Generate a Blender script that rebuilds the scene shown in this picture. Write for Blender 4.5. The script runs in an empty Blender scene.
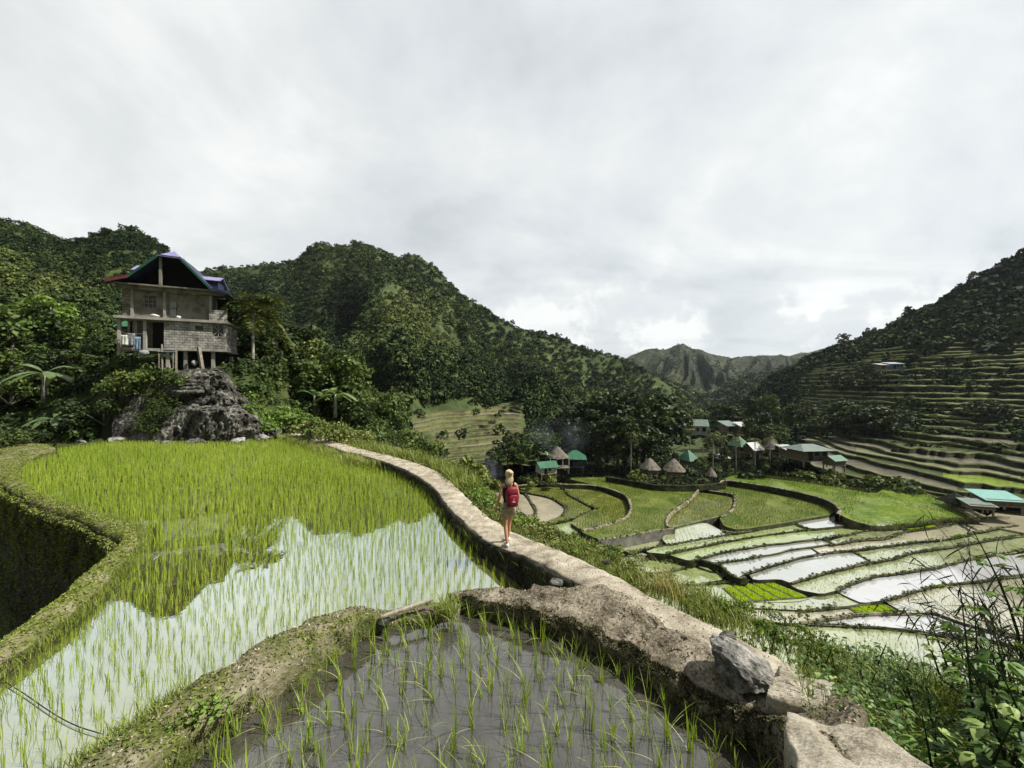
import bpy, bmesh, math, random
import numpy as np
from mathutils import Vector, Matrix
from mathutils.geometry import tessellate_polygon

# ------------------------------------------------------------------ camera, world, sun, exposure
SC = bpy.context.scene
COL = SC.collection
F = 370.0
EYE = 4.0
cam_data = bpy.data.cameras.new('camera')
cam_data.sensor_width = 36.0
cam_data.lens = F / 1024.0 * 36.0
cam_data.clip_start = 0.05
cam_data.clip_end = 12000.0
cam = bpy.data.objects.new('camera', cam_data)
COL.objects.link(cam)
cam.location = (0, 0, EYE)
cam.rotation_euler = (math.radians(90), 0, 0)
SC.camera = cam

SUN_EL, SUN_AZ = 52.0, 96.0          # azimuth clockwise from +Y (the view direction): light comes from the right
SUN_STRENGTH = 5.0
SKY_STRENGTH = 0.09
SC.view_settings.view_transform = 'Standard'
SC.view_settings.look = 'None'
SC.view_settings.exposure = 0.45
SC.view_settings.gamma = 1.0
SC.view_settings.use_curve_mapping = False

world = bpy.data.worlds.new('World')
SC.world = world
world.use_nodes = True
wt = world.node_tree
wt.nodes.clear()
def wn(t): return wt.nodes.new(t)
w_out = wn('ShaderNodeOutputWorld')
sky = wn('ShaderNodeTexSky')
sky.sky_type = 'NISHITA'
sky.sun_disc = False
sky.sun_elevation = math.radians(SUN_EL)
sky.sun_rotation = math.radians(SUN_AZ)
bg_sky = wn('ShaderNodeBackground'); bg_sky.inputs['Strength'].default_value = SKY_STRENGTH
wt.links.new(sky.outputs[0], bg_sky.inputs['Color'])
tc = wn('ShaderNodeTexCoord')
# clouds: noise over the sky direction, flattened the way a cloud layer looks from below
sepd = wn('ShaderNodeSeparateXYZ'); wt.links.new(tc.outputs['Generated'], sepd.inputs[0])
def wmath(op, a, b=None, clamp=False):
    n = wn('ShaderNodeMath'); n.operation = op; n.use_clamp = clamp
    for i, v in enumerate((a, b)):
        if v is None: continue
        if isinstance(v, (int, float)): n.inputs[i].default_value = v
        else: wt.links.new(v, n.inputs[i])
    return n.outputs[0]
zz = wmath('ADD', wmath('MAXIMUM', sepd.outputs['Z'], 0.0), 0.22)
cx = wmath('DIVIDE', sepd.outputs['X'], zz); cy = wmath('DIVIDE', sepd.outputs['Y'], zz)
comb = wn('ShaderNodeCombineXYZ'); wt.links.new(cx, comb.inputs[0]); wt.links.new(cy, comb.inputs[1])
wmap = wn('ShaderNodeMapping'); wmap.inputs['Rotation'].default_value = (0, 0, 0.5); wmap.inputs['Scale'].default_value = (0.75, 1.1, 1)
wt.links.new(comb.outputs[0], wmap.inputs[0])
n1 = wn('ShaderNodeTexNoise'); n1.inputs['Scale'].default_value = 1.1; n1.inputs['Detail'].default_value = 7; n1.inputs['Roughness'].default_value = 0.56; n1.inputs['Distortion'].default_value = 0.5
wt.links.new(wmap.outputs[0], n1.inputs['Vector'])
n2 = wn('ShaderNodeTexNoise'); n2.inputs['Scale'].default_value = 5.0; n2.inputs['Detail'].default_value = 6; n2.inputs['Roughness'].default_value = 0.6
wt.links.new(tc.outputs['Generated'], n2.inputs['Vector'])
# cumulus band low over the horizon
low = wmath('MULTIPLY', wmath('SUBTRACT', 0.30, sepd.outputs['Z'], True), 2.6, True)
cum = wmath('MULTIPLY', low, n2.outputs['Fac'])
puff = wn('ShaderNodeMapRange'); puff.interpolation_type = 'SMOOTHSTEP'; wt.links.new(n2.outputs['Fac'], puff.inputs[0])
puff.inputs[1].default_value = 0.48; puff.inputs[2].default_value = 0.56; puff.inputs[3].default_value = -0.10; puff.inputs[4].default_value = 0.24
shade = wmath('ADD', wmath('ADD', n1.outputs['Fac'], wmath('MULTIPLY', wmath('SUBTRACT', n2.outputs['Fac'], 0.5), 0.30)), wmath('MULTIPLY', puff.outputs[0], low))
ramp = wn('ShaderNodeValToRGB')
cr = ramp.color_ramp
cr.elements[0].position = 0.32; cr.elements[0].color = (0.59, 0.625, 0.645, 1)
cr.elements[1].position = 0.66; cr.elements[1].color = (0.96, 0.97, 0.95, 1)
e = cr.elements.new(0.45); e.color = (0.71, 0.745, 0.765, 1)
e = cr.elements.new(0.55); e.color = (0.80, 0.825, 0.82, 1)
wt.links.new(shade, ramp.inputs[0])
# the veil is thinner and brighter towards the sun's side (right)
vd = wn('ShaderNodeVectorMath'); vd.operation = 'DOT_PRODUCT'
wt.links.new(tc.outputs['Generated'], vd.inputs[0])
vd.inputs[1].default_value = (0.80, 0.50, 0.30)
glow = wmath('ADD', wmath('MULTIPLY', wmath('MAXIMUM', vd.outputs['Value'], -0.2), 0.05), 0.785)
# unseen sky overhead and behind the camera, dimmed to cut the fill light
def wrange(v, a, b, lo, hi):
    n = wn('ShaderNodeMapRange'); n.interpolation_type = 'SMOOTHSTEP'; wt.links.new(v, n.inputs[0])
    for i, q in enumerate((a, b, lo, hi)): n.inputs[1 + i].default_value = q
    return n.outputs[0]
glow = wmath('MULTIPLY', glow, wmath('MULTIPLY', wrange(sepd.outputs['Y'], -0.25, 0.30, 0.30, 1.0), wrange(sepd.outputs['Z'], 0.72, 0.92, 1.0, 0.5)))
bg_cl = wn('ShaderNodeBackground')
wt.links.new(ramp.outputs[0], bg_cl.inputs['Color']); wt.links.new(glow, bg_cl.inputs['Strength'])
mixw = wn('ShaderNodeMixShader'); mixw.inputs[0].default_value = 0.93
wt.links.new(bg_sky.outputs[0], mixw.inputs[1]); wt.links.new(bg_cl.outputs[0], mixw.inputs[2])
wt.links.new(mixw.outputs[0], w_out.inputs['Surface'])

sun_d = bpy.data.lights.new('sun', 'SUN')
sun_d.energy = SUN_STRENGTH; sun_d.angle = math.radians(0.8); sun_d.color = (1.0, 0.95, 0.86)
sun = bpy.data.objects.new('sun', sun_d); COL.objects.link(sun)
_az = math.radians(SUN_AZ); _el = math.radians(SUN_EL)
to_sun = Vector((math.sin(_az) * math.cos(_el), math.cos(_az) * math.cos(_el), math.sin(_el)))
sun.rotation_euler = to_sun.to_track_quat('Z', 'Y').to_euler()
sun.location = to_sun * 200
SC.cycles.max_bounces = 6
SC.cycles.diffuse_bounces = 2
SC.cycles.glossy_bounces = 3
SC.cycles.transmission_bounces = 3
SC.cycles.transparent_max_bounces = 6
SC.cycles.caustics_reflective = False
SC.cycles.caustics_refractive = False
SC.cycles.volume_step_rate = 2.0

# ------------------------------------------------------------------ helpers
rng = np.random.default_rng(7)
random.seed(7)

def at(px, py, D):                     # a point of the photograph, seen at distance D along the view direction
    return np.array([(px - 512) / F * D, D, EYE + (384 - py) / F * D])

def on(px, py, z):                     # a point of the photograph that lies at height z
    D = (EYE - z) * F / (py - 384.0)
    return np.array([(px - 512) / F * D, D, z])

def smooth01(t):
    t = np.clip(t, 0, 1); return t * t * (3 - 2 * t)

def _hash(ix, iy, iz, seed):
    h = (ix * 374761393 + iy * 668265263 + iz * 1274126177 + seed * 974711) & 0xFFFFFFFF
    h = ((h ^ (h >> 13)) * 1274126177) & 0xFFFFFFFF
    h = (h ^ (h >> 16)) & 0xFFFFFFFF
    return h / 4294967295.0

def vnoise(P, seed=0):
    P = np.asarray(P, float)
    I = np.floor(P).astype(np.int64); f = P - I; f = f * f * (3 - 2 * f)
    out = 0
    for dx in (0, 1):
        for dy in (0, 1):
            for dz in (0, 1):
                w = (f[:, 0] if dx else 1 - f[:, 0]) * (f[:, 1] if dy else 1 - f[:, 1]) * (f[:, 2] if dz else 1 - f[:, 2])
                out = out + w * _hash(I[:, 0] + dx, I[:, 1] + dy, I[:, 2] + dz, seed)
    return out * 2 - 1

def fbm(P, oct=4, seed=0, gain=0.5):
    P = np.asarray(P, float); a = 1.0; s = 0; t = 0
    for k in range(oct):
        s = s + a * vnoise(P * (2.03 ** k) + 17.3 * k, seed + k); t += a; a *= gain
    return s / t

def tag(o, label=None, cat=None, group=None, kind=None):
    if label: o['label'] = label
    if cat: o['category'] = cat
    if group: o['group'] = group
    if kind: o['kind'] = kind
    return o

def empty(name, loc=(0, 0, 0), rz=0.0, parent=None):
    o = bpy.data.objects.new(name, None); COL.objects.link(o)
    o.location = loc; o.rotation_euler = (0, 0, rz); o.empty_display_size = 0.2
    if parent: o.parent = parent
    return o

def link_mesh(name, me, mat, parent=None):
    o = bpy.data.objects.new(name, me); COL.objects.link(o)
    if mat is not None:
        for m in (mat if isinstance(mat, (list, tuple)) else [mat]): me.materials.append(m)
    if parent is not None: o.parent = parent
    return o

def np_mesh(name, V, Q, mat, parent=None, smooth=False, tint=None, midx=None):
    """V (N,3), Q (M,k) all faces of one size"""
    V = np.asarray(V, np.float32); Q = np.asarray(Q, np.int32)
    me = bpy.data.meshes.new(name)
    k = Q.shape[1]; M = len(Q)
    me.vertices.add(len(V)); me.vertices.foreach_set('co', V.ravel())
    me.loops.add(M * k); me.loops.foreach_set('vertex_index', Q.ravel())
    me.polygons.add(M); me.polygons.foreach_set('loop_start', np.arange(0, M * k, k, dtype=np.int32))
    try: me.polygons.foreach_set('loop_total', np.full(M, k, np.int32))
    except Exception: pass
    if smooth: me.polygons.foreach_set('use_smooth', np.ones(M, bool))
    if midx is not None: me.polygons.foreach_set('material_index', np.asarray(midx, np.int32))
    if tint is not None:
        a = me.attributes.new('tint', 'FLOAT', 'POINT'); a.data.foreach_set('value', np.asarray(tint, np.float32))
    me.update(calc_edges=True); me.validate()
    return link_mesh(name, me, mat, parent)

class MB:
    """collects simple solids into one mesh"""
    def __init__(s): s.v = []; s.f = []
    def add(s, vs, fs):
        b = len(s.v); s.v += [tuple(p) for p in vs]; s.f += [tuple(b + i for i in f) for f in fs]; return s
    def box(s, c, size, rz=0.0, M=None):
        x, y, z = [d / 2 for d in size]
        vs = [(-x, -y, -z), (x, -y, -z), (x, y, -z), (-x, y, -z), (-x, -y, z), (x, -y, z), (x, y, z), (-x, y, z)]
        R = Matrix.Rotation(rz, 3, 'Z') if M is None else M
        return s.add([tuple(R @ Vector(p) + Vector(c)) for p in vs],
                     [(0, 3, 2, 1), (4, 5, 6, 7), (0, 1, 5, 4), (1, 2, 6, 5), (2, 3, 7, 6), (3, 0, 4, 7)])
    def bar(s, a, b, w, d=None):
        a = Vector(a); b = Vector(b); L = (b - a).length
        q = (b - a).to_track_quat('Z', 'Y').to_matrix()
        return s.box(tuple((a + b) / 2), (w, d or w, L), M=q)
    def tube(s, pts, rad, n=7, cap=True):
        pts = [Vector(p) for p in pts]; rad = rad if isinstance(rad, (list, tuple)) else [rad] * len(pts)
        vs = []
        for i, p in enumerate(pts):
            t = (pts[min(i + 1, len(pts) - 1)] - pts[max(i - 1, 0)]).normalized()
            q = t.to_track_quat('Z', 'Y')
            for k in range(n):
                a = 2 * math.pi * k / n
                vs.append(tuple(p + q @ Vector((math.cos(a) * rad[i], math.sin(a) * rad[i], 0))))
        fs = [(i * n + k, i * n + (k + 1) % n, (i + 1) * n + (k + 1) % n, (i + 1) * n + k) for i in range(len(pts) - 1) for k in range(n)]
        if cap: fs += [tuple(range(n - 1, -1, -1)), tuple((len(pts) - 1) * n + k for k in range(n))]
        return s.add(vs, fs)
    def slab(s, quad, t):
        """a sheet with thickness t, measured along its normal"""
        q = [Vector(p) for p in quad]; n = (q[1] - q[0]).cross(q[-1] - q[0]).normalized() * t
        k = len(q)
        return s.add([tuple(p) for p in q] + [tuple(p - n) for p in q],
                     [tuple(range(k)), tuple(range(2 * k - 1, k - 1, -1))] + [(i, i + k, (i + 1) % k + k, (i + 1) % k) for i in range(k)])
    def build(s, name, mat, parent=None, smooth=False, bevel=0.0):
        me = bpy.data.meshes.new(name); me.from_pydata(s.v, [], s.f); me.update()
        if smooth:
            for p in me.polygons: p.use_smooth = True
        o = link_mesh(name, me, mat, parent)
        if bevel:
            m = o.modifiers.new('bevel', 'BEVEL'); m.width = bevel; m.segments = 2
        return o

# ---- materials
def new_mat(name):
    m = bpy.data.materials.new(name); m.use_nodes = True
    nt = m.node_tree; nt.nodes.clear()
    return m, nt
def N(nt, t, **kw):
    n = nt.nodes.new(t)
    for k, v in kw.items():
        if k.startswith('i_'):
            n.inputs[k[2:].replace('_', ' ')].default_value = v
        else: setattr(n, k, v)
    return n
def ramp_node(nt, fac, stops):
    r = nt.nodes.new('ShaderNodeValToRGB'); el = r.color_ramp.elements
    el[0].position, el[0].color = stops[0][0], (*stops[0][1], 1)
    el[1].position, el[1].color = stops[-1][0], (*stops[-1][1], 1)
    for p, c in stops[1:-1]:
        x = el.new(p); x.color = (*c, 1)
    nt.links.new(fac, r.inputs[0]); return r.outputs[0]

def rough_mat(name, stops, scale=4.0, detail=8, rough=0.9, bump=0.4, bump_scale=None, stretch=(1, 1, 1), spec=0.2, fine=0.35, dist=0.05):
    """earth, stone, plaster, wood: colour and relief from layered noise"""
    m, nt = new_mat(name); L = nt.links
    t = N(nt, 'ShaderNodeTexCoord'); mp = N(nt, 'ShaderNodeMapping'); mp.inputs['Scale'].default_value = stretch
    L.new(t.outputs['Object'], mp.inputs[0])
    a = N(nt, 'ShaderNodeTexNoise', i_Scale=scale, i_Detail=detail, i_Roughness=0.62)
    b = N(nt, 'ShaderNodeTexNoise', i_Scale=(bump_scale or scale * 5), i_Detail=6, i_Roughness=0.65)
    L.new(mp.outputs[0], a.inputs['Vector']); L.new(mp.outputs[0], b.inputs['Vector'])
    mx = N(nt, 'ShaderNodeMath', operation='MULTIPLY_ADD'); L.new(b.outputs['Fac'], mx.inputs[0]); mx.inputs[1].default_value = fine
    sb = N(nt, 'ShaderNodeMath', operation='SUBTRACT'); L.new(a.outputs['Fac'], sb.inputs[0]); sb.inputs[1].default_value = fine / 2
    L.new(sb.outputs[0], mx.inputs[2])
    col = ramp_node(nt, mx.outputs[0], stops)
    p = N(nt, 'ShaderNodeBsdfPrincipled', i_Roughness=rough); p.inputs['Specular IOR Level'].default_value = spec
    L.new(col, p.inputs['Base Color'])
    if bump:
        bp = N(nt, 'ShaderNodeBump', i_Strength=bump, i_Distance=dist); L.new(mx.outputs[0], bp.inputs['Height']); L.new(bp.outputs[0], p.inputs['Normal'])
    o = N(nt, 'ShaderNodeOutputMaterial'); L.new(p.outputs[0], o.inputs[0])
    return m

def plain_mat(name, col, rough=0.6, spec=0.3, metal=0.0, var=0.25, scale=6.0, bump=0.0):
    c = np.array(col)
    m = rough_mat(name, [(0.3, tuple(c * (1 - var))), (0.7, tuple(np.minimum(c * (1 + var), 1)))], scale=scale, rough=rough, bump=bump, spec=spec)
    if metal:
        for n in m.node_tree.nodes:
            if n.type == 'BSDF_PRINCIPLED': n.inputs['Metallic'].default_value = metal
    return m

def leaf_mat(name, stops, trans=0.3, rough=0.55, spec=0.25, tr_tint=(1.25, 1.2, 0.5)):
    """leaves: colour from each leaf's own tint, light also coming through"""
    m, nt = new_mat(name); L = nt.links
    at_ = N(nt, 'ShaderNodeAttribute'); at_.attribute_name = 'tint'
    col = ramp_node(nt, at_.outputs['Fac'], stops)
    p = N(nt, 'ShaderNodeBsdfPrincipled', i_Roughness=rough); p.inputs['Specular IOR Level'].default_value = spec
    L.new(col, p.inputs['Base Color'])
    o = N(nt, 'ShaderNodeOutputMaterial')
    if trans > 0:
        mu = N(nt, 'ShaderNodeMix', data_type='RGBA', blend_type='MULTIPLY'); mu.inputs[0].default_value = 1.0
        L.new(col, mu.inputs[6]); mu.inputs[7].default_value = (*tr_tint, 1)
        tr = N(nt, 'ShaderNodeBsdfTranslucent'); L.new(mu.outputs[2], tr.inputs[0])
        mi = N(nt, 'ShaderNodeMixShader'); mi.inputs[0].default_value = trans
        L.new(p.outputs[0], mi.inputs[1]); L.new(tr.outputs[0], mi.inputs[2]); L.new(mi.outputs[0], o.inputs[0])
    else: L.new(p.outputs[0], o.inputs[0])
    return m

def water_mat(name, stops, scale=0.6, lo=0.12, hi=0.75, rough=0.04, tint=(1, 1, 1), ripple=0.02, ripple_scale=6.0, fine=0.3, bump_scale=None, p0=0.35, p1=0.92, patch=0.0):
    """shallow water over mud or seedlings: what lies below, with the sky mirrored more the flatter one looks"""
    m, nt = new_mat(name); L = nt.links
    t = N(nt, 'ShaderNodeTexCoord')
    a = N(nt, 'ShaderNodeTexNoise', i_Scale=scale, i_Detail=9, i_Roughness=0.65); L.new(t.outputs['Object'], a.inputs['Vector'])
    b = N(nt, 'ShaderNodeTexNoise', i_Scale=(bump_scale or scale * 9), i_Detail=4, i_Roughness=0.6); L.new(t.outputs['Object'], b.inputs['Vector'])
    mx = N(nt, 'ShaderNodeMath', operation='MULTIPLY_ADD'); L.new(b.outputs['Fac'], mx.inputs[0]); mx.inputs[1].default_value = fine
    sb = N(nt, 'ShaderNodeMath', operation='SUBTRACT'); L.new(a.outputs['Fac'], sb.inputs[0]); sb.inputs[1].default_value = fine / 2
    L.new(sb.outputs[0], mx.inputs[2])
    col = ramp_node(nt, mx.outputs[0], stops)
    d = N(nt, 'ShaderNodeBsdfDiffuse'); L.new(col, d.inputs[0])
    r = N(nt, 'ShaderNodeTexNoise', i_Scale=ripple_scale, i_Detail=3); L.new(t.outputs['Object'], r.inputs['Vector'])
    bp = N(nt, 'ShaderNodeBump', i_Strength=ripple, i_Distance=0.05); L.new(r.outputs['Fac'], bp.inputs['Height'])
    g = N(nt, 'ShaderNodeBsdfGlossy', i_Roughness=rough); g.inputs[0].default_value = (*tint, 1); L.new(bp.outputs[0], g.inputs['Normal'])
    lw = N(nt, 'ShaderNodeLayerWeight'); lw.inputs['Blend'].default_value = 0.5
    mr = N(nt, 'ShaderNodeMapRange'); L.new(lw.outputs['Facing'], mr.inputs[0])
    mr.inputs[1].default_value = p0; mr.inputs[2].default_value = p1; mr.inputs[3].default_value = lo; mr.inputs[4].default_value = hi
    mi = N(nt, 'ShaderNodeMixShader'); L.new(mr.outputs[0], mi.inputs[0]); L.new(d.outputs[0], mi.inputs[1]); L.new(g.outputs[0], mi.inputs[2])
    if patch:                                            # gaps in the crop where open water shows
        pn = N(nt, 'ShaderNodeTexNoise', i_Scale=.16, i_Detail=10, i_Roughness=.78); L.new(t.outputs['Object'], pn.inputs['Vector'])
        pm = N(nt, 'ShaderNodeMapRange', interpolation_type='SMOOTHSTEP'); L.new(pn.outputs['Fac'], pm.inputs[0])
        pm.inputs[1].default_value = .46; pm.inputs[2].default_value = .66; pm.inputs[3].default_value = 0; pm.inputs[4].default_value = patch
        ad = N(nt, 'ShaderNodeMath', operation='ADD', use_clamp=True); L.new(mr.outputs[0], ad.inputs[0]); L.new(pm.outputs[0], ad.inputs[1]); L.new(ad.outputs[0], mi.inputs[0])
    o = N(nt, 'ShaderNodeOutputMaterial'); L.new(mi.outputs[0], o.inputs[0])
    return m

# ---- foliage geometry
def unit(v):
    return v / np.maximum(np.linalg.norm(v, axis=-1, keepdims=True), 1e-9)
def rand_dirs(n, r=rng):
    return unit(r.normal(size=(n, 3)))

def leaf_quads(C, Nrm, size, r=rng, aspect=0.55, droop=0.25, along=None):
    """rhombic leaves, one per centre"""
    n = len(C)
    d = along if along is not None else r.normal(size=(n, 3))
    d = unit(d - Nrm * np.sum(d * Nrm, 1, keepdims=True))
    w = np.cross(Nrm, d)
    s = np.asarray(size).reshape(-1, 1)
    b = C - d * s; t = C + d * s - Nrm * s * droop
    l = C + w * s * aspect - Nrm * s * droop * 0.4; rr = C - w * s * aspect - Nrm * s * droop * 0.4
    V = np.stack([b, rr, t, l], 1).reshape(-1, 3)
    Q = np.arange(4 * n).reshape(-1, 4)
    return V, Q

def crowns(C, R, k, leaf=0.36, squash=0.85, lowest=-0.35, tint=None, r=rng, jit=0.22):
    """many leafy domes at once: C (n,3) centres, R (n,) radii, k leaves each"""
    n = len(C)
    d = rand_dirs(n * k, r); d[:, 2] = np.where(d[:, 2] < lowest, -d[:, 2], d[:, 2])
    RR = np.repeat(R, k)[:, None]; CC = np.repeat(C, k, 0)
    # each dome is lumpy: its radius changes with direction
    ph = np.repeat(r.uniform(0, 50, n), k)[:, None]
    lump = 0.82 + 0.30 * vnoise(d * 2.2 + ph, 5)[:, None]
    P = CC + d * RR * lump * np.array([1, 1, squash]) * r.uniform(0.72, 1.05, (n * k, 1))
    nr = unit(d + 0.55 * r.normal(size=(n * k, 3)))
    V, Q = leaf_quads(P, nr, RR[:, 0] * leaf * r.uniform(0.55, 1.15, n * k), r, aspect=0.62, droop=0.3)
    tn = np.repeat(tint if tint is not None else r.uniform(0.2, 0.8, n), k) + r.normal(0, jit, n * k)
    return V, Q, np.repeat(np.clip(tn, 0, 1), 4)

def blades(B, az, h, lean, w, segs=3, tint=None, r=rng, curl=1.6):
    """grass and rice blades: bent tapering strips. B (n,3) roots"""
    n = len(B); rows = []
    hd = np.stack([np.cos(az), np.sin(az), np.zeros(n)], 1)
    sd = np.stack([-np.sin(az), np.cos(az), np.zeros(n)], 1)
    for i in range(segs + 1):
        t = i / segs
        p = B + hd * (lean * h * t ** curl)[:, None] + np.array([0, 0, 1]) * (h * (t - 0.32 * np.minimum(lean, 1.4) * t ** 2.2))[:, None]
        ww = w * (1 - t) ** 0.7 * (0.55 + 0.9 * min(t * 2.5, 0.5)) + w * 0.06
        rows.append(p - sd * ww[:, None]); rows.append(p + sd * ww[:, None])
    V = np.stack(rows, 1).reshape(-1, 3)
    m = 2 * (segs + 1); base = (np.arange(n) * m)[:, None]
    Q = np.concatenate([base + np.array([2 * i, 2 * i + 1, 2 * i + 3, 2 * i + 2]) for i in range(segs)], 0)
    tt = np.repeat(tint if tint is not None else r.uniform(0, 1, n), m)
    return V, Q, tt

def merge(parts):
    Vs, Qs, Ts, b = [], [], [], 0
    for V, Q, T in parts:
        Vs.append(V); Qs.append(Q + b); Ts.append(T); b += len(V)
    return np.concatenate(Vs), np.concatenate(Qs), np.concatenate(Ts)

def in_poly(P, poly):
    x, y = P[:, 0], P[:, 1]; inside = np.zeros(len(P), bool); n = len(poly)
    for i in range(n):
        x1, y1 = poly[i][:2]; x2, y2 = poly[(i + 1) % n][:2]
        c = ((y1 > y) != (y2 > y))
        with np.errstate(divide='ignore', invalid='ignore'):
            xi = (x2 - x1) * (y - y1) / (y2 - y1 + 1e-12) + x1
        inside ^= c & (x < xi)
    return inside
def dist_poly(P, poly, closed=True):
    best = np.full(len(P), 1e9); n = len(poly)
    for i in range(n if closed else n - 1):
        a = np.array(poly[i][:2]); b = np.array(poly[(i + 1) % n][:2]); ab = b - a
        t = np.clip(((P[:, :2] - a) @ ab) / (ab @ ab + 1e-12), 0, 1)
        best = np.minimum(best, np.linalg.norm(P[:, :2] - (a + t[:, None] * ab), axis=1))
    return best

def resample(pts, step):
    pts = np.asarray(pts, float); seg = np.linalg.norm(np.diff(pts[:, :2], axis=0), axis=1); s = np.r_[0, np.cumsum(seg)]
    n = max(2, int(round(s[-1] / step)) + 1); t = np.linspace(0, s[-1], n)
    return np.stack([np.interp(t, s, pts[:, k]) for k in range(pts.shape[1])], 1)
def chaikin(pts, it=2):
    pts = np.asarray(pts, float)
    for _ in range(it):
        q = pts[:-1] * 0.75 + pts[1:] * 0.25; r_ = pts[:-1] * 0.25 + pts[1:] * 0.75
        pts = np.concatenate([pts[:1], np.stack([q, r_], 1).reshape(-1, pts.shape[1]), pts[-1:]])
    return pts

def grid_faces(nr, nc):
    i = np.arange(nr - 1)[:, None] * nc; j = np.arange(nc - 1)[None, :]
    a = (i + j).ravel()
    return np.stack([a, a + 1, a + nc + 1, a + nc], 1)

def prism(name, poly, z, depth, mat, parent=None, smoothit=2):
    """a level plot with sides going down"""
    p = np.asarray(poly, float)[:, :2]
    for _ in range(smoothit):
        q = np.roll(p, -1, 0); p = np.stack([p * 0.75 + q * 0.25, p * 0.25 + q * 0.75], 1).reshape(-1, 2)
    n = len(p)
    tri = tessellate_polygon([[Vector((a, b, 0)) for a, b in p]])
    area = 0.5 * np.sum(p[:, 0] * np.roll(p[:, 1], -1) - np.roll(p[:, 0], -1) * p[:, 1])
    vs = [(a, b, z) for a, b in p] + [(a, b, z - depth) for a, b in p]
    fs = []
    for t in tri:
        a, b, c = [Vector((*p[i], 0)) for i in t]
        fs.append(tuple(t) if (b - a).cross(c - a).z > 0 else tuple(reversed(t)))
    for i in range(n):
        j = (i + 1) % n
        fs.append((i, i + n, j + n, j) if area > 0 else (j, j + n, i + n, i))
    me = bpy.data.meshes.new(name); me.from_pydata(vs, [], fs); me.update()
    return link_mesh(name, me, mat, parent)

# ------------------------------------------------------------------ materials
M_ground = rough_mat('hillside_earth', [(0.25, (0.020, 0.032, 0.010)), (0.5, (0.045, 0.065, 0.018)), (0.75, (0.10, 0.10, 0.035))], scale=0.35, bump_scale=6, bump=0.6, dist=0.15)
M_dirt = rough_mat('trodden_earth', [(0.30, (0.15, 0.125, 0.088)), (0.5, (0.36, 0.32, 0.245)), (0.70, (0.54, 0.50, 0.415))], scale=2.6, bump_scale=38, bump=0.9, dist=0.03, fine=0.6)
M_bank = rough_mat('dike_earth', [(0.30, (0.055, 0.046, 0.033)), (0.5, (0.165, 0.14, 0.10)), (0.70, (0.36, 0.32, 0.25))], scale=3.0, bump_scale=30, bump=1.0, dist=0.04, fine=0.75)
M_mossbank = rough_mat('mossy_earth', [(0.28, (0.035, 0.045, 0.012)), (0.45, (0.11, 0.13, 0.035)), (0.58, (0.20, 0.18, 0.11)), (0.75, (0.36, 0.33, 0.25))], scale=2.2, bump_scale=26, bump=1.0, dist=0.04, fine=0.6)
M_wall = rough_mat('dark_stone_wall', [(0.3, (0.012, 0.012, 0.009)), (0.55, (0.035, 0.036, 0.024)), (0.8, (0.10, 0.10, 0.075))], scale=2.0, bump_scale=9, bump=1.0, dist=0.15, fine=0.7)
M_wallfar = rough_mat('mossy_terrace_wall', [(0.3, (0.008, 0.010, 0.005)), (0.5, (0.020, 0.026, 0.010)), (0.62, (0.04, 0.048, 0.018)), (0.8, (0.10, 0.105, 0.05))], scale=0.5, bump_scale=4, bump=0.8, dist=0.3, fine=0.6)
M_rim = rough_mat('bund_mud', [(0.3, (0.10, 0.10, 0.055)), (0.5, (0.20, 0.18, 0.12)), (0.75, (0.38, 0.34, 0.26))], scale=1.2, bump_scale=7, bump=0.6, dist=0.1)
M_rimdark = rough_mat('bund_wet_mud', [(0.3, (0.030, 0.030, 0.016)), (0.5, (0.075, 0.07, 0.042)), (0.75, (0.17, 0.15, 0.10))], scale=1.2, bump_scale=7, bump=0.6, dist=0.1)
M_rock = rough_mat('weathered_rock', [(0.25, (0.05, 0.05, 0.043)), (0.42, (0.21, 0.205, 0.185)), (0.56, (0.38, 0.37, 0.34)), (0.75, (0.62, 0.61, 0.57))], scale=2.4, bump_scale=14, bump=1.0, dist=0.08, fine=0.8)
M_outcrop = rough_mat('outcrop_rock', [(0.3, (0.018, 0.018, 0.015)), (0.46, (0.065, 0.063, 0.052)), (0.60, (0.21, 0.205, 0.18)), (0.76, (0.48, 0.47, 0.43))], scale=0.9, bump_scale=6, bump=1.0, dist=0.25, fine=0.9)
M_slab = rough_mat('pale_stone_slab', [(0.30, (0.17, 0.145, 0.105)), (0.5, (0.40, 0.36, 0.28)), (0.70, (0.58, 0.535, 0.45))], scale=2.0, bump_scale=30, bump=1.0, dist=0.04, stretch=(1, 2.2, 1), fine=0.8)

M_water_big = water_mat('paddy_water', [(0.3, (0.15, 0.16, 0.040)), (0.7, (0.24, 0.24, 0.08))], scale=0.8, lo=0.26, hi=0.84, tint=(.92, 1.0, .985), rough=0.015, ripple=0.012, ripple_scale=5, p0=0.35, p1=0.62)
M_water_pool = water_mat('pool_water', [(0.3, (0.034, 0.032, 0.027)), (0.55, (0.058, 0.055, 0.047)), (0.75, (0.092, 0.087, 0.076))], scale=2.5, tint=(1, .985, .96), lo=0.05, hi=0.40, rough=0.03, ripple=0.05, ripple_scale=9, p0=0.2, p1=0.75)
G1, G2, G3 = (0.085, 0.125, 0.016), (0.150, 0.195, 0.030), (0.215, 0.245, 0.055)
M_green = water_mat('rice_green_plot', [(0.30, (0.045, 0.09, 0.012)), (0.5, (0.095, 0.12, 0.022)), (0.68, (0.16, 0.175, 0.05))], scale=0.28, lo=0.02, hi=0.05, rough=0.25, fine=0.9, bump_scale=2.6, patch=0.1)
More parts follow.
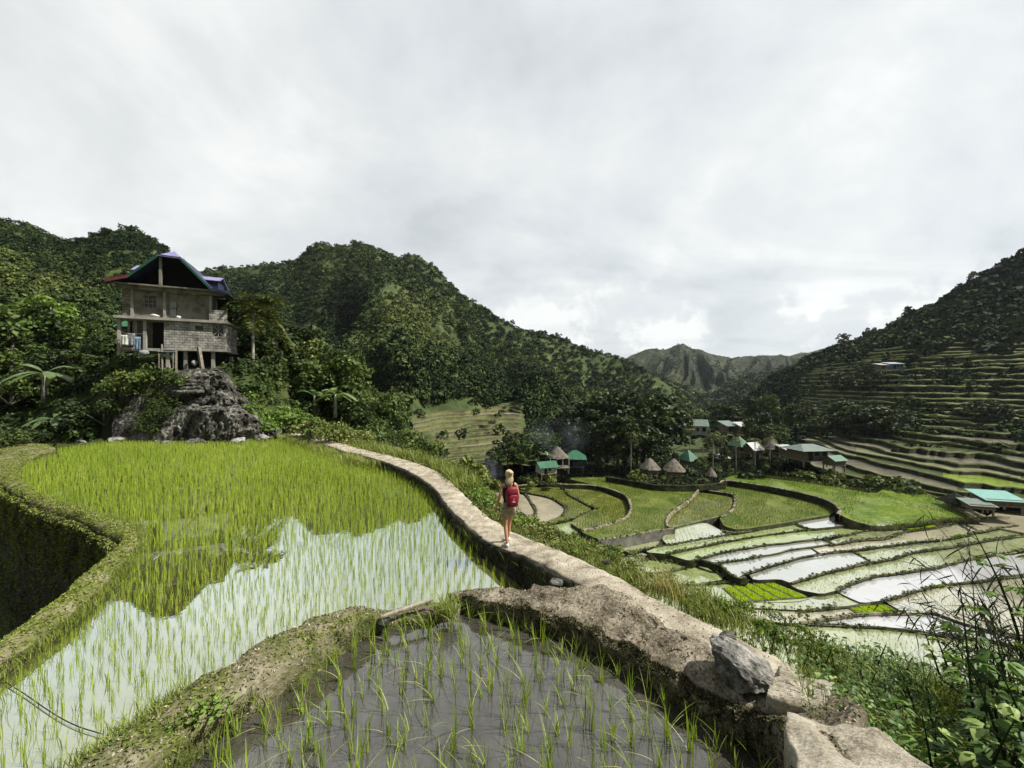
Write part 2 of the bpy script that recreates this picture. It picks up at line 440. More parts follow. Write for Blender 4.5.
M_bright = water_mat('bright_rice_plot', [(0.30, (0.045, 0.095, 0.010)), (0.5, (0.10, 0.15, 0.018)), (0.68, (0.17, 0.21, 0.05))], scale=0.3, lo=0.02, hi=0.05, rough=0.25, fine=0.9, bump_scale=2.6, patch=0.16)
M_olive = water_mat('olive_rice_plot', [(0.30, (0.045, 0.072, 0.012)), (0.5, (0.11, 0.125, 0.024)), (0.68, (0.18, 0.18, 0.05))], scale=0.3, lo=0.03, hi=0.10, rough=0.15, fine=0.9, bump_scale=2.6, patch=0.16)
M_brown = water_mat('bare_mud_plot', [(0.25, (0.15, 0.135, 0.085)), (0.5, (0.24, 0.215, 0.15)), (0.75, (0.33, 0.30, 0.22))], scale=0.25, lo=0.03, hi=0.10, rough=0.25, fine=0.4, bump_scale=4, patch=0.12)
M_pale = water_mat('pale_seedling_plot', [(0.25, (0.20, 0.24, 0.10)), (0.5, (0.30, 0.335, 0.17)), (0.75, (0.42, 0.44, 0.28))], scale=0.22, lo=0.14, hi=0.55, rough=0.08, fine=0.8, bump_scale=2.4, p0=0.3, patch=0.35)
M_palegreen = water_mat('thin_seedling_plot', [(0.25, (0.17, 0.225, 0.07)), (0.5, (0.25, 0.31, 0.12)), (0.75, (0.36, 0.41, 0.21))], scale=0.25, lo=0.10, hi=0.36, rough=0.10, fine=0.85, bump_scale=2.6, p0=0.3, patch=0.3)
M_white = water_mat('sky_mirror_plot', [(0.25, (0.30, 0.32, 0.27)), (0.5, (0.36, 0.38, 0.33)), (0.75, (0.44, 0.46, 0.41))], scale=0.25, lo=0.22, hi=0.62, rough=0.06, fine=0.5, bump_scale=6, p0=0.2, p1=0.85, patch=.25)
M_sand = water_mat('silty_plot', [(0.25, (0.27, 0.26, 0.17)), (0.5, (0.37, 0.36, 0.25)), (0.75, (0.47, 0.455, 0.34))], scale=0.25, lo=0.10, hi=0.45, rough=0.08, fine=0.45, bump_scale=6, p0=0.3, patch=0.3)
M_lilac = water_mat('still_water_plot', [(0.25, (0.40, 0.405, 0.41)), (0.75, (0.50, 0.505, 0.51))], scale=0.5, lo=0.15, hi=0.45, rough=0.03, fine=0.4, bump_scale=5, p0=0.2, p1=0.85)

M_forest = leaf_mat('forest_leaves', [(0.0, (0.010, 0.020, 0.008)), (0.35, (0.030, 0.052, 0.017)), (0.65, (0.070, 0.100, 0.028)), (1.0, (0.16, 0.18, 0.052))], trans=0.0, rough=0.75, spec=0.08)
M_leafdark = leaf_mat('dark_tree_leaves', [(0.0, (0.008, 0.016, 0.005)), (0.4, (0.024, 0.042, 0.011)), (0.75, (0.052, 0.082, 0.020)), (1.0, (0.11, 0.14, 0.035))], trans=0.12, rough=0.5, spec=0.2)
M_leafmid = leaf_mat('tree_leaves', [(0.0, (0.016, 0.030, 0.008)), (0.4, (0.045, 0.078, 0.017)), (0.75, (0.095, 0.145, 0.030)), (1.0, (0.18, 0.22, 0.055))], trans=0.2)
M_leafbright = leaf_mat('fresh_leaves', [(0.0, (0.035, 0.065, 0.012)), (0.4, (0.085, 0.155, 0.026)), (0.75, (0.16, 0.26, 0.045)), (1.0, (0.27, 0.36, 0.085))], trans=0.28)
M_bush = leaf_mat('shrub_leaves', [(0.0, (0.020, 0.035, 0.009)), (0.35, (0.065, 0.095, 0.022)), (0.7, (0.14, 0.185, 0.042)), (1.0, (0.26, 0.28, 0.09))], trans=0.22)
M_rice = leaf_mat('rice_blades', [(0.0, (0.19, 0.29, 0.030)), (0.5, (0.36, 0.49, 0.055)), (0.85, (0.50, 0.60, 0.09)), (1.0, (0.60, 0.57, 0.20))], trans=0.42, rough=0.45)
M_ricenear = leaf_mat('young_rice_blades', [(0.0, (0.13, 0.21, 0.025)), (0.5, (0.25, 0.37, 0.045)), (0.85, (0.40, 0.48, 0.08)), (1.0, (0.54, 0.52, 0.24))], trans=0.35, rough=0.45)
M_grass = leaf_mat('grass_blades', [(0.0, (0.045, 0.065, 0.015)), (0.4, (0.13, 0.18, 0.032)), (0.75, (0.25, 0.30, 0.065)), (1.0, (0.44, 0.43, 0.20))], trans=0.3)
M_drygrass = leaf_mat('dry_grass_blades', [(0.0, (0.14, 0.13, 0.05)), (0.5, (0.30, 0.29, 0.12)), (1.0, (0.55, 0.49, 0.31))], trans=0.3)
M_reed = leaf_mat('reed_blades', [(0.0, (0.012, 0.016, 0.008)), (0.5, (0.045, 0.055, 0.022)), (1.0, (0.17, 0.17, 0.075))], trans=0.15)
M_banana = leaf_mat('banana_leaves', [(0.0, (0.035, 0.075, 0.02)), (0.5, (0.085, 0.15, 0.045)), (1.0, (0.22, 0.29, 0.12))], trans=0.25, rough=0.35, spec=0.5)
M_palm = leaf_mat('palm_leaves', [(0.0, (0.018, 0.030, 0.008)), (0.5, (0.06, 0.092, 0.020)), (1.0, (0.22, 0.23, 0.065))], trans=0.12)
M_bark = rough_mat('bark', [(0.3, (0.05, 0.042, 0.03)), (0.7, (0.21, 0.19, 0.155))], scale=3, bump_scale=14, bump=0.8, stretch=(2, 2, 0.6))
M_palebark = rough_mat('pale_bark', [(0.3, (0.16, 0.15, 0.125)), (0.7, (0.42, 0.40, 0.35))], scale=3, bump_scale=14, bump=0.6)
M_litter = leaf_mat('leaf_litter', [(0.0, (0.03, 0.03, 0.012)), (0.4, (0.10, 0.10, 0.04)), (0.7, (0.25, 0.22, 0.14)), (1.0, (0.5, 0.47, 0.38))], trans=0.0, rough=0.8)
M_moss = leaf_mat('moss', [(0.0, (0.04, 0.05, 0.012)), (0.5, (0.13, 0.17, 0.025)), (1.0, (0.28, 0.31, 0.07))], trans=0.15, rough=0.8)

# ------------------------------------------------------------------ the near platform: outlines measured from the photograph, laid on their levels
PATH_L = [(-17.0, 27.9, .30), (-11.5, 22.8, .30), (-8.9, 20.0, .32), (-8.4, 19.6, .38), (-5.7, 17.1, .40), (-3.85, 14.8, .40), (-2.85, 13.2, .40), (-2.35, 12.1, .40), (-1.87, 10.8, .40), (-1.25, 9.7, .40), (-.70, 8.65, .40), (-.086, 7.93, .46), (.40, 7.2, .62), (.81, 6.27, .80), (1.12, 5.65, .92), (1.39, 5.13, 1.02), (1.60, 4.6, 1.12), (1.82, 4.15, 1.25), (2.0, 3.78, 1.33), (2.12, 3.42, 1.37), (2.25, 3.12, 1.30)]
PATH_R = [(-15.9, 28.3, .30), (-11.0, 23.6, .30), (-8.75, 21.2, .32), (-7.9, 20.3, .38), (-5.1, 17.8, .40), (-3.3, 15.7, .40), (-2.35, 13.9, .40), (-1.75, 12.5, .40), (-1.20, 11.2, .40), (-.72, 10.2, .40), (-.08, 9.2, .40), (.42, 8.45, .46), (.92, 7.6, .62), (1.32, 6.75, .80), (1.60, 6.05, .92), (1.90, 5.3, 1.02), (2.13, 4.75, 1.12), (2.33, 4.2, 1.25), (2.52, 3.8, 1.33), (2.68, 3.45, 1.37), (2.70, 3.22, 1.30)]
WATER_EDGE = [(.14, 7.36), (-.13, 7.79), (-.7, 8.6), (-1.35, 9.8), (-1.93, 11.1), (-2.33, 12.3), (-2.95, 13.8), (-4.0, 15.6), (-5.9, 17.4), (-7.7, 19.2), (-9.97, 21.4), (-13, 23.9), (-16.2, 26.4), (-18.5, 26.6), (-21.2, 25.6), (-24, 25.4), (-27.5, 26), (-29.5, 23.5),
              (-26.0, 21.2), (-24.4, 18.4), (-21, 15.7), (-17, 13.1), (-14, 11.65), (-11.6, 10.65), (-10.1, 9.93), (-9.07, 8.97), (-8.4, 8.13), (-7.9, 7.25), (-7.35, 6.3), (-7.1, 5.56), (-6.96, 5.03), (-6.9, 4.0), (-6.4, 2.6),
              (-3.2, 2.2), (-2.85, 3.4), (-2.6, 3.85), (-2.15, 4.3), (-1.8, 4.6), (-1.3, 4.95), (-.6, 5.1), (.2, 5.05), (.85, 5.0), (1.3, 5.25), (.75, 6.2)]
LEFT_IN = [(-29.5, 23.5), (-26.0, 21.2), (-24.4, 18.4), (-21, 15.7), (-17, 13.1), (-14, 11.65), (-11.6, 10.65), (-10.1, 9.93), (-9.07, 8.97), (-8.4, 8.13), (-7.9, 7.25), (-7.35, 6.3), (-7.1, 5.56), (-6.96, 5.03), (-6.9, 4.0), (-6.4, 2.6)]
LEFT_OUT = [(-31.0, 22.0), (-27.6, 20.2), (-25.6, 17.6), (-19.6, 14.2), (-15.7, 12.0), (-12.8, 10.7), (-11.1, 9.9), (-9.75, 9.15), (-9.25, 8.75), (-8.95, 8.1), (-8.35, 7.1), (-7.8, 6.1), (-7.5, 5.4), (-7.4, 4.9), (-7.35, 4.0), (-7.0, 2.2)]
POOL_R = [(-.70, 4.87), (-.55, 4.86), (.183, 4.51), (.62, 4.32), (1.04, 3.98), (1.37, 3.62), (1.61, 3.34), (1.79, 3.16), (1.98, 3.0), (2.02, 2.70), (1.85, 2.45), (1.62, 2.2), (1.45, 1.9)]
BANK_OUT = [(-.85, 5.08), (-.6, 5.1), (.2, 5.06), (.85, 5.02), (1.36, 5.15), (1.62, 4.68), (1.90, 4.15), (2.10, 3.8), (2.6, 3.5), (2.75, 3.1), (2.6, 2.7), (2.2, 2.3), (1.9, 1.85)]
BANK_Z = [1.20, 1.23, 1.26, 1.27, 1.28, 1.28, 1.29, 1.31, 1.34, 1.48, 1.70, 1.80, 1.85]
POOL_L = [(-.95, 4.70), (-1.02, 4.64), (-1.52, 4.55), (-1.70, 4.39), (-1.93, 4.02), (-2.14, 3.63), (-2.35, 3.35), (-2.43, 3.2), (-2.53, 2.95), (-2.6, 2.7), (-2.7, 2.2), (-2.75, 1.7)]
DIKE_OUT = [(-1.05, 5.0), (-1.35, 5.0), (-1.75, 4.75), (-2.08, 4.35), (-2.45, 4.0), (-2.72, 3.6), (-2.92, 3.25), (-2.98, 3.0), (-3.06, 2.75), (-3.12, 2.5), (-3.2, 2.1), (-3.3, 1.6)]
DIKE_Z = [1.10, 1.10, 1.12, 1.34, 1.38, 1.36, 1.34, 1.33, 1.33, 1.34, 1.36, 1.4]

K = [(p[0], p[1]) for p in LEFT_OUT] + [(-7.0, -4), (-4, -9), (6, -9), (4.2, -2), (3.4, 1.0), (3.05, 2.4), (2.85, 3.2)] + [(p[0] + .12, p[1] + .08) for p in PATH_R[::-1]] + [(-17.6, 28.7), (-24, 26.9), (-30, 27.2)]
K = np.array(K)

def edge_z(x, y):
    return np.interp(y, [0, 2.0, 3.2, 4.2, 6, 8.3, 12], [2.1, 1.75, 1.3, 1.1, .75, .35, .28])

def ground_height(P):
    x, y = P[:, 0], P[:, 1]
    ins = in_poly(P, K); d = dist_poly(P, K)
    ez = edge_z(x, y)
    right = np.where(y < 24, smooth01((x + 7.0) / 4.0 + np.maximum(0, y - 12) * .5), smooth01((x + 22) / 8.0))                          # outward drop: steep to the valley on the right, a low step on the left
    nz = fbm(np.stack([x * .18, y * .18, 0 * x], 1), 4, 3)
    drop_r = 1.02 * np.maximum(d - 0.15, 0) * (1 + .16 * nz) + nz * np.minimum(d * .25, 1.2)
    drop_l = 4.6 + 0 * d + np.maximum(d - 45, 0) * .2
    h_out = ez - .12 - (right * drop_r + (1 - right) * drop_l)
    valley = -23.2 + 1.2 * fbm(np.stack([x * .01, y * .01, 0 * x], 1), 3, 9) - smooth01((y - 140) / 400) * 8
    h_out = np.maximum(h_out, valley)
    h_in = np.where((x < -4.5) & (y > -1.5), -4.6, np.where(y < 1.75, np.minimum(2.2, ez + .1), ez - .12 - np.minimum(d * 2.2, 1) * (ez + .6)))
    h_in = np.where((y < 1.9) & (y > 1.2) & (x < 1.9), np.interp(y, [1.2, 1.9], [2.2, -0.4]), h_in)
    h = np.where(ins, h_in, h_out)
    # hill with the house behind the paddy
    hx = smooth01((x + 42) / 12) * (1 - smooth01((x + 23.0) / 5.5))
    yb = 27.0 + np.where(x > -21, (x + 21) * .35, 0)
    plat = 5.75 * smooth01((y - yb) / 3.6) * hx
    back = np.minimum(np.maximum(0, y - 36) * .1, 2) * (1 - smooth01((x + 24) / 12)) - np.maximum(0, y - 62) * .3
    leftrise = smooth01((-x - 29) / 7) * np.minimum(np.maximum(0, y - 25.5) * .16, 5)
    hill = np.where((y > 25.5) & (x < 10), -.25 + plat + np.minimum(back + leftrise, 40) + .5 * nz * smooth01((y - 28) / 5), -50)
    # side of the hill above the path
    hill = hill - np.maximum(0, y - 46) * .35 * smooth01((x + 34) / 8)
    return np.where(ins & (y < 26.8), h, np.maximum(h, np.where(x > -21, np.maximum(hill - np.maximum(0, x + 15.2) * .9 - np.maximum(0, y - 44) * .45 * smooth01((x + 26) / 8), valley - 1), hill)))

def sinh_axis(lo, hi, n, c, s):
    a, b = math.asinh((lo - c) / s), math.asinh((hi - c) / s)
    return c + s * np.sinh(np.linspace(a, b, n))
gx = sinh_axis(-2600, 2600, 460, -4, 9); gy = sinh_axis(-260, 4200, 430, 9, 11)
GX, GY = np.meshgrid(gx, gy)
GP = np.stack([GX.ravel(), GY.ravel(), 0 * GX.ravel()], 1)
GP[:, 2] = ground_height(GP)
ground = np_mesh('ground', GP, grid_faces(len(gy), len(gx)), M_ground, smooth=True)
tag(ground, kind='structure')

def gz(x, y):
    return ground_height(np.array([[x, y, 0.0]]))[0]

# ------------------------------------------------------------------ mountains: crest and foot lines lofted into slopes
def loft(curves, vs, nu, nv, amp=0.0, gully=0.0, gfreq=6.0, nscale=0.02, seed=0, smooth=6, ridge=0.5, back=True, crest_amp=0.0):
    lo = max(min(p[0] for p in c) for c in curves); hi = min(max(p[0] for p in c) for c in curves)
    pxs = np.linspace(lo, hi, nu); rows = []
    for i, c in enumerate(curves):
        c = sorted(c); a = np.array(c, float)
        py = np.interp(pxs, a[:, 0], a[:, 1]); D = np.interp(pxs, a[:, 0], a[:, 2])
        if i < len(curves) - 1:
            k = max(3, nu // 28); ker = np.hanning(k + 2)[1:-1]; ker /= ker.sum()
            py = np.convolve(np.pad(py, k // 2, 'edge'), ker, 'same')[k // 2:k // 2 + nu]
        k = max(3, nu // 16); ker = np.hanning(k + 2)[1:-1]; ker /= ker.sum()
        D = np.convolve(np.pad(D, k // 2, 'edge'), ker, 'same')[k // 2:k // 2 + nu]
        rows.append(np.stack([(pxs - 512) / F * D, D, EYE + (384 - py) / F * D], 1))
    R = np.stack(rows)                                                      # curves x nu x 3
    v = np.linspace(0, 1, nv); G = np.zeros((nv, nu, 3))
    idx = np.clip(np.searchsorted(vs, v, side='right') - 1, 0, len(vs) - 2)
    t = (v - np.array(vs)[idx]) / (np.array(vs)[idx + 1] - np.array(vs)[idx])
    G = R[idx] * (1 - t)[:, None, None] + R[idx + 1] * t[:, None, None]
    for _ in range(smooth): G[1:-1] = .25 * G[:-2] + .5 * G[1:-1] + .25 * G[2:]
    if amp:
        Pn = G.reshape(-1, 3) * nscale
        f = fbm(Pn, 5, seed); rg = 1 - np.abs(fbm(Pn * 1.0 * np.array([1.5, 1.0, .6]) + 31, 4, seed + 50)) * 2.2
        disp = ((1 - ridge) * f + ridge * rg).reshape(nv, nu)
        if gully:                                                           # spurs and ravines running down the slope
            uu, vv = np.meshgrid(np.linspace(0, gfreq, nu), np.linspace(0, 1, nv)); q = np.stack([(uu + .35 * np.sin(vv * 5 + uu)).ravel(), vv.ravel() * 1.1, 0 * uu.ravel() + seed], 1)
            disp = disp + smooth01((vv.reshape(nv, nu) - .10) / .35) * gully / amp * ((1 - 2.4 * np.abs(vnoise(q, seed + 70))) + .5 * (1 - 2.4 * np.abs(vnoise(q * np.array([2.3, 1.6, 1]) + 5, seed + 71)))).reshape(nv, nu)
        w = (np.sin(np.pi * np.clip(v, 0, 1) ** .85) ** .7)[:, None] * amp
        view = G - np.array([0, 0, EYE]); view /= np.linalg.norm(view, axis=2, keepdims=True)
        G = G - view * (disp * w)[..., None] + np.array([0, 0, 1]) * (disp * w * .25)[..., None]
    if crest_amp:
        cz = fbm(np.stack([pxs * .09, 0 * pxs, 0 * pxs + seed], 1), 4, seed + 3) * crest_amp
        G[..., 2] += cz[None, :] * (v ** 6)[:, None]
    if back:
        c = G[-1]; b = []
        for k, (m, dz) in enumerate(((1.05, .12), (1.2, .45), (1.45, 1.0))):
            q = c * np.array([m, m, 1]); q[:, 2] = c[:, 2] - (c[:, 2] + 30) * dz; b.append(q)
        G = np.concatenate([G, np.stack(b)])
    return G

def land(name, G, mat):
    nv, nu = G.shape[:2]
    o = np_mesh(name, G.reshape(-1, 3), grid_faces(nv, nu), mat, smooth=True)
    return tag(o, kind='structure')

def scatter(G, n, r=rng, mask=None, power=1.3):
    """points spread over a lofted slope"""
    a = G[:-1, :-1]; b = G[:-1, 1:]; c = G[1:, :-1]; d = G[1:, 1:]
    area = np.linalg.norm(np.cross(b - a, c - a), axis=2) / np.maximum(a[..., 1], 20) ** power
    if mask is not None: area = area * mask(a)
    w = area.ravel() / area.sum()
    i = r.choice(len(w), n, p=w); s = r.random((n, 1)); t = r.random((n, 1))
    A, B, C_, D_ = [q.reshape(-1, 3)[i] for q in (a, b, c, d)]
    return (A * (1 - s) + B * s) * (1 - t) + (C_ * (1 - s) + D_ * s) * t

def forest(name, P, rad, k, bias=0.4, seed=0, sink=.25, nsc=.02, mat=None, leaf=.36, jit=.2, contrast=.5):
    R = rng.uniform(rad[0], rad[1], len(P)) * np.where(rng.random(len(P)) < .12, 1.35, 1)
    tint = bias + contrast * fbm(P * nsc, 3, seed + 11) + rng.normal(0, .12, len(P))
    C = P + np.array([0, 0, 1]) * (R * sink)[:, None]
    V, Q, T = crowns(C, R, k, leaf=leaf, tint=np.clip(tint, .02, .98), jit=jit)
    o = np_mesh(name, V, Q, mat or M_forest, tint=T)
    return tag(o, kind='stuff')

M_mount = rough_mat('forest_floor', [(0.3, (0.020, 0.034, 0.011)), (0.5, (0.050, 0.074, 0.022)), (0.75, (0.13, 0.145, 0.05))], scale=0.05, bump_scale=0.5, bump=0.5, dist=1.5)
M_farm = rough_mat('far_mountain_grass', [(0.3, (0.010, 0.016, 0.009)), (0.48, (0.024, 0.033, 0.017)), (0.62, (0.050, 0.060, 0.029)), (0.8, (0.115, 0.115, 0.06))], scale=0.012, bump_scale=0.09, bump=0.8, dist=8, fine=0.7)

# main mountain behind the valley
crestB = [(60, 300, 300), (120, 285, 300), (180, 275, 310), (215, 270, 315), (237, 267, 318), (270, 265, 320), (295, 262, 320), (308, 249, 320), (320, 243, 320), (333, 247, 320), (345, 246, 318), (360, 243, 315), (375, 249, 315), (395, 258, 318), (410, 255, 320), (422, 258, 322), (435, 268, 322), (450, 285, 325), (465, 298, 325), (480, 305, 328), (500, 318, 330), (520, 330, 330), (540, 333, 332), (560, 340, 332), (590, 352, 330), (620, 358, 330), (640, 368, 330), (660, 380, 330), (680, 392, 330), (695, 405, 330), (730, 424, 330)]
midB = [(60, 340, 190), (150, 330, 200), (215, 330, 215), (300, 335, 250), (340, 338, 240), (392, 325, 172), (430, 345, 215), (500, 370, 255), (545, 378, 262), (600, 392, 275), (640, 400, 285), (730, 430, 300)]
lowB = [(60, 400, 95), (150, 400, 110), (250, 400, 125), (345, 400, 150), (405, 404, 112), (440, 410, 128), (520, 410, 142), (600, 415, 200), (660, 420, 225), (730, 433, 260)]
baseB = [(60, 450, 80), (150, 450, 82), (250, 445, 88), (330, 450, 100), (400, 456, 88), (450, 464, 91), (520, 462, 100), (600, 455, 135), (660, 446, 165), (730, 440, 200)]
GB = loft([baseB, lowB, midB, crestB], [0, .25, .62, 1], 340, 180, amp=9, gully=16, gfreq=14, nscale=.016, seed=4, smooth=8, crest_amp=.8)
land('mountain_slope', GB, M_mount)
# a lower ridge end showing behind it
GB2 = loft([[(500, 400, 520), (760, 430, 520)], [(500, 335, 560), (535, 331, 560), (560, 338, 560), (600, 356, 560), (650, 374, 560), (700, 396, 560), (760, 420, 560)]], [0, 1], 80, 40, amp=14, nscale=.01, seed=14)
land('mountain_spur', GB2, M_mount)
# left mountain
crestA = [(-420, 150, 150), (-200, 190, 150), (-60, 205, 150), (0, 218, 150), (30, 228, 152), (45, 234, 152), (60, 241, 153), (75, 242, 153), (90, 237, 152), (105, 232, 150), (125, 229, 150), (140, 232, 150), (152, 239, 150), (165, 250, 150), (185, 268, 150), (215, 290, 150), (250, 320, 150), (300, 365, 150)]
midA = [(-420, 230, 110), (-200, 260, 108), (0, 285, 105), (60, 300, 104), (110, 295, 108), (160, 315, 102), (215, 345, 98), (300, 390, 98)]
baseA = [(-420, 330, 60), (-200, 350, 60), (0, 365, 60), (100, 375, 60), (200, 395, 66), (300, 420, 76)]
GA = loft([baseA, midA, crestA], [0, .5, 1], 200, 110, amp=5, gully=4, gfreq=9, nscale=.03, seed=21, smooth=6, crest_amp=.6)
land('hill_slope', GA, M_mount)
# sunlit foreground shoulder on the left
crestA2 = [(-500, 120, 75), (-200, 190, 74), (-60, 230, 72), (0, 250, 70), (20, 262, 70), (40, 280, 68), (60, 290, 66), (80, 298, 64), (105, 308, 60), (125, 330, 56), (150, 355, 52), (200, 390, 48)]
baseA2 = [(-500, 380, 38), (-200, 390, 38), (0, 400, 38), (100, 400, 38), (200, 402, 40)]
GA2 = loft([baseA2, crestA2], [0, 1], 110, 60, amp=3.0, nscale=.06, seed=23, smooth=3, crest_amp=.4)
land('hill_shoulder', GA2, M_mount)
# far mountains at the valley's end
crestD = [(560, 372, 950), (600, 368, 950), (628, 358, 940), (640, 352, 930), (652, 348, 930), (664, 349, 930), (676, 346, 920), (684, 344, 920), (692, 349, 920), (706, 352, 925), (722, 356, 930), (735, 358, 935), (748, 356, 940), (762, 355, 940), (775, 356, 945), (800, 354, 950), (830, 348, 950), (870, 340, 960), (960, 330, 960)]
midD = [(560, 390, 800), (650, 378, 780), (668, 382, 700), (684, 374, 690), (705, 384, 770), (735, 376, 745), (770, 388, 800), (830, 380, 800), (960, 375, 800)]
baseD = [(560, 412, 560), (640, 410, 560), (690, 408, 520), (720, 406, 540), (780, 404, 560), (960, 404, 560)]
GD = loft([baseD, midD, crestD], [0, .5, 1], 340, 130, amp=14, gully=44, gfreq=26, nscale=.0065, seed=33, smooth=4, ridge=.8, crest_amp=5)
land('far_mountain', GD, M_farm)
crestD2 = [(690, 402, 600), (716, 396, 600), (735, 383, 600), (752, 376, 600), (775, 372, 600), (800, 366, 600), (825, 352, 600), (860, 345, 600), (960, 330, 600)]
baseD2 = [(690, 412, 420), (760, 412, 400), (960, 408, 400)]
GD2 = loft([baseD2, crestD2], [0, 1], 110, 50, amp=16, nscale=.012, seed=37, smooth=3, crest_amp=1.0)
land('far_foothill', GD2, M_mount)
# right hill, terraced up to its woods
crestC = [(715, 424, 262), (745, 402, 258), (770, 381, 250), (800, 365, 240), (830, 350, 228), (850, 344, 220), (880, 334, 212), (910, 318, 204), (940, 302, 195), (958, 292, 190), (975, 283, 186), (1000, 268, 180), (1024, 257, 175), (1090, 228, 165), (1200, 190, 150), (1400, 150, 130), (1700, 110, 110)]
midC2 = [(715, 426, 240), (770, 398, 218), (830, 372, 190), (900, 352, 165), (960, 340, 152), (1024, 330, 144), (1200, 310, 122), (1400, 290, 104), (1700, 270, 90)]
midC1 = [(715, 431, 222), (780, 428, 170), (830, 424, 142), (900, 425, 122), (960, 424, 114), (1024, 420, 107), (1200, 410, 90), (1400, 400, 76), (1700, 395, 64)]
baseC = [(715, 440, 150), (760, 454, 112), (800, 466, 94), (850, 478, 81), (900, 489, 72.5), (960, 499, 66), (1024, 507, 62), (1200, 520, 56), (1400, 535, 50), (1700, 545, 47)]
GC = loft([baseC, midC1, midC2, crestC], [0, .34, .66, 1], 420, 240, amp=5.0, nscale=.02, seed=41, smooth=6, ridge=.3, crest_amp=.8)
GCb = GC[-3:]                                                            # its far side
GCf = GC[:-3].copy()
# staircase: contours at fixed heights, a wall at each and a flat field to the next
nu = GCf.shape[1]; zlo = -16.9; nst = 60
steps = [zlo]
for k in range(nst): steps.append(steps[-1] + min(.55 + .075 * k, 1.75) * rng.uniform(.65, 1.35))
steps = np.array(steps); steps = steps[steps < 21.5]; nst = len(steps) - 1; rows = []; kinds = []
cols_z = np.maximum.accumulate(GCf[..., 2], 0)
wob = np.stack([fbm(np.stack([np.arange(nu) * .06, np.full(nu, k * .55), np.zeros(nu)], 1), 4, 60) for k in range(nst + 1)]) * .95
def contour(zz):
    out = np.zeros((nu, 3))
    for j in range(nu):
        z = cols_z[:, j]; zt = np.clip(zz[j], z[0], z[-1])
        i = min(max(np.searchsorted(z, zt), 1), len(z) - 1)
        t = np.clip((zt - z[i - 1]) / (z[i] - z[i - 1] + 1e-9), 0, 1)
        out[j] = GCf[i - 1, j] * (1 - t) + GCf[i, j] * t; out[j, 2] = zt
    return out
for k in range(nst):
    c = contour(steps[k] + wob[k] * (steps[k + 1] - steps[k]))
    top = np.full(nu, steps[k + 1])
    cap = GCf[-1, :, 2] - .2
    zl = np.minimum(steps[k], cap); zh = np.minimum(top, cap)
    inward = unit(np.stack([c[:, 0], c[:, 1], 0 * c[:, 0]], 1))
    rows += [np.c_[c[:, :2], zl], np.c_[c[:, :2] + inward[:, :2] * .15, zh - .15 * min(1, k / 8)], np.c_[c[:, :2] + inward[:, :2] * .4, zh + .15 + .30 * min(1, k / 8) * np.maximum(-.6, 1 + 2.4 * fbm(np.stack([np.arange(nu) * .16, np.full(nu, k * 3.1), np.zeros(nu)], 1), 3, 66))], np.c_[c[:, :2] + inward[:, :2] * .8, zh]]
    kinds += [0, 1, 1, 2]
SV = np.stack(rows); nr = len(SV)
seg = (np.arange(nu - 1) * .10 + 0).astype(float)
midx = np.concatenate([np.full(nu - 1, kinds[i]) for i in range(nr - 1)])
# every field has a soil or crop of its own
fld = np.zeros((nr - 1, nu - 1), int)
for k in range(nst):
    j = 0
    while j < nu - 1:
        w_ = int(rng.integers(8, 45)); fld[min(k * 4 + 3, nr - 2), j:j + w_] = 2 + rng.choice(4, p=[.46, .26, .20, .08]); j += w_
midx = np.where(midx == 2, fld.ravel(), midx)
M_f0 = rough_mat('field_grass', [(0.3, (0.025, 0.036, 0.010)), (0.6, (0.060, 0.075, 0.022)), (0.85, (0.11, 0.115, 0.045))], scale=.3, bump_scale=2.5, bump=.4, dist=.2)
M_f1 = rough_mat('field_mud', [(0.3, (0.065, 0.062, 0.042)), (0.6, (0.125, 0.115, 0.08)), (0.85, (0.19, 0.175, 0.125))], scale=.3, bump_scale=2.5, bump=.2, dist=.2)
M_f2 = rough_mat('field_pale_stubble', [(0.3, (0.11, 0.115, 0.06)), (0.6, (0.18, 0.18, 0.10)), (0.85, (0.26, 0.25, 0.16))], scale=.3, bump_scale=2.5, bump=.2, dist=.2)
M_f3 = rough_mat('field_young_rice', [(0.3, (0.09, 0.14, 0.015)), (0.7, (0.19, 0.25, 0.03))], scale=.4, bump_scale=3, bump=.2, dist=.2)
M_rimfar = rough_mat('terrace_rim_grass', [(0.3, (0.05, 0.065, 0.020)), (0.55, (0.13, 0.15, 0.055)), (0.8, (0.28, 0.28, 0.15))], scale=.35, bump_scale=3, bump=.3, dist=.2)
o = np_mesh('terraced_hillside', SV.reshape(-1, 3), grid_faces(nr, nu), [M_wallfar, M_rimfar, M_f0, M_f1, M_f2, M_f3], midx=midx)
tag(o, kind='structure')
# slope above the terraces up to the crest
UP = GCf[60:].copy()
off = np.clip((UP[..., 2] - steps[-1]) / 8.0, -1, 1)
UP[..., 2] += np.where(off < 0, -7, -.1)
land('wooded_hilltop', np.concatenate([UP, GCb]), M_mount)

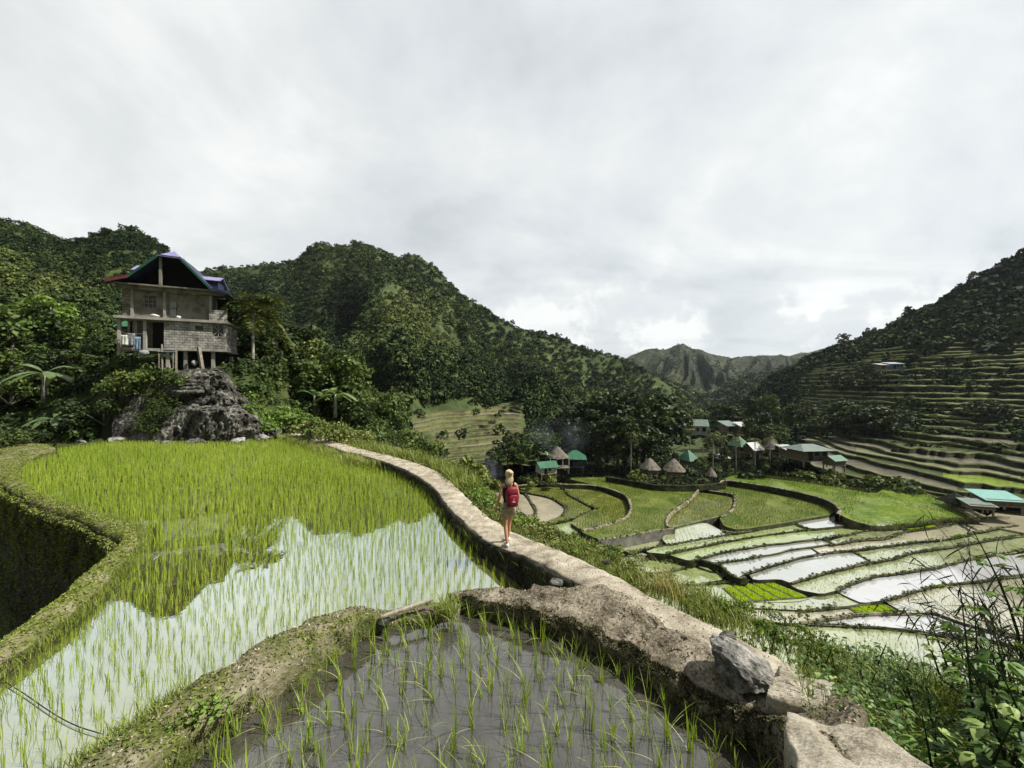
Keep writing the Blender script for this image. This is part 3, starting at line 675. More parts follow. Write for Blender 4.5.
# small terraces at the foot of the main mountain, cut into its slope
M_ft = rough_mat('ripe_terrace_grass', [(0.3, (0.075, 0.085, 0.030)), (0.6, (0.135, 0.14, 0.055)), (0.85, (0.21, 0.205, 0.10))], scale=.3, bump_scale=2.5, bump=.3, dist=.2)
M_ft2 = rough_mat('ripe_terrace_mud', [(0.3, (0.11, 0.115, 0.065)), (0.7, (0.22, 0.21, 0.13))], scale=.3, bump_scale=2.5, bump=.3, dist=.2)
def cut_terraces(name, G, p0, p1, z0, z1, dz, mats, seed):
    pxs = np.linspace(60, 730, G.shape[1]); ii = np.where((pxs > p0 - 8) & (pxs < p1 + 8))[0]; S = G[:, ii[0]:ii[-1] + 1].copy()
    n = 150; t = np.linspace(0, S.shape[1] - 1, n); f = t - np.floor(t); lo = np.floor(t).astype(int); hi = np.minimum(lo + 1, S.shape[1] - 1)
    S = S[:, lo] * (1 - f)[None, :, None] + S[:, hi] * f[None, :, None]
    for _ in range(6): S[1:-1] = .25 * S[:-2] + .5 * S[1:-1] + .25 * S[2:]
    Z = np.maximum.accumulate(S[..., 2], 0); st = [z0]
    while st[-1] < z1: st.append(st[-1] + dz * rng.uniform(.75, 1.3))
    m = len(st); w = .9 * fbm(np.stack([np.tile(np.arange(n) * .05, m), np.repeat(np.arange(m) * .5, n), np.zeros(n * m)], 1), 3, seed).reshape(m, n)
    e = smooth01(np.minimum(np.arange(n), np.arange(n - 1, -1, -1)) / 22.0); rows, kd = [], []
    for k in range(m - 1):
        zz = st[k] + w[k] * dz; c = np.zeros((n, 2))
        for j in range(n):
            zt = np.clip(zz[j], Z[0, j], Z[-1, j]); i = min(max(np.searchsorted(Z[:, j], zt), 1), len(Z) - 1); g = (zt - Z[i - 1, j]) / (Z[i, j] - Z[i - 1, j] + 1e-9)
            c[j] = S[i - 1, j, :2] * (1 - g) + S[i, j, :2] * g
        d = unit(c); q = (1 - e) * 2.2
        rows += [np.c_[c, np.full(n, st[k]) - q], np.c_[c + d * .1, st[k + 1] - .22 - q], np.c_[c + d * .25, st[k + 1] + .16 - q], np.c_[c + d * .45, st[k + 1] - q]]; kd += [0, 1, 1, 2 + (k * 5 + k // 3) % 2]
    R = np.stack(rows); mi = np.concatenate([np.full(n - 1, kd[i]) for i in range(len(R) - 1)])
    tag(np_mesh(name, R.reshape(-1, 3), grid_faces(len(R), n), mats, midx=mi), kind='structure')
cut_terraces('foot_terraces', GB[:-3], 404, 528, -17.5, -5.0, .95, [M_ft, M_rimdark, M_ft, M_ft2], 71)

# ------------------------------------------------------------------ woods on the mountains (no one could count these crowns)
def px_of(P): return P[..., 0] / P[..., 1] * F + 512, 384 - (P[..., 2] - EYE) / P[..., 1] * F
def mask_B(a):
    px, py = px_of(a)
    m = np.ones(px.shape)
    m[(px > 404) & (px < 528) & (py > 406 + 4 * np.sin(px * .12)) & (a[..., 1] < 175)] *= .03
    g = fbm(a.reshape(-1, 3) * np.array([.022, .022, .03]), 4, 88).reshape(px.shape)
    return m * np.clip(1.0 - 2.2 * np.maximum(g - .02, 0), .12, 1)
forest('mountain_forest', scatter(GB[:-2], 15500, mask=mask_B), (1.1, 2.9), 56, leaf=.27, bias=.36, seed=1, nsc=.018, contrast=.75, sink=.5)
forest('spur_forest', scatter(GB2[:-2], 900), (4, 7), 24, bias=.35, seed=2)
forest('hill_forest', scatter(GA[:-2], 7500), (.8, 2.0), 84, leaf=.21, bias=.32, seed=3, nsc=.03, contrast=.6, sink=.5)
forest('shoulder_wood', scatter(GA2[:-2], 2100), (.8, 1.7), 150, leaf=.17, bias=.60, seed=4, nsc=.07, contrast=.5)
forest('far_scrub', scatter(GD[:-2], 3600), (1.8, 4.2), 12, bias=.34, seed=5, nsc=.006, contrast=.6)
forest('foothill_wood', scatter(GD2[:-2], 1600), (4, 7.5), 20, bias=.25, seed=6, nsc=.01)
def mask_C(a):
    px, py = px_of(a)
    lim = np.interp(px, [715, 800, 850, 900, 1024, 1200], [424, 372, 352, 344, 342, 335])
    return np.where(py < lim + 9 + 6 * np.sin(px * .09), 1.0, 0.0)
forest('hilltop_forest', scatter(GCf, 6200, mask=mask_C), (1.6, 3.6), 46, bias=.24, seed=7, nsc=.03, contrast=.45)
def mask_C2(a):
    px, py = px_of(a)
    nz = fbm(a.reshape(-1, 3) * .045, 3, 77).reshape(px.shape)
    return np.where((py > 335) & (nz > -.06) & (px < 1080), nz + .1, 0) * np.where(py > 440, .10, np.where(py > 395, .6, 1)) + np.where((px < 800) & (px > 730) & (py > 385), .35, 0)
forest('terrace_scrub', scatter(GCf, 5600, mask=mask_C2), (.6, 2.0), 50, bias=.28, seed=8, nsc=.05, contrast=.6, sink=.35)

# ------------------------------------------------------------------ near paddies, dikes, footpath
def flat(name, poly, z, mat):
    n = len(poly); tri = tessellate_polygon([[Vector((p[0], p[1], 0)) for p in poly]])
    fs = []
    for t in tri:
        a, b, c = [Vector((poly[i][0], poly[i][1], 0)) for i in t]
        fs.append(tuple(t) if (b - a).cross(c - a).z > 0 else tuple(reversed(t)))
    me = bpy.data.meshes.new(name); me.from_pydata([(p[0], p[1], z) for p in poly], [], fs); me.update()
    return tag(link_mesh(name, me, mat), kind='structure')

flat('paddy_water', WATER_EDGE, 0.0, M_water_big)
POOL = POOL_R[::-1] + POOL_L
flat('pool_water', [(p[0] - .12 if i < len(POOL_R) else p[0] + 0, p[1]) if False else p for i, p in enumerate(POOL)], 1.0, M_water_pool)
flat('lower_paddy_water', [(-33, 13), (-33, 21), (-27.6, 20.2), (-25.6, 17.6), (-19.6, 14.2), (-15.7, 12.0), (-12.8, 10.7), (-11.1, 9.9), (-9.75, 9.15), (-9.25, 8.75), (-8.95, 8.1), (-8.35, 7.1), (-7.8, 6.1), (-7.5, 5.4), (-7.4, 4.9), (-12, -2), (-33, -2)], -3.5, M_water_big)

def band(name, inner, outer, ztop, zin, zout, mat, rough=.05, step=.05, kind='structure', nx=14, round_=.06, seed=0, nfreq=5.0, side_rows=7):
    """an earth bank between two lines: inner side, uneven top, outer side"""
    inner = np.asarray(inner, float)[:, :2]; outer = np.asarray(outer, float)[:, :2]
    m = len(inner); zt = np.full(m, ztop) if np.isscalar(ztop) else np.asarray(ztop, float)
    A = np.c_[inner, outer, zt]
    A = chaikin(A, 2)
    seg = np.linalg.norm(np.diff((A[:, :2] + A[:, 2:4]) / 2, axis=0), axis=1); s = np.r_[0, np.cumsum(seg)]
    n = max(4, int(s[-1] / step)); t = np.linspace(0, s[-1], n)
    A = np.stack([np.interp(t, s, A[:, k]) for k in range(5)], 1)
    I, O, Z = A[:, :2], A[:, 2:4], A[:, 4]
    rows = []
    for k in range(side_rows): rows.append(np.c_[I, zin + (Z - round_ - zin) * k / (side_rows - 1)])
    for k in range(1, nx):
        u = k / nx; q = I * (1 - u) + O * u
        rows.append(np.c_[q, Z - round_ * (abs(2 * u - 1) ** 3)])
    for k in range(side_rows): rows.append(np.c_[O, Z - round_ + (zout - Z + round_) * k / (side_rows - 1)])
    G = np.stack(rows)                                  # rows x n
    P = G.reshape(-1, 3)
    d = fbm(P * nfreq, 5, seed, gain=.6); d2 = fbm(P * nfreq * .3 + 9, 3, seed + 7)
    dirn = np.stack([fbm(P * nfreq * .8 + 40, 3, seed + 20), fbm(P * nfreq * .8 + 80, 3, seed + 30), 0 * d], 1)
    P = P + np.array([0, 0, 1]) * ((d * 1.0 + d2 * .8) * rough)[:, None] + dirn * rough * 1.6
    F_ = grid_faces(len(rows), n)[:, ::-1]
    side = (O - I).mean(0); along = (A[-1, :2] - A[0, :2])
    if along[0] * side[1] - along[1] * side[0] > 0: F_ = F_[:, ::-1]
    o = np_mesh(name, P, F_, mat, smooth=True)
    o['_ridge'] = 0; del o['_ridge']
    if kind: tag(o, kind=kind)
    return o, P.reshape(len(rows), n, 3)

bank, BK = band('earth_bank', POOL_R, BANK_OUT, BANK_Z, .85, -.3, M_bank, rough=.075, step=.03, nx=40, seed=3, nfreq=6.5)
dike, DK = band('paddy_dike', POOL_L, DIKE_OUT, DIKE_Z, .85, -.3, M_mossbank, rough=.05, step=.035, nx=20, seed=5, nfreq=4.5)
outlet, OK_ = band('outlet_sill', [(-.68, 4.82), (-.95, 4.66), (-1.3, 4.58)], [(-.70, 5.05), (-1.05, 5.0), (-1.4, 4.95)], 1.09, .85, -.3, M_bank, rough=.03, seed=8)
ldike, LD = band('mossy_dike', LEFT_IN, LEFT_OUT, [.30] * len(LEFT_IN), -.25, -3.7, M_mossbank, rough=.07, step=.08, nx=14, seed=11, nfreq=2.5, side_rows=16, round_=.12)
# footpath with the stone wall that carries it
PL = np.array(PATH_L); PR = np.array(PATH_R)
path, PT = band('footpath', PL, PR, PL[:, 2], -.2, 0.0, M_dirt, rough=.028, step=.06, nx=12, seed=17, nfreq=4, side_rows=3, round_=.03)
wall_in = PL[3:-2, :2] + np.array([-.07, -.05]); wall_out = PL[3:-2, :2] + np.array([.06, .05])
pw, _ = band('path_wall', wall_in, wall_out, PL[3:-2, 2] - .03, -.3, -.3, M_wall, rough=.035, step=.05, nx=3, seed=19, nfreq=6, side_rows=10, kind=None)
tag(pw, 'dark earth and stone wall under the footpath at the paddy edge', 'wall')
# outer stone face of the left dike, a wall of rough courses
lw_out = np.array(LEFT_OUT)[3:, :2]; lw_off = lw_out + np.array([-.10, -.12])
lw, LWP = band('retaining_wall', lw_off, lw_out + np.array([.1, .1]), .10, -3.9, -1, M_wall, rough=.10, step=.09, nx=3, seed=23, nfreq=2.2, side_rows=30, kind=None)
tag(lw, 'tall dark mossy retaining wall dropping from the curved dike to the lower paddy', 'wall')

# stepping slabs where the path comes up
def slab_mesh(poly, z0, z1, thick, seed, sub=16, amp=.012, steps=0):
    """an uneven stone slab with broken edges; poly = four corners"""
    q = np.asarray(poly, float); n = sub
    u, v = np.meshgrid(np.linspace(0, 1, n), np.linspace(0, 1, n))
    P = (q[0][None] * ((1 - u) * (1 - v)).reshape(-1, 1) + q[1][None] * (u * (1 - v)).reshape(-1, 1) + q[2][None] * (u * v).reshape(-1, 1) + q[3][None] * ((1 - u) * v).reshape(-1, 1))
    e = np.minimum(np.minimum(u, 1 - u), np.minimum(v, 1 - v)).ravel()
    z = z0 + (z1 - z0) * v.ravel()
    nz = fbm(np.c_[P, z] * 5, 4, seed)
    top = np.c_[P + 0.06 * np.stack([fbm(np.c_[P, z] * 4 + 5, 3, seed + 1), fbm(np.c_[P, z] * 4 + 25, 3, seed + 2)], 1), z + amp * nz * 2.2 - .035 * (e < .01)]
    if steps: top[:, 2] += -.012 * (np.abs(((v.ravel() * steps + .25 * nz) % 1) - .5) < .13)
    bot = top.copy(); bot[:, 2] -= thick
    Q = grid_faces(n, n); nn = n * n
    ring = list(range(n)) + [i * n + n - 1 for i in range(1, n)] + [nn - 2 - i for i in range(n - 1)] + [(n - 2 - i) * n for i in range(n - 2)]
    s = [[ring[i], ring[i] + nn, ring[(i + 1) % len(ring)] + nn, ring[(i + 1) % len(ring)]] for i in range(len(ring))]
    return np.r_[top, bot], np.r_[Q, Q[:, ::-1] + nn, np.array(s)]
SLABS = [([(2.02, 2.98), (2.36, 2.80), (2.80, 3.22), (2.50, 3.44)], 1.50, 1.40, .30, 1, 'pale ribbed stone step just behind the wide front slab', 9),
         ([(1.35, 1.55), (2.36, 1.45), (2.30, 2.36), (1.80, 2.44)], 1.90, 1.83, .42, 2, 'wide sunlit stone slab at the bottom edge beside the pool', 0)]
for q, z0, z1, th, sd, lab, st in SLABS:
    V, Q = slab_mesh(q, z0, z1, th, sd, sub=60, steps=st, amp=.032)
    tag(np_mesh('stone_slab', V, Q, M_slab, smooth=False), lab, 'stone slab')

def rock_mesh(n_sub, size, seed, rough=.28, freq=1.5, flat_bottom=True, facets=.5):
    bm = bmesh.new(); bmesh.ops.create_icosphere(bm, subdivisions=n_sub, radius=1.0)
    V = np.array([v.co[:] for v in bm.verts]); Fq = np.array([[v.index for v in f.verts] for f in bm.faces]); bm.free()
    # planar cuts give broken faces
    rr = np.random.default_rng(seed)
    for d in rand_dirs(14, rr):
        lim = rr.uniform(.62, .92); s = V @ d; V = V - np.maximum(s - lim, 0)[:, None] * d * facets * 1.6
    V = V * (1 + rough * fbm(V * freq + seed, 5, seed, gain=.55))[:, None]
    V = V * np.asarray(size)
    return V, Fq
V, Q = rock_mesh(6, (.325, .235, .19), 12, rough=.27, freq=1.6, facets=.8)
Rz = np.array(Matrix.Rotation(-.45, 3, 'Z') @ Matrix.Rotation(.42, 3, 'Y'))
V = V @ Rz.T + np.array([2.08, 3.33, 1.44])
tag(np_mesh('boulder', V, Q, M_rock, smooth=False), 'grey weathered boulder at the path side beside the stone step', 'boulder')
for (px, py, z, s, sd, lab) in [(384, 622, 1.14, .07, 3, 'small grey stone at the near end of the plank'), (727, 607 + 30, 1.3, .07, 5, 'small pale stone on the path edge by the boulder'), (556, 582, .82, .09, 6, 'flat pale stone set in the path where the dike joins it'),
                                (607, 562, .9, .06, 8, 'little stone in the grass right of the path bend')]:
    V, Q = rock_mesh(3, (s * 1.3, s, s * .7), sd); V = V + on(px, py, z)
    tag(np_mesh('stone', V, Q, M_outcrop), lab, 'stone')

# plank across the outlet
M_plank = rough_mat('grey_wood', [(0.3, (0.20, 0.17, 0.13)), (0.7, (0.46, 0.42, 0.36))], scale=4, bump_scale=30, bump=.5, stretch=(6, 1, 1))
a = on(381, 617, 1.20); b = on(433, 599, 1.24)
MB().bar(a, b, .045, .03).build('wooden_plank', M_plank, bevel=.006)
tag(bpy.data.objects['wooden_plank'], 'grey wooden plank laid over the gap in the dike', 'plank')

# thin black line across the big paddy, modelled as a tube
M_blackline = plain_mat('plain_black', (0.02, 0.02, 0.02), rough=.5, var=.2)
pts = [on(px, py, .03) for px, py in [(-40, 712), (20, 664), (75, 622), (122, 585), (160, 550), (192, 520), (216, 498)]]
MB().tube(chaikin(np.array(pts), 2), .008, 6).build('black_line', M_blackline, smooth=True)
tag(bpy.data.objects['black_line'], 'long thin black line running across the flooded rice paddy', 'hose')
pts = [on(px, py, .03) for px, py in [(5, 682), (25, 694), (50, 712), (75, 726), (102, 734)]]
o = MB().tube(chaikin(np.array(pts), 2), .006, 6).build('black_line', M_blackline, smooth=True)
tag(o, 'short curved black line in the shallow water near the mossy dike', 'hose')

# ------------------------------------------------------------------ rice in the big paddy
wp = np.array(WATER_EDGE)
sp = .215
gx_, gy_ = np.meshgrid(np.arange(-29, 1.5, sp), np.arange(2.4, 27, .15))
ang = -.06
B = np.stack([gx_.ravel() * math.cos(ang) - gy_.ravel() * math.sin(ang), gx_.ravel() * math.sin(ang) + gy_.ravel() * math.cos(ang), 0 * gx_.ravel()], 1)
B[:, :2] += rng.normal(0, 1, (len(B), 2)) * np.array([.022, .035]) + .06 * np.stack([fbm(B * .5, 2, 1), fbm(B * .5 + 7, 2, 2)], 1)
keep = in_poly(B, wp) & (dist_poly(B, wp) > .10) & (B[:, 1] > 2.6) & (rng.random(len(B)) > .03)
B = B[keep]
nb = np.clip(8 - 1 * smooth01((9 - B[:, 1]) / 4), 5, 10).astype(int)
BB = np.repeat(B, nb, 0); n = len(BB)
vig = np.repeat(1 + .18 * fbm(B * .35, 3, 5), nb)
BB = BB + np.c_[rng.normal(0, .016, (n, 2)), np.full(n, -.02)]
h = rng.uniform(.14, .29, n) * vig
V, Q, T = blades(BB, rng.uniform(0, 6.283, n), h, rng.uniform(.02, .34, n), np.full(n, .0052), segs=2, tint=np.clip(np.repeat(rng.normal(.5, .12, len(B)) + .2 * fbm(B * .25, 3, 8), nb) + rng.normal(0, .15, n), 0, 1))
tag(np_mesh('rice_plants', V, Q, M_rice, tint=T), kind='stuff')

# rice in the small pool: each clump a plant of its own
variants = []
for k in range(10):
    r2 = np.random.default_rng(100 + k); n = int(r2.integers(7, 12))
    V, Q, T = blades(np.c_[r2.normal(0, .014, (n, 2)), np.full(n, -.03)], r2.uniform(0, 6.283, n), r2.uniform(.18, .38, n), r2.uniform(.05, .75, n) * r2.uniform(.4, 1.3), r2.uniform(.0035, .0068, n), segs=5, tint=np.clip(r2.normal(.5, .22, n), 0, 1), r=r2)
    k2 = 1 if k % 3 == 0 else 0                       # a yellow bent blade now and then
    if k2:
        V2, Q2, T2 = blades(np.array([[0, 0, -.02]]), r2.uniform(0, 6.28, 1), np.array([.22]), np.array([1.4]), np.array([.0035]), segs=6, tint=np.array([.98]), r=r2)
        V, Q, T = merge([(V, Q, T), (V2, Q2, T2)])
    variants.append((V, Q, T))
pp = np.array(POOL)
sp2 = .185
gx_, gy_ = np.meshgrid(np.arange(-3, 2.4, sp2), np.arange(1.9, 5, sp2))
B = np.stack([gx_.ravel(), gy_.ravel(), np.full(gx_.size, 1.0)], 1)
B[:, 0] += .07 * (np.round(gy_.ravel() / sp2) % 2)
B[:, :2] += rng.normal(0, .042, (len(B), 2))
keep = in_poly(B, pp) & (dist_poly(B, pp) > .04) & (rng.random(len(B)) > .07)
B = B[keep]; B = B[np.abs(B[:, 0] / B[:, 1] * F) < 560]; B = B[(EYE - .55) - B[:, 2] < B[:, 1] * 1.06]
B = B[:300]
meshes = []
for i, p in enumerate(B):
    if i < len(variants):
        V, Q, T = variants[i]; o = np_mesh('rice_plant', V, Q, M_ricenear, tint=T); meshes.append(o.data)
    else:
        o = bpy.data.objects.new('rice_plant', meshes[i % len(meshes)]); COL.objects.link(o)
    o.location = p; o.rotation_euler = (0, 0, random.uniform(0, 6.28)); s = random.uniform(.75, 1.15); o.scale = (s, s, s * random.uniform(.9, 1.1))
    tag(o, 'thin clump of young green rice standing in the dark muddy front pool', 'rice plant', 'rice clumps planted in the front pool')
print('pool rice', len(B))

# ------------------------------------------------------------------ moss, litter and low plants on the banks
def surf_points(G, n, lo=0, hi=None, r=rng):
    g = G[lo:hi]; i = r.integers(0, g.shape[0] - 1, n); j = r.integers(0, g.shape[1] - 1, n); a, b = r.random((n, 1)), r.random((n, 1))
    return (g[i, j] * (1 - a) + g[i + 1, j] * a) * (1 - b) + (g[i, j + 1] * (1 - a) + g[i + 1, j + 1] * a) * b
def litter(name, P, size, mat, tint, seed):
    r2 = np.random.default_rng(seed); n = len(P)
    nr = unit(np.c_[r2.normal(0, .6, (n, 2)), np.abs(r2.normal(.8, .4, n))])
    V, Q = leaf_quads(P + np.array([0, 0, .008]), nr, r2.uniform(*size, n), r2, aspect=.45, droop=.4)
    tag(np_mesh(name, V, Q, mat, tint=np.repeat(np.clip(r2.normal(tint, .25, n), 0, 1), 4)), kind='stuff')
pts = surf_points(BK, 15000, 1, 11); litter('dark_litter', pts, (.006, .024), M_litter, .12, 36)
pts = np.concatenate([surf_points(BK, 2600, 1, 12), surf_points(BK, 3600, 12, 46)])
litter('dead_leaves', pts, (.005, .018), M_litter, .45, 31)
pts = surf_points(PT, 2600, 3, 14); litter('path_litter', pts, (.005, .020), M_litter, .5, 37)
pts = surf_points(DK, 4200, 0, 30); litter('dry_straw', pts, (.006, .024), M_litter, .5, 32)
pts = surf_points(DK, 9000, 1, None); m = fbm(pts * 2.4, 3, 91) + .35 * (pts[:, 1] < 3.4); pts = pts[m > .22]
litter('bank_moss', pts, (.008, .026), M_moss, .5, 33)
pts = surf_points(LD, 46000, 10, 40); m = fbm(pts * 1.1, 3, 92); pts = pts[m > -.4]
litter('dike_moss', pts, (.012, .045), M_moss, .66, 34)
pts = np.concatenate([surf_points(LWP, 16000, 2, 32), surf_points(LWP, 9000, 18, 32)]); litter('wall_moss', pts, (.02, .07), M_moss, .55, 35)
# grass fringe along the inner edges
def fringe(name, line, n, h, spread, z, mat, tint=(.5, .2), lean=(.1, .9), w=.005, seed=0, segs=3):
    r2 = np.random.default_rng(seed); L = resample(np.asarray(line, float), .05)
    i = r2.integers(0, len(L), n); P = L[i].copy()
    B_ = np.c_[P[:, :2] + r2.normal(0, spread, (n, 2)), (P[:, 2] if P.shape[1] > 2 else np.full(n, z)) - .02]
    dens = fbm(B_ * 1.3, 3, seed + 3); k = dens > r2.uniform(-.6, .25, n); B_ = B_[k]; n = len(B_)
    V, Q, T = blades(B_, r2.uniform(0, 6.283, n), r2.uniform(h[0], h[1], n) * (1 + .5 * dens[k]), r2.uniform(*lean, n), r2.uniform(.6, 1.3, n) * w, segs=segs, tint=np.clip(r2.normal(tint[0], tint[1], n), 0, 1), r=r2)
    return V, Q, T
pr = [fringe('g', np.c_[np.array(LEFT_IN)[5:], np.full(len(LEFT_IN) - 5, .1)], 12000, (.08, .20), .09, 0, M_grass, (.6, .12), seed=41),
      fringe('g', np.c_[np.array(DIKE_OUT)[6:], np.full(len(DIKE_OUT) - 6, 1.25)], 2600, (.06, .16), .08, 0, M_grass, (.6, .15), seed=42),
      fringe('g', np.c_[np.array(POOL_L)[6:], np.full(len(POOL_L) - 6, 1.15)], 700, (.06, .18), .06, 0, M_grass, (.5, .2), seed=43)]
V, Q, T = merge(pr); tag(np_mesh('dike_grass', V, Q, M_grass, tint=T), kind='stuff')
pr = [fringe('g', PL[3:-3] - np.array([.05, .03, .25]), 2600, (.1, .3), .05, 0, M_grass, (.35, .2), seed=44),
      fringe('g', PL[:5] - np.array([.3, .3, .15]), 3600, (.15, .35), .28, 0, M_grass, (.75, .12), w=.012, seed=45)]
V, Q, T = merge(pr); tag(np_mesh('wall_grass', V, Q, M_grass, tint=T), kind='stuff')
# grass strip right of the path
off = PR.copy(); off[:, 0] += .38; off[:, 1] += .30; off[:, 2] -= .12
off2 = PR.copy(); off2[:, 0] += .80; off2[:, 1] += .65; off2[:, 2] -= .65
pr = [fringe('g', off[6:], 17000, (.04, .15), .17, 0, M_grass, (.60, .18), w=.005, seed=46),
      fringe('g', off[1:8], 5200, (.2, .6), .30, 0, M_grass, (.6, .2), w=.014, seed=48),
      fringe('g', off2[6:], 8000, (.06, .19), .28, 0, M_grass, (.48, .2), w=.006, seed=47),
      fringe('g', off[8:] , 900, (.1, .27), .18, 0, M_grass, (.92, .08), w=.005, seed=49)]
V, Q, T = merge(pr); tag(np_mesh('path_grass', V, Q, M_grass, tint=T), kind='stuff')

off3 = PR.copy(); off3[:, 0] += .45; off3[:, 1] += .36; off3[:, 2] -= .10
q_ = resample(off3[5:], .03); r2 = np.random.default_rng(55); q_ = q_[r2.integers(0, len(q_), 620)] + r2.normal(0, .16, (620, 3)) * np.array([1, 1, .2]); q_ = q_[fbm(q_ * .9, 3, 57) > -.12]
V, Q, T = crowns(q_, r2.uniform(.04, .15, len(q_)) * np.clip(q_[:, 1] / 6, .6, 1.6), 42, leaf=.26, tint=np.clip(r2.normal(.55, .2, len(q_)), .05, .95), r=r2, lowest=-.2)
tag(np_mesh('verge_weeds', V, Q, M_leafbright, tint=T), kind='stuff')
q_ = resample(off3[4:], .03); q_ = q_[r2.integers(0, len(q_), 1300)] + r2.normal(0, .2, (1300, 3)) * np.array([1, 1, .2]) - np.array([0, 0, .03])
V, Q, T = crowns(q_, r2.uniform(.04, .14, len(q_)) * np.clip(q_[:, 1] / 6, .6, 1.8), 34, leaf=.22, tint=np.clip(r2.normal(.72, .2, len(q_)), .05, .98), r=r2, lowest=-.2)
tag(np_mesh('verge_scrub', V, Q, M_bush, tint=T), kind='stuff')

def tuft(name, loc, n, h, lean, w, mat, label, cat, spread=.06, tint=(.5, .2), seed=0, segs=5, group=None):
    r2 = np.random.default_rng(seed)
    V, Q, T = blades(np.c_[r2.normal(0, spread, (n, 2)), np.full(n, -.03)], r2.uniform(0, 6.283, n), r2.uniform(h[0], h[1], n), r2.uniform(lean[0], lean[1], n), r2.uniform(.6, 1.3, n) * w, segs=segs, tint=np.clip(r2.normal(*tint, n), 0, 1), r=r2)
    o = np_mesh(name, V, Q, mat, tint=T); o.location = loc
    return tag(o, label, cat, group)
tuft('grass_tuft', on(446, 612, 1.13), 260, (.10, .30), (.2, 1.1), .006, M_grass, 'bright green grass tuft at the far end of the plank', 'grass tuft', spread=.075, tint=(.65, .12), seed=51)
tuft('grass_tuft', on(668, 592, 1.05), 110, (.2, .5), (.15, .8), .007, M_drygrass, 'tall pale dry grass tuft right of the path above the bright seedbed', 'grass tuft', spread=.14, tint=(.6, .25), seed=52)
tuft('grass_tuft', on(705, 612, .9), 300, (.15, .4), (.2, .9), .008, M_grass, 'dense green grass tuft on the slope edge behind the boulder', 'grass tuft', spread=.16, tint=(.5, .2), seed=53)
tuft('grass_tuft', on(575, 556, .45), 160, (.2, .5), (.2, .9), .007, M_grass, 'yellowish grass tuft beside the path just past the hiker', 'grass tuft', spread=.12, tint=(.75, .15), seed=54)

# small leafy weeds
def weed(name, loc, stems, h, leaf, mat, label, cat, seed, tint=(.5, .2), per=7, spread=.10, group=None, stem_mat=None, lean=.5):
    r2 = np.random.default_rng(seed); root = empty(name, loc); tag(root, label, cat, group)
    sm = MB(); Cs, Ns, Ss, As = [], [], [], []
    for k in range(stems):
        az = r2.uniform(0, 6.283); L = h * r2.uniform(.55, 1.1); b = np.array([r2.normal(0, spread), r2.normal(0, spread), -.03])
        le = r2.uniform(.1, lean)
        pts_ = [b + np.array([math.cos(az) * le * L * t ** 1.4, math.sin(az) * le * L * t ** 1.4, L * t * (1 - .25 * le * t)]) for t in np.linspace(0, 1, 5)]
        sm.tube(pts_, [.006 * h + .002] * 4 + [.001], 4, cap=False)
        for q in range(per):
            t = .25 + .75 * (q + r2.random()) / per; i = min(int(t * 4), 3); f = t * 4 - i; p = pts_[i] * (1 - f) + pts_[min(i + 1, 4)] * f
            a2 = r2.uniform(0, 6.283); d = np.array([math.cos(a2), math.sin(a2), r2.uniform(-.1, .35)]); s = leaf * r2.uniform(.6, 1.15)
            Cs.append(p + d * s * 1.15); As.append(d); Ns.append(np.array([0, 0, 1]) + .4 * r2.normal(size=3)); Ss.append(s)
    V, Q = leaf_quads(np.array(Cs), unit(np.array(Ns)), np.array(Ss), r2, aspect=.58, droop=.3, along=np.array(As))
    np_mesh('foliage', V, Q, mat, root, tint=np.repeat(np.clip(r2.normal(*tint, len(Cs)), 0, 1), 4))
    sm.build('stem', stem_mat or M_bush, root)
    return root
weed('leafy_weed', on(205, 716, 1.30), 12, .17, .026, M_leafbright, 'bright green leafy weed on the dike face above the pool corner', 'weed', 61, (.75, .15), 9, .07)
weed('leafy_weed', on(125, 755, 1.30), 14, .12, .020, M_leafbright, 'low green weed spreading on the dike at the bottom left', 'weed', 62, (.55, .2), 8, .12)

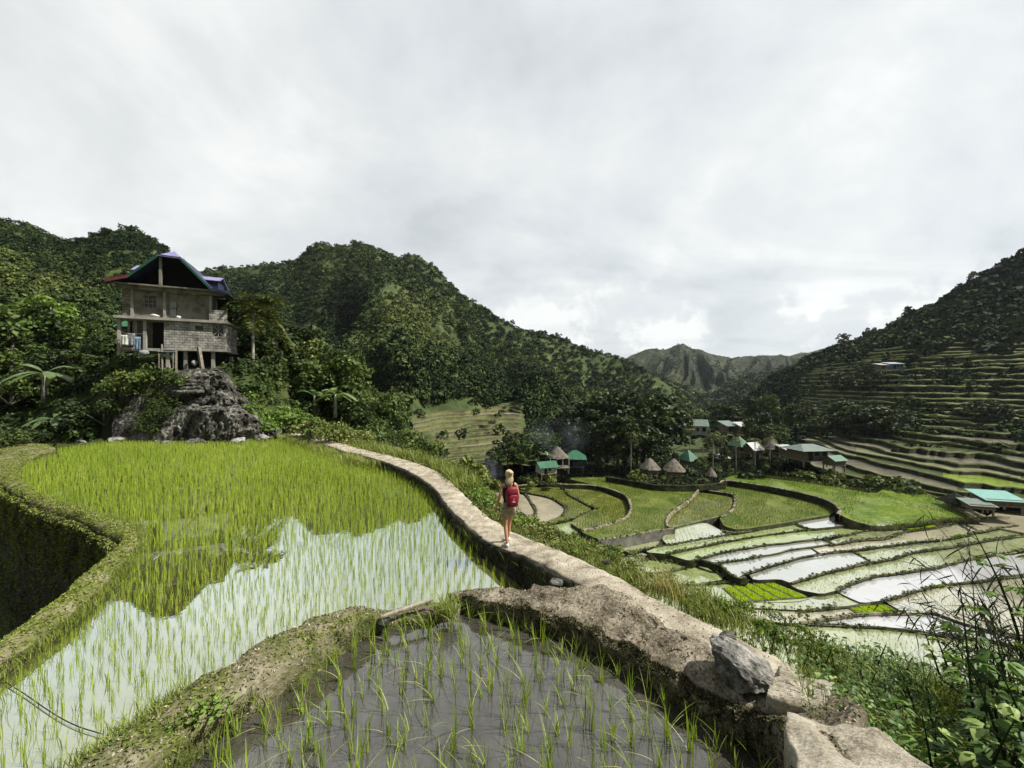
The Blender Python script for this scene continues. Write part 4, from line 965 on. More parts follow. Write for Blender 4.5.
# ------------------------------------------------------------------ valley floor: plots traced from the photograph, each on its level
def lev(z): return z if z > -17.3 else -17.3 + (z + 17.3) * .5
def pxpoly(pts, z): return [on(px, py, z)[:2] for px, py in pts]
PLOTS = [  # level, look, outline
    (-14.8, M_bright, [(723, 479), (733, 475), (774, 479), (800, 482), (840, 488), (875, 494), (887, 487), (913, 491), (947, 500), (985, 517), (947, 519), (932, 522), (899, 526), (873, 526), (854, 521), (840, 515), (842, 509), (832, 501), (813, 495), (780, 489), (750, 483)]),
    (-17.0, M_green, [(690, 485), (722, 483), (760, 489), (800, 496), (824, 502), (836, 510), (830, 515), (804, 519), (791, 522), (738, 530), (724, 526), (719, 517), (732, 511), (737, 495), (729, 492), (699, 488)]),
    (-17.25, M_olive, [(698, 492), (730, 497), (733, 499), (731, 511), (722, 516), (676, 527), (670, 528), (667, 524), (668, 517), (680, 507), (692, 500)]),
    (-16.9, M_green, [(565, 478), (614, 477), (640, 484), (680, 486), (700, 486), (697, 493), (692, 500), (680, 507), (668, 517), (666, 524), (667, 528), (645, 532), (614, 539), (598, 539), (579, 531), (598, 528), (620, 521), (629, 514), (631, 501), (623, 494), (609, 489), (595, 485)]),
    (-17.9, M_olive, [(565, 487), (595, 489), (609, 495), (628, 502), (630, 514), (617, 521), (598, 527), (581, 530), (569, 522), (598, 508), (580, 500), (567, 492)]),
    (-18.2, M_olive, [(515, 487), (545, 487), (565, 488), (569, 496), (594, 508), (571, 520), (537, 525), (560, 516), (568, 508), (551, 497), (529, 492)]),
    (-18.6, M_brown, [(526, 494), (543, 495), (561, 500), (568, 508), (564, 515), (537, 525), (526, 529), (534, 518), (537, 509), (531, 500)]),
    (-18.8, M_brown, [(490, 492), (522, 494), (528, 500), (536, 509), (535, 518), (523, 525), (510, 535), (480, 530)]),
    (-18.9, M_palegreen, [(536, 526), (571, 520), (580, 531), (573, 535), (559, 533), (537, 529), (527, 530), (516, 533), (524, 527)]),
    (-19.3, M_palegreen, [(510, 530), (525, 532), (562, 535), (533, 542), (515, 545)]),
    (-19.45, M_palegreen, [(528, 543), (572, 536), (588, 541), (572, 543), (543, 548)]),
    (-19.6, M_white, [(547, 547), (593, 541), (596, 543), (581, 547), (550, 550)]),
    (-18.7, M_white, [(592, 538), (614, 538), (617, 543), (602, 546), (594, 542)]),
    (-19.8, M_pale, [(545, 552), (567, 551), (583, 547), (611, 545), (630, 554), (607, 558), (570, 563)]),
    (-19.0, M_pale, [(613, 545), (661, 537), (668, 544), (645, 549), (632, 554)]),
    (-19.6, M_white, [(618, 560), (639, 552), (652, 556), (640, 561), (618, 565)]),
    (-17.6, M_pale, [(661, 538), (676, 528), (705, 522), (722, 531), (738, 530), (724, 535), (690, 540), (668, 545)]),
    (-17.4, M_palegreen, [(724, 533), (738, 529), (791, 521), (804, 519), (780, 522), (750, 531), (738, 533)]),
    (-17.9, M_palegreen, [(655, 548), (690, 541), (724, 535), (738, 531), (791, 522), (809, 529), (780, 533), (738, 539), (700, 547), (668, 554), (645, 552)]),
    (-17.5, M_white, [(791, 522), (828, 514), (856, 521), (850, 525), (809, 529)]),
    (-18.3, M_palegreen, [(666, 554), (700, 547), (738, 539), (780, 533), (809, 529), (850, 525), (876, 527), (859, 532), (823, 539), (780, 543), (738, 549), (700, 558), (690, 561)]),
    (-18.7, M_white, [(699, 559), (738, 549), (780, 543), (823, 539), (832, 544), (794, 549), (760, 557), (718, 563)]),
    (-18.6, M_pale, [(828, 541), (862, 532), (894, 527), (905, 531), (887, 539), (862, 540), (830, 545)]),
    (-19.0, M_white, [(718, 564), (760, 557), (794, 549), (806, 547), (820, 553), (782, 562), (746, 573), (737, 578)]),
    (-19.1, M_sand, [(806, 548), (832, 544), (862, 539), (887, 539), (905, 531), (935, 528), (971, 519), (1010, 518), (1018, 525), (971, 534), (949, 539), (899, 544), (851, 551), (818, 554)]),
    (-19.5, M_white, [(748, 574), (782, 562), (820, 553), (851, 551), (874, 562), (828, 572), (791, 583), (780, 579), (754, 580)]),
    (-19.55, M_pale, [(851, 551), (899, 544), (949, 539), (971, 534), (1018, 525), (1040, 534), (971, 543), (935, 550), (913, 552), (894, 559), (873, 563)]),
    (-20.0, M_pale, [(788, 584), (828, 572), (873, 562), (894, 559), (913, 552), (935, 550), (971, 543), (1060, 532), (1060, 548), (971, 558), (935, 569), (913, 571), (871, 577), (838, 590), (822, 594), (800, 590)]),
    (-20.4, M_lilac, [(836, 591), (871, 577), (913, 571), (935, 569), (971, 559), (1060, 547), (1060, 572), (983, 581), (947, 584), (913, 592), (885, 600), (862, 603), (850, 598)]),
    (-20.8, M_sand, [(884, 601), (913, 592), (947, 584), (983, 581), (1060, 571), (1060, 640), (995, 631), (961, 622), (935, 612), (905, 613)]),
    (-19.9, M_palegreen, [(640, 559), (667, 556), (690, 561), (697, 565), (673, 571), (650, 573), (632, 566)]),
    (-20.3, M_palegreen, [(655, 575), (677, 571), (706, 564), (727, 579), (695, 584), (675, 584), (640, 585)]),
    (-20.6, M_palegreen, [(672, 588), (725, 584), (770, 581), (812, 598), (796, 602), (738, 602), (700, 598)]),
    (-20.7, M_pale, [(796, 601), (838, 590), (862, 603), (845, 607), (800, 610), (777, 609), (740, 607), (715, 602), (738, 602)]),
    (-21.1, M_sand, [(715, 604), (740, 607), (777, 609), (818, 608), (845, 606), (880, 602), (900, 611), (875, 614), (840, 618), (804, 623), (777, 623), (734, 617), (710, 609)]),
    (-21.4, M_lilac, [(800, 624), (840, 618), (875, 614), (935, 612), (961, 622), (994, 631), (1060, 648), (1060, 660), (994, 641), (947, 636), (899, 628), (840, 626)]),
    (-21.8, M_pale, [(640, 590), (672, 588), (712, 604), (734, 617), (777, 623), (840, 626), (899, 628), (947, 636), (994, 641), (1060, 655), (1060, 700), (900, 680), (780, 670), (690, 640)]),
]
def field(pts, zs, depth, m, it=2):
    p = np.array([[*on(px, py, z)] for (px, py), z in zip(pts, zs)])
    for _ in range(1):
        q = np.roll(p, -1, 0); p = np.stack([p * .84 + q * .16, p * .16 + q * .84], 1).reshape(-1, 3)
    for _ in range(0):
        q = np.roll(p, -1, 0); p = np.stack([p * .75 + q * .25, p * .25 + q * .75], 1).reshape(-1, 3)
    o = prism('paddy_plot', p, 0, depth, m, smoothit=0); me = o.data; n = len(p)
    for i in range(n): me.vertices[i].co.z = p[i, 2]; me.vertices[i + n].co.z = p[i, 2] - depth
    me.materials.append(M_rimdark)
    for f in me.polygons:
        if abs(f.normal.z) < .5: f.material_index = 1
    me.update(); return tag(o, kind='structure')
for i_, (z, m, pts) in enumerate(PLOTS):
    zs = [lev(z)] * len(pts)
    if i_ == 0: zs = [-16.0 - 1.25 * min(1, max(0, (px - 838) / 40)) * min(1, max(0, (py - 493) / 20)) for px, py in pts]
    field(pts, zs, 2.0, m)

BUNDS = []
def bund(pts, z, w=.55, h=.20, mat=None, name='paddy_bund', wall=0.0, seed=None, kind='structure', label=None, wall_mat=None):
    """an earth bund along a line, with the wall under it where there is one; the wall is on the near side"""
    z = lev(z); wall *= .8 if wall > 1.25 else .55; w *= .8
    if 0 < wall < 1.0: h *= .5
    L = np.array([on(px, py, z)[:2] for px, py in pts]); L = resample(chaikin(L, 2), .45)
    seed = seed or int(abs(pts[0][0] * 7 + pts[0][1])); n = len(L)
    t = np.gradient(L, axis=0); t = t / np.linalg.norm(t, axis=1, keepdims=True); nr = np.c_[-t[:, 1], t[:, 0]]
    L = L + nr * (.22 * fbm(np.c_[L * .35, np.zeros(n)], 3, seed))[:, None]
    ww = w * (1 + .35 * fbm(np.c_[L * .5, np.zeros(n) + 3], 3, seed + 1)); hh = h * (1 + .5 * fbm(np.c_[L * .4, np.zeros(n) + 7], 3, seed + 2))
    BUNDS.append(np.c_[L, np.full(n, z + h * .6)])
    rows = [np.c_[L + nr * (s * ww * .5)[:, None], z + hh * k] for s, k in ((1.15, -.4), (.8, .85), (.25, 1.05), (-.3, 1.0), (-.8, .8), (-1.15, -.4))]
    G = np.stack(rows); o = np_mesh(name, G.reshape(-1, 3), grid_faces(6, n), mat or M_rimdark, smooth=True)
    tag(o, kind=kind) if kind else None
    if wall:
        rows = []
        for i in range(7):
            f = i / 6
            q = L - nr * (ww * .5 + .05 + .12 * f)[:, None] * np.sign(1)
            q = q + nr * (.10 * fbm(np.c_[L * 1.6, np.full(n, f * 3)], 3, seed + 5))[:, None]
            rows.append(np.c_[q, np.full(n, z + h * .5 - (wall + h * .5) * f)])
        for i in range(7):
            f = 1 - i / 6
            rows.append(np.c_[L + nr * (ww * .4)[:, None], np.full(n, z + h * .3 - wall * f)])
        G = np.stack(rows); wo = np_mesh('terrace_wall', G.reshape(-1, 3), grid_faces(len(rows), n), wall_mat or M_wallfar)
        tag(wo, label, 'stone wall')
    return o
M_vrice = leaf_mat('valley_rice_blades', [(0.0, (0.045, 0.070, 0.010)), (0.5, (0.11, 0.15, 0.022)), (1.0, (0.22, 0.26, 0.055))], trans=.25)
M_vpale = leaf_mat('valley_seedling_blades', [(0.0, (0.12, 0.17, 0.045)), (1.0, (0.27, 0.33, 0.11))], trans=.25)
def crop(name, looks, sx, sy, h, w, k, mat, cover, seed):
    r2 = np.random.default_rng(seed); Bs, Ts = [], []
    for i_, (z, m, pts) in enumerate(PLOTS):
        if m not in looks: continue
        pl = np.array(pxpoly(pts, lev(z) if i_ else -16.5)); lo, hi = pl.min(0), pl.max(0)
        if hi[1] - lo[1] > 60 or lo[1] > 120: continue
        a = r2.uniform(-.5, .5); c = (lo + hi) / 2; R_ = np.linalg.norm(hi - lo) / 2
        u, v = np.meshgrid(np.arange(-R_, R_, sx), np.arange(-R_, R_, sy)); u, v = u.ravel(), v.ravel()
        P = np.c_[c[0] + u * math.cos(a) - v * math.sin(a), c[1] + u * math.sin(a) + v * math.cos(a)] + r2.normal(0, .07, (len(u), 2))
        P = P[in_poly(P, pl) & (dist_poly(P, pl) > .25)]; q = fbm(np.c_[P * .22, np.full(len(P), seed)], 4, seed); P = P[q > cover]; q = q[q > cover]
        zz = np.full(len(P), lev(z))
        if not i_:
            px = P[:, 0] / P[:, 1] * F + 512; py = 384 + (EYE + 16.5) / P[:, 1] * F
            zz = -16.0 - 1.25 * np.clip((px - 838) / 40, 0, 1) * np.clip((py - 493) / 20, 0, 1) + .12
        Bs.append(np.c_[P, zz]); Ts.append(.5 + .6 * q)
    B = np.concatenate(Bs); T = np.concatenate(Ts); n = len(B)
    B = np.repeat(B, k, 0); T = np.clip(np.repeat(T, k) + r2.normal(0, .15, n * k), 0, 1)
    V, Q, T = blades(B, r2.uniform(0, 6.28, n * k), r2.uniform(*h, n * k), r2.uniform(.1, .7, n * k), r2.uniform(.6, 1.3, n * k) * w, segs=2, tint=T, r=r2)
    tag(np_mesh(name, V, Q, mat, tint=T), kind='stuff'); print(name, n)
crop('valley_rice', (M_green, M_bright, M_olive), .42, .26, (.22, .42), .028, 3, M_vrice, -.30, 61)
crop('valley_seedlings', (M_pale, M_palegreen, M_sand), .55, .30, (.14, .28), .018, 3, M_vpale, -.05, 62)
# walls: near side of a left-to-right line faces the camera
bund([(720, 484), (724, 480), (750, 484), (780, 489), (813, 496), (832, 502), (842, 510), (838, 515)], -15.95, wall=1.5, label='long dark stone wall below the bright green upper paddy', mat=M_rim)
bund([(560, 485), (580, 485), (595, 486), (609, 489), (623, 494), (631, 501), (630, 514), (620, 521), (598, 528), (581, 531)], -16.85, wall=1.35, label='curved dark wall hooking round the olive pool below the village', mat=M_rim)
bund([(697, 489), (729, 493), (737, 496), (732, 511), (721, 517)], -16.95, wall=.9, label='dark wall on the upper side of the olive plot between two green paddies', mat=M_rim)
bund([(699, 488), (697, 493), (692, 500), (680, 507), (668, 517), (666, 524), (668, 529)], -16.95, w=.5, h=.35, mat=M_rim)
bund([(565, 488), (567, 493), (580, 501), (598, 509)], -17.8, wall=.9, label='short dark wall running out between the two olive pools', mat=M_rimdark)
bund([(512, 490), (529, 493), (551, 497), (566, 506), (567, 511), (562, 516)], -18.15, wall=1.0, label='dark curved wall round the bare brown plot', mat=M_rimdark)
bund([(526, 494), (529, 500), (536, 509), (535, 518), (522, 527)], -18.6, wall=.5, label='low dark wall between the grey plot and the brown plot', mat=M_rimdark)
bund([(537, 529), (550, 532), (562, 535)], -18.85, w=.4, wall=1.2, label='short black wall above the pale seedling plot near the hiker', mat=M_rimdark)
bund([(573, 533), (580, 536), (588, 541)], -18.75, w=.4, wall=1.2, label='short black wall just left of the white water strip', mat=M_rimdark)
M_conc = rough_mat('grey_canal_wall', [(0.3, (0.12, 0.12, 0.10)), (0.7, (0.27, 0.26, 0.22))], scale=1.2, bump_scale=6, bump=.5)
bund([(598, 540), (614, 539), (645, 533), (662, 530), (674, 529)], -16.85, w=.4, wall=1.9, label='long pale grey canal wall under the big green paddy', mat=M_rim, wall_mat=M_conc)
bund([(698, 558), (708, 562), (718, 565)], -18.4, w=.4, wall=1.0, label='small dark wall at the left end of the white strip', mat=M_rimdark)
bund([(718, 564), (728, 572), (738, 579), (745, 577)], -18.9, w=.45, wall=1.1, label='dark wall at the left corner of the white plots', mat=M_rimdark)
bund([(722, 531), (733, 533), (740, 531)], -17.4, w=.4, wall=.9, label='little black wall beside the bush in the pale plot', mat=M_rimdark)
VILL = [(470, 492), (500, 488), (530, 485), (562, 484)]
bund(VILL, -17.4, wall=1.8, label='long black terrace wall under the green roofed shed', mat=M_rim)
bund([(606, 477), (625, 480), (645, 484), (665, 486), (690, 486), (708, 485), (724, 483)], -15.9, w=.6, h=.15, wall=1.3, label='dark stone wall carrying the terrace of the thatched huts', mat=M_wallfar)
LINES = [(-18.2, [(598, 508), (571, 520), (537, 526)], 0),
         (-17.5, [(660, 547), (690, 541), (724, 535), (738, 531), (791, 522), (828, 514), (840, 512)], 0), (-17.9, [(666, 554), (700, 547), (738, 539), (780, 533), (809, 529), (850, 525), (876, 527)], 0),
         (-17.6, [(791, 522), (809, 529)], 0), (-17.5, [(828, 514), (856, 521), (876, 527)], 0), (-18.3, [(690, 561), (738, 549), (780, 543), (823, 539), (859, 533), (876, 528), (899, 526)], 0),
         (-18.6, [(830, 545), (862, 539), (887, 539), (905, 531), (935, 528), (971, 519), (1010, 518)], 0), (-18.7, [(718, 563), (760, 557), (794, 549), (832, 544)], 0), (-18.6, [(823, 539), (832, 544)], 0), (-18.9, [(809, 547), (820, 554)], 0),
         (-19.0, [(746, 574), (782, 562), (820, 553), (851, 551), (899, 544), (949, 539), (971, 534), (1018, 525)], 0), (-19.4, [(851, 551), (874, 563)], 0), (-19.5, [(791, 583), (828, 572), (873, 562), (894, 559), (913, 552), (935, 550), (971, 543), (1040, 533)], 1),
         (-20.0, [(836, 591), (871, 577), (913, 571), (935, 569), (971, 558), (1050, 547)], 1), (-20.4, [(884, 601), (913, 592), (947, 584), (983, 581), (1050, 572)], 1), (-20.7, [(788, 584), (800, 592), (822, 595), (838, 590), (850, 597), (862, 603)], 1),
         (-20.8, [(800, 611), (845, 607), (880, 603)], 1), (-21.0, [(714, 602), (740, 607), (777, 609), (818, 608), (845, 606)], 1), (-21.1, [(800, 623), (840, 618), (875, 614), (935, 612), (961, 622), (994, 631), (1050, 646)], 2), (-21.4, [(712, 608), (734, 617), (777, 623), (840, 626), (899, 628), (947, 636), (994, 641), (1050, 655)], 1),
         (-20.4, [(673, 587), (695, 585), (753, 581), (770, 580)], 1), (-19.7, [(632, 554), (640, 558), (667, 556)], 0), (-19.9, [(667, 556), (689, 561), (697, 565), (673, 571), (652, 573)], 0), (-20.1, [(706, 564), (727, 579), (740, 579)], 1),
         (-18.9, [(614, 545), (661, 538), (676, 528), (705, 522), (722, 531)], 0), (-18.8, [(661, 538), (668, 545), (645, 549), (632, 554)], 0), (-19.2, [(516, 533), (560, 536), (533, 542)], 0), (-19.5, [(543, 548), (572, 543), (588, 541)], 0), (-19.7, [(547, 551), (583, 547), (597, 543)], 0), (-19.8, [(602, 546), (618, 550), (632, 555)], 0),
         (-19.6, [(618, 566), (640, 562), (655, 557)], 0), (-17.5, [(738, 533), (752, 531), (765, 527)], 0), (-17.25, [(873, 526), (888, 522), (915, 519), (947, 519)], 0), (-17.2, [(842, 514), (856, 521), (873, 526), (899, 526), (932, 522), (947, 519), (985, 517)], 0)]
for z, pts, k in LINES:
    bund(pts, z, w=(.16, .19, .27)[k], h=(.09, .12, .17)[k], mat=M_rimdark if k < 2 else M_rim)
bund([(887, 487), (913, 491), (947, 501), (985, 518)], -16.4, w=.5, h=.3, mat=M_rim)
bund([(940, 498), (960, 510), (980, 521)], -16.6, w=.3, h=.3, mat=M_rim)
# muddy ground round the plots
for pts, z in (([(985, 517), (1000, 510), (1060, 512), (1060, 540), (1010, 530), (975, 524)], -18.15),):
    tag(prism('muddy_ground', pxpoly(pts, z), z, 4, M_brown), kind='structure')

bp_ = np.concatenate(BUNDS); r2 = np.random.default_rng(808); bp_ = bp_[fbm(bp_ * .25, 4, 809) > -.18]; bp_ = bp_[r2.integers(0, len(bp_), 5200)] + r2.normal(0, 1, (5200, 3)) * np.array([.16, .16, .03])
V, Q, T = crowns(bp_, r2.uniform(.07, .24, len(bp_)), 16, leaf=.42, tint=np.clip(r2.normal(.36, .2, len(bp_)), .03, .95), r=r2, lowest=-.1)
tag(np_mesh('bund_weeds', V, Q, M_bush, tint=T), kind='stuff')
# seedling beds: short bright strips
M_seed = leaf_mat('seedling_blades', [(0.0, (0.30, 0.46, 0.01)), (0.5, (0.46, 0.66, 0.015)), (1.0, (0.58, 0.72, 0.04))], trans=0.4)
def seedbed(strips, z, label):
    root = empty('seedling_bed', tuple(on(*strips[0][0], z))); tag(root, label, 'seedling bed')
    r0 = np.array(root.location)
    for quad in strips:
        q = np.array([on(px, py, z) for px, py in quad]); n = int(np.linalg.norm(q[1] - q[0]) * np.linalg.norm(q[2] - q[1]) * 260) + 150
        u, v = rng.random((n, 1)), rng.random((n, 1))
        P = (q[0] * (1 - u) + q[1] * u) * (1 - v) + (q[3] * (1 - u) + q[2] * u) * v - r0
        V, Q, T = blades(P, rng.uniform(0, 6.28, n), rng.uniform(.10, .20, n), rng.uniform(.1, .8, n), np.full(n, .065), segs=2)
        c = q.mean(0) - r0; qq = (q - r0)
        np_mesh('seedling_strip', V, Q, M_seed, root, tint=T)
    al = np.array([on(px, py, z + .03) for s_ in (strips[0], strips[-1]) for px, py in s_]) - r0
    c = al.mean(0); qd = [al[0], al[5], al[6], al[3]]; qd = [p + (p - c) / np.linalg.norm(p - c) * .25 for p in qd]
    mb = MB(); mb.slab([tuple(p) for p in qd], .3) if np.cross(qd[1] - qd[0], qd[3] - qd[0])[2] > 0 else mb.slab([tuple(p) for p in qd[::-1]], .3)
    mb.build('mud_bed', M_rimdark, root)
def strips(a, b, c, d, n, gap=.24):
    """n strips across a four-cornered bed: a-b is the far edge, d-c the near edge"""
    a, b, c, d = map(np.array, (a, b, c, d)); out = []
    for i in range(n):
        t0, t1 = i / n, (i + 1 - gap) / n
        out.append([tuple(a + (b - a) * t0), tuple(a + (b - a) * t1), tuple(d + (c - d) * t1), tuple(d + (c - d) * t0)])
    return out
seedbed(strips((724, 588), (773, 582), (809, 597), (740, 602), 5), lev(-20.55), 'bright green seedling bed of five strips above the silty plot')
seedbed(strips((846, 606), (880, 603), (899, 611), (860, 614), 4), lev(-21.05), 'small bright seedling bed of four strips beside the still water')
seedbed(strips((899, 526), (932, 522), (936, 527), (909, 530), 3, .06), lev(-18.5), 'yellow green seedling bed at the edge of the big green paddy')
for q, z, lab in [([(928, 477), (946, 474), (952, 478), (936, 481)], -11.8, 'bright green seedling patch on a step of the right hill'), ([(900, 469), (925, 468), (922, 472), (902, 472)], -11.0, 'thin green seedling strip on the lower hill terraces'),
                  ([(965, 453), (975, 452), (1010, 458), (1003, 461)], -6.6, 'long yellow green seedling strip high on the right terraces'), ([(864, 451), (872, 450), (874, 454), (866, 455)], -10, 'tiny green seedling square near the turquoise roofs')]:
    pass

# ------------------------------------------------------------------ buildings in the valley
M_thatch = rough_mat('thatch', [(0.3, (0.08, 0.07, 0.052)), (0.55, (0.18, 0.165, 0.135)), (0.8, (0.33, 0.31, 0.265))], scale=2, bump_scale=16, bump=1.0, dist=.08, stretch=(1, 1, .35))
M_tin_green = rough_mat('green_tin', [(0.22, (0.16, 0.10, 0.07)), (0.3, (0.018, 0.085, 0.045)), (0.7, (0.045, 0.165, 0.09))], scale=1.1, fine=.6, bump_scale=7, rough=.45, bump=.4, spec=.4)
M_tin_pale = rough_mat('pale_green_tin', [(0.22, (0.16, 0.10, 0.07)), (0.3, (0.09, 0.13, 0.11)), (0.7, (0.165, 0.215, 0.185))], scale=1.1, fine=.6, bump_scale=7, rough=.45, bump=.4, spec=.4)
M_tin_teal = rough_mat('turquoise_tin', [(0.22, (0.16, 0.10, 0.07)), (0.3, (0.13, 0.32, 0.28)), (0.7, (0.22, 0.43, 0.38))], scale=1.1, fine=.6, bump_scale=7, rough=.4, bump=.4, spec=.4)
M_tin_white = rough_mat('whitish_tin', [(0.22, (0.16, 0.10, 0.07)), (0.3, (0.30, 0.31, 0.31)), (0.7, (0.50, 0.51, 0.50))], scale=1.1, fine=.6, bump_scale=7, rough=.4, bump=.4, spec=.4)
M_tin_red = rough_mat('rusty_red_tin', [(0.3, (0.16, 0.05, 0.035)), (0.7, (0.36, 0.15, 0.11))], scale=1.5, rough=.6, bump=.1)
M_tin_blue = rough_mat('blue_tin', [(0.3, (0.03, 0.09, 0.19)), (0.7, (0.06, 0.16, 0.29))], scale=1.5, rough=.4, bump=.1, spec=.4)
M_woodwall = rough_mat('weathered_boards', [(0.3, (0.075, 0.055, 0.035)), (0.7, (0.24, 0.19, 0.13))], scale=2.5, bump_scale=16, bump=.6, stretch=(3, 3, .6))
M_white_wall = rough_mat('whitewashed_wall', [(0.3, (0.32, 0.32, 0.31)), (0.7, (0.58, 0.58, 0.56))], scale=1.5, bump=.2)
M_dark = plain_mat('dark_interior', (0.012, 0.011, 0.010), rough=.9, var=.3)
M_bluewall = rough_mat('blue_grey_wall', [(0.3, (0.03, 0.045, 0.075)), (0.7, (0.08, 0.11, 0.17))], scale=1.5, bump=.2)
M_post = rough_mat('old_timber', [(0.3, (0.12, 0.10, 0.075)), (0.7, (0.36, 0.31, 0.25))], scale=4, bump_scale=22, bump=.5)

def roof_sheet(mb, q, t=.10): mb.slab(q, t)
def hut(name, px, py, D, w, d, hw, hr, kind, roof_m, wall_m, label, cat, rz=0., stilts=0., over=.5, posts=True, windows=0, open_=False):
    """a small building: w wide, d deep, walls hw high, roof hr high, raised on stilts; (px,py) is the middle of its base"""
    loc = at(px, py, D); root = empty(name, tuple(loc), rz); tag(root, label, cat)
    z0 = stilts; z1 = stilts + hw
    if stilts and posts:
        for sx in (-1, 1):
            for sy in (-1, 1):
                MB().bar((sx * (w / 2 - .15), sy * (d / 2 - .15), -1.0), (sx * (w / 2 - .15), sy * (d / 2 - .15), stilts), .2).build('post', M_post, root)
        MB().box((0, 0, stilts - .06), (w + .1, d + .1, .14)).build('floor_deck', M_post, root)
    elif not stilts: MB().box((0, 0, -.6), (w + .3, d + .3, 1.2)).build('plinth', M_wallfar, root)
    if open_:
        n = 4
        for i in range(n):
            MB().bar((-w / 2 + .1 + (w - .2) * i / (n - 1), -d / 2 + .1, z0), (-w / 2 + .1 + (w - .2) * i / (n - 1), -d / 2 + .1, z1), .16).build('post', M_white_wall, root)
        MB().box((0, -d / 2 + .1, z0 + .45), (w - .1, .08, .9 * .2)).build('railing', M_white_wall, root)
        MB().box((0, d * .15, (z0 + z1) / 2), (w - .2, d * .6, hw)).build('wall', M_dark, root)
    else:
        MB().box((0, 0, (z0 + z1) / 2), (w, d, hw)).build('wall', wall_m, root)
        if hw > 1.2:
            MB().box((-w * .22, -d / 2 - .02, z0 + hw * .42), (w * .16, .08, hw * .8)).build('door', M_dark, root)
            for i in range(max(windows, 1)):
                wo = MB().box((w * (.05 + .30 * i), -d / 2 - .02, z0 + hw * .6), (w * .15, .08, hw * .36)).build('window', M_dark, root)
                MB().box((w * (.05 + .30 * i), -d / 2 - .07, z0 + hw * .6 - hw * .2), (w * .2, .1, .07)).build('sill', M_post, wo)
    a, b = w / 2 + over, d / 2 + over; zt = z1 + hr; ze = z1 - .15
    mb = MB()
    if kind == 'pyramid':
        top = .12; n = 4
        ring = [(-a, -b), (a, -b), (a, b), (-a, b)]
        for i in range(4):
            p, q = ring[i], ring[(i + 1) % 4]
            mb.slab([(p[0], p[1], ze), (q[0], q[1], ze), (q[0] * .03, q[1] * .03, zt), (p[0] * .03, p[1] * .03, zt)], .14)
    elif kind == 'cone':
        n = 14; V = []; nr_ = 7
        for k in range(nr_):
            t = k / (nr_ - 1); rr = (1 - t) ** .85
            for i in range(n):
                an = 2 * math.pi * i / n; e = 1 / max(abs(math.cos(an)) ** 3 + abs(math.sin(an)) ** 3, .3) ** (1 / 3)
                jit = 1 + (.05 * random.uniform(-1, 1) if 0 < k < nr_ - 1 else .03 * random.uniform(-1, 1))
                V.append((a * rr * math.cos(an) * e * jit + .0, b * rr * math.sin(an) * e * jit, ze + (zt - ze) * t + (random.uniform(-.1, .05) if k == 0 else 0)))
        Fs = [(k * n + i, k * n + (i + 1) % n, (k + 1) * n + (i + 1) % n, (k + 1) * n + i) for k in range(nr_ - 1) for i in range(n)] + [tuple(range(n - 1, -1, -1))]
        mb.add(V, Fs)
    elif kind == 'gable':                                                   # ridge along the width
        mb.slab([(-a, -b, ze), (a, -b, ze), (a, 0, zt), (-a, 0, zt)], .10); mb.slab([(a, b, ze), (-a, b, ze), (-a, 0, zt), (a, 0, zt)], .10)
        g = MB()
        for s in (-1, 1): g.add([(s * w / 2, -d / 2, z1), (s * w / 2, d / 2, z1), (s * w / 2, 0, zt - .3)], [(0, 1, 2) if s > 0 else (0, 2, 1)])
        g.build('gable_end', wall_m, root)
    elif kind == 'hip':
        k = a - b * .8
        mb.slab([(-a, -b, ze), (a, -b, ze), (k, 0, zt), (-k, 0, zt)], .10); mb.slab([(a, b, ze), (-a, b, ze), (-k, 0, zt), (k, 0, zt)], .10)
        mb.slab([(a, -b, ze), (a, b, ze), (k, 0, zt)], .10); mb.slab([(-a, b, ze), (-a, -b, ze), (-k, 0, zt)], .10)
    elif kind == 'shed':
        mb.slab([(-a, -b, ze), (a, -b, ze), (a, b, zt), (-a, b, zt)], .10)
    mb.build('roof', roof_m, root)
    return root
hut('field_shed', 546, 475, 80, 3.6, 3.0, 1.5, .9, 'gable', M_tin_green, M_white_wall, 'small shed with green tin roof and white side by the dark wall', 'shed', rz=.35, over=.45, stilts=.6)
hut('open_hut', 558, 468, 84, 4.4, 3.6, 2.2, 2.3, 'cone', M_thatch, M_woodwall, 'open hut with white posts and thatched top behind the green shed', 'hut', rz=.1, stilts=.4, open_=True, over=.2)
hut('village_house', 575, 467, 90, 4.0, 4.0, 2.0, 1.6, 'hip', M_tin_green, M_bluewall, 'house with dark green roof and blue walls at the wood edge', 'house', rz=-.15, over=.7, stilts=.5)
hut('thatched_hut', 650, 473.5, 80, 2.2, 2.2, .9, 2.1, 'cone', M_thatch, M_woodwall, 'left one of two grey thatched huts on the stone terrace', 'hut', rz=.2, stilts=.4, over=.95)
hut('thatched_hut', 674, 475, 79, 2.4, 2.4, .9, 2.3, 'cone', M_thatch, M_woodwall, 'larger grey thatched hut in front of the green pyramid roof', 'hut', rz=-.3, stilts=.4, over=1.0)
hut('thatched_hut', 711, 477, 77, 1.1, 1.1, .4, 1.6, 'cone', M_thatch, M_woodwall, 'tiny leaning thatched hut above the bright green paddy', 'hut', stilts=.1, over=.5, posts=False)
hut('pyramid_house', 688, 466, 88, 2.6, 2.6, 1.0, 2.2, 'pyramid', M_tin_green, M_woodwall, 'pyramid roofed house in green tin just above the two thatched huts', 'house', rz=.5, stilts=.7, over=.6)
hut('pyramid_house', 739, 453, 96, 2.6, 2.6, 1.4, 2.3, 'pyramid', M_tin_green, M_woodwall, 'darker green pyramid roof among the palms mid village', 'house', rz=.4, stilts=.7, over=.7)
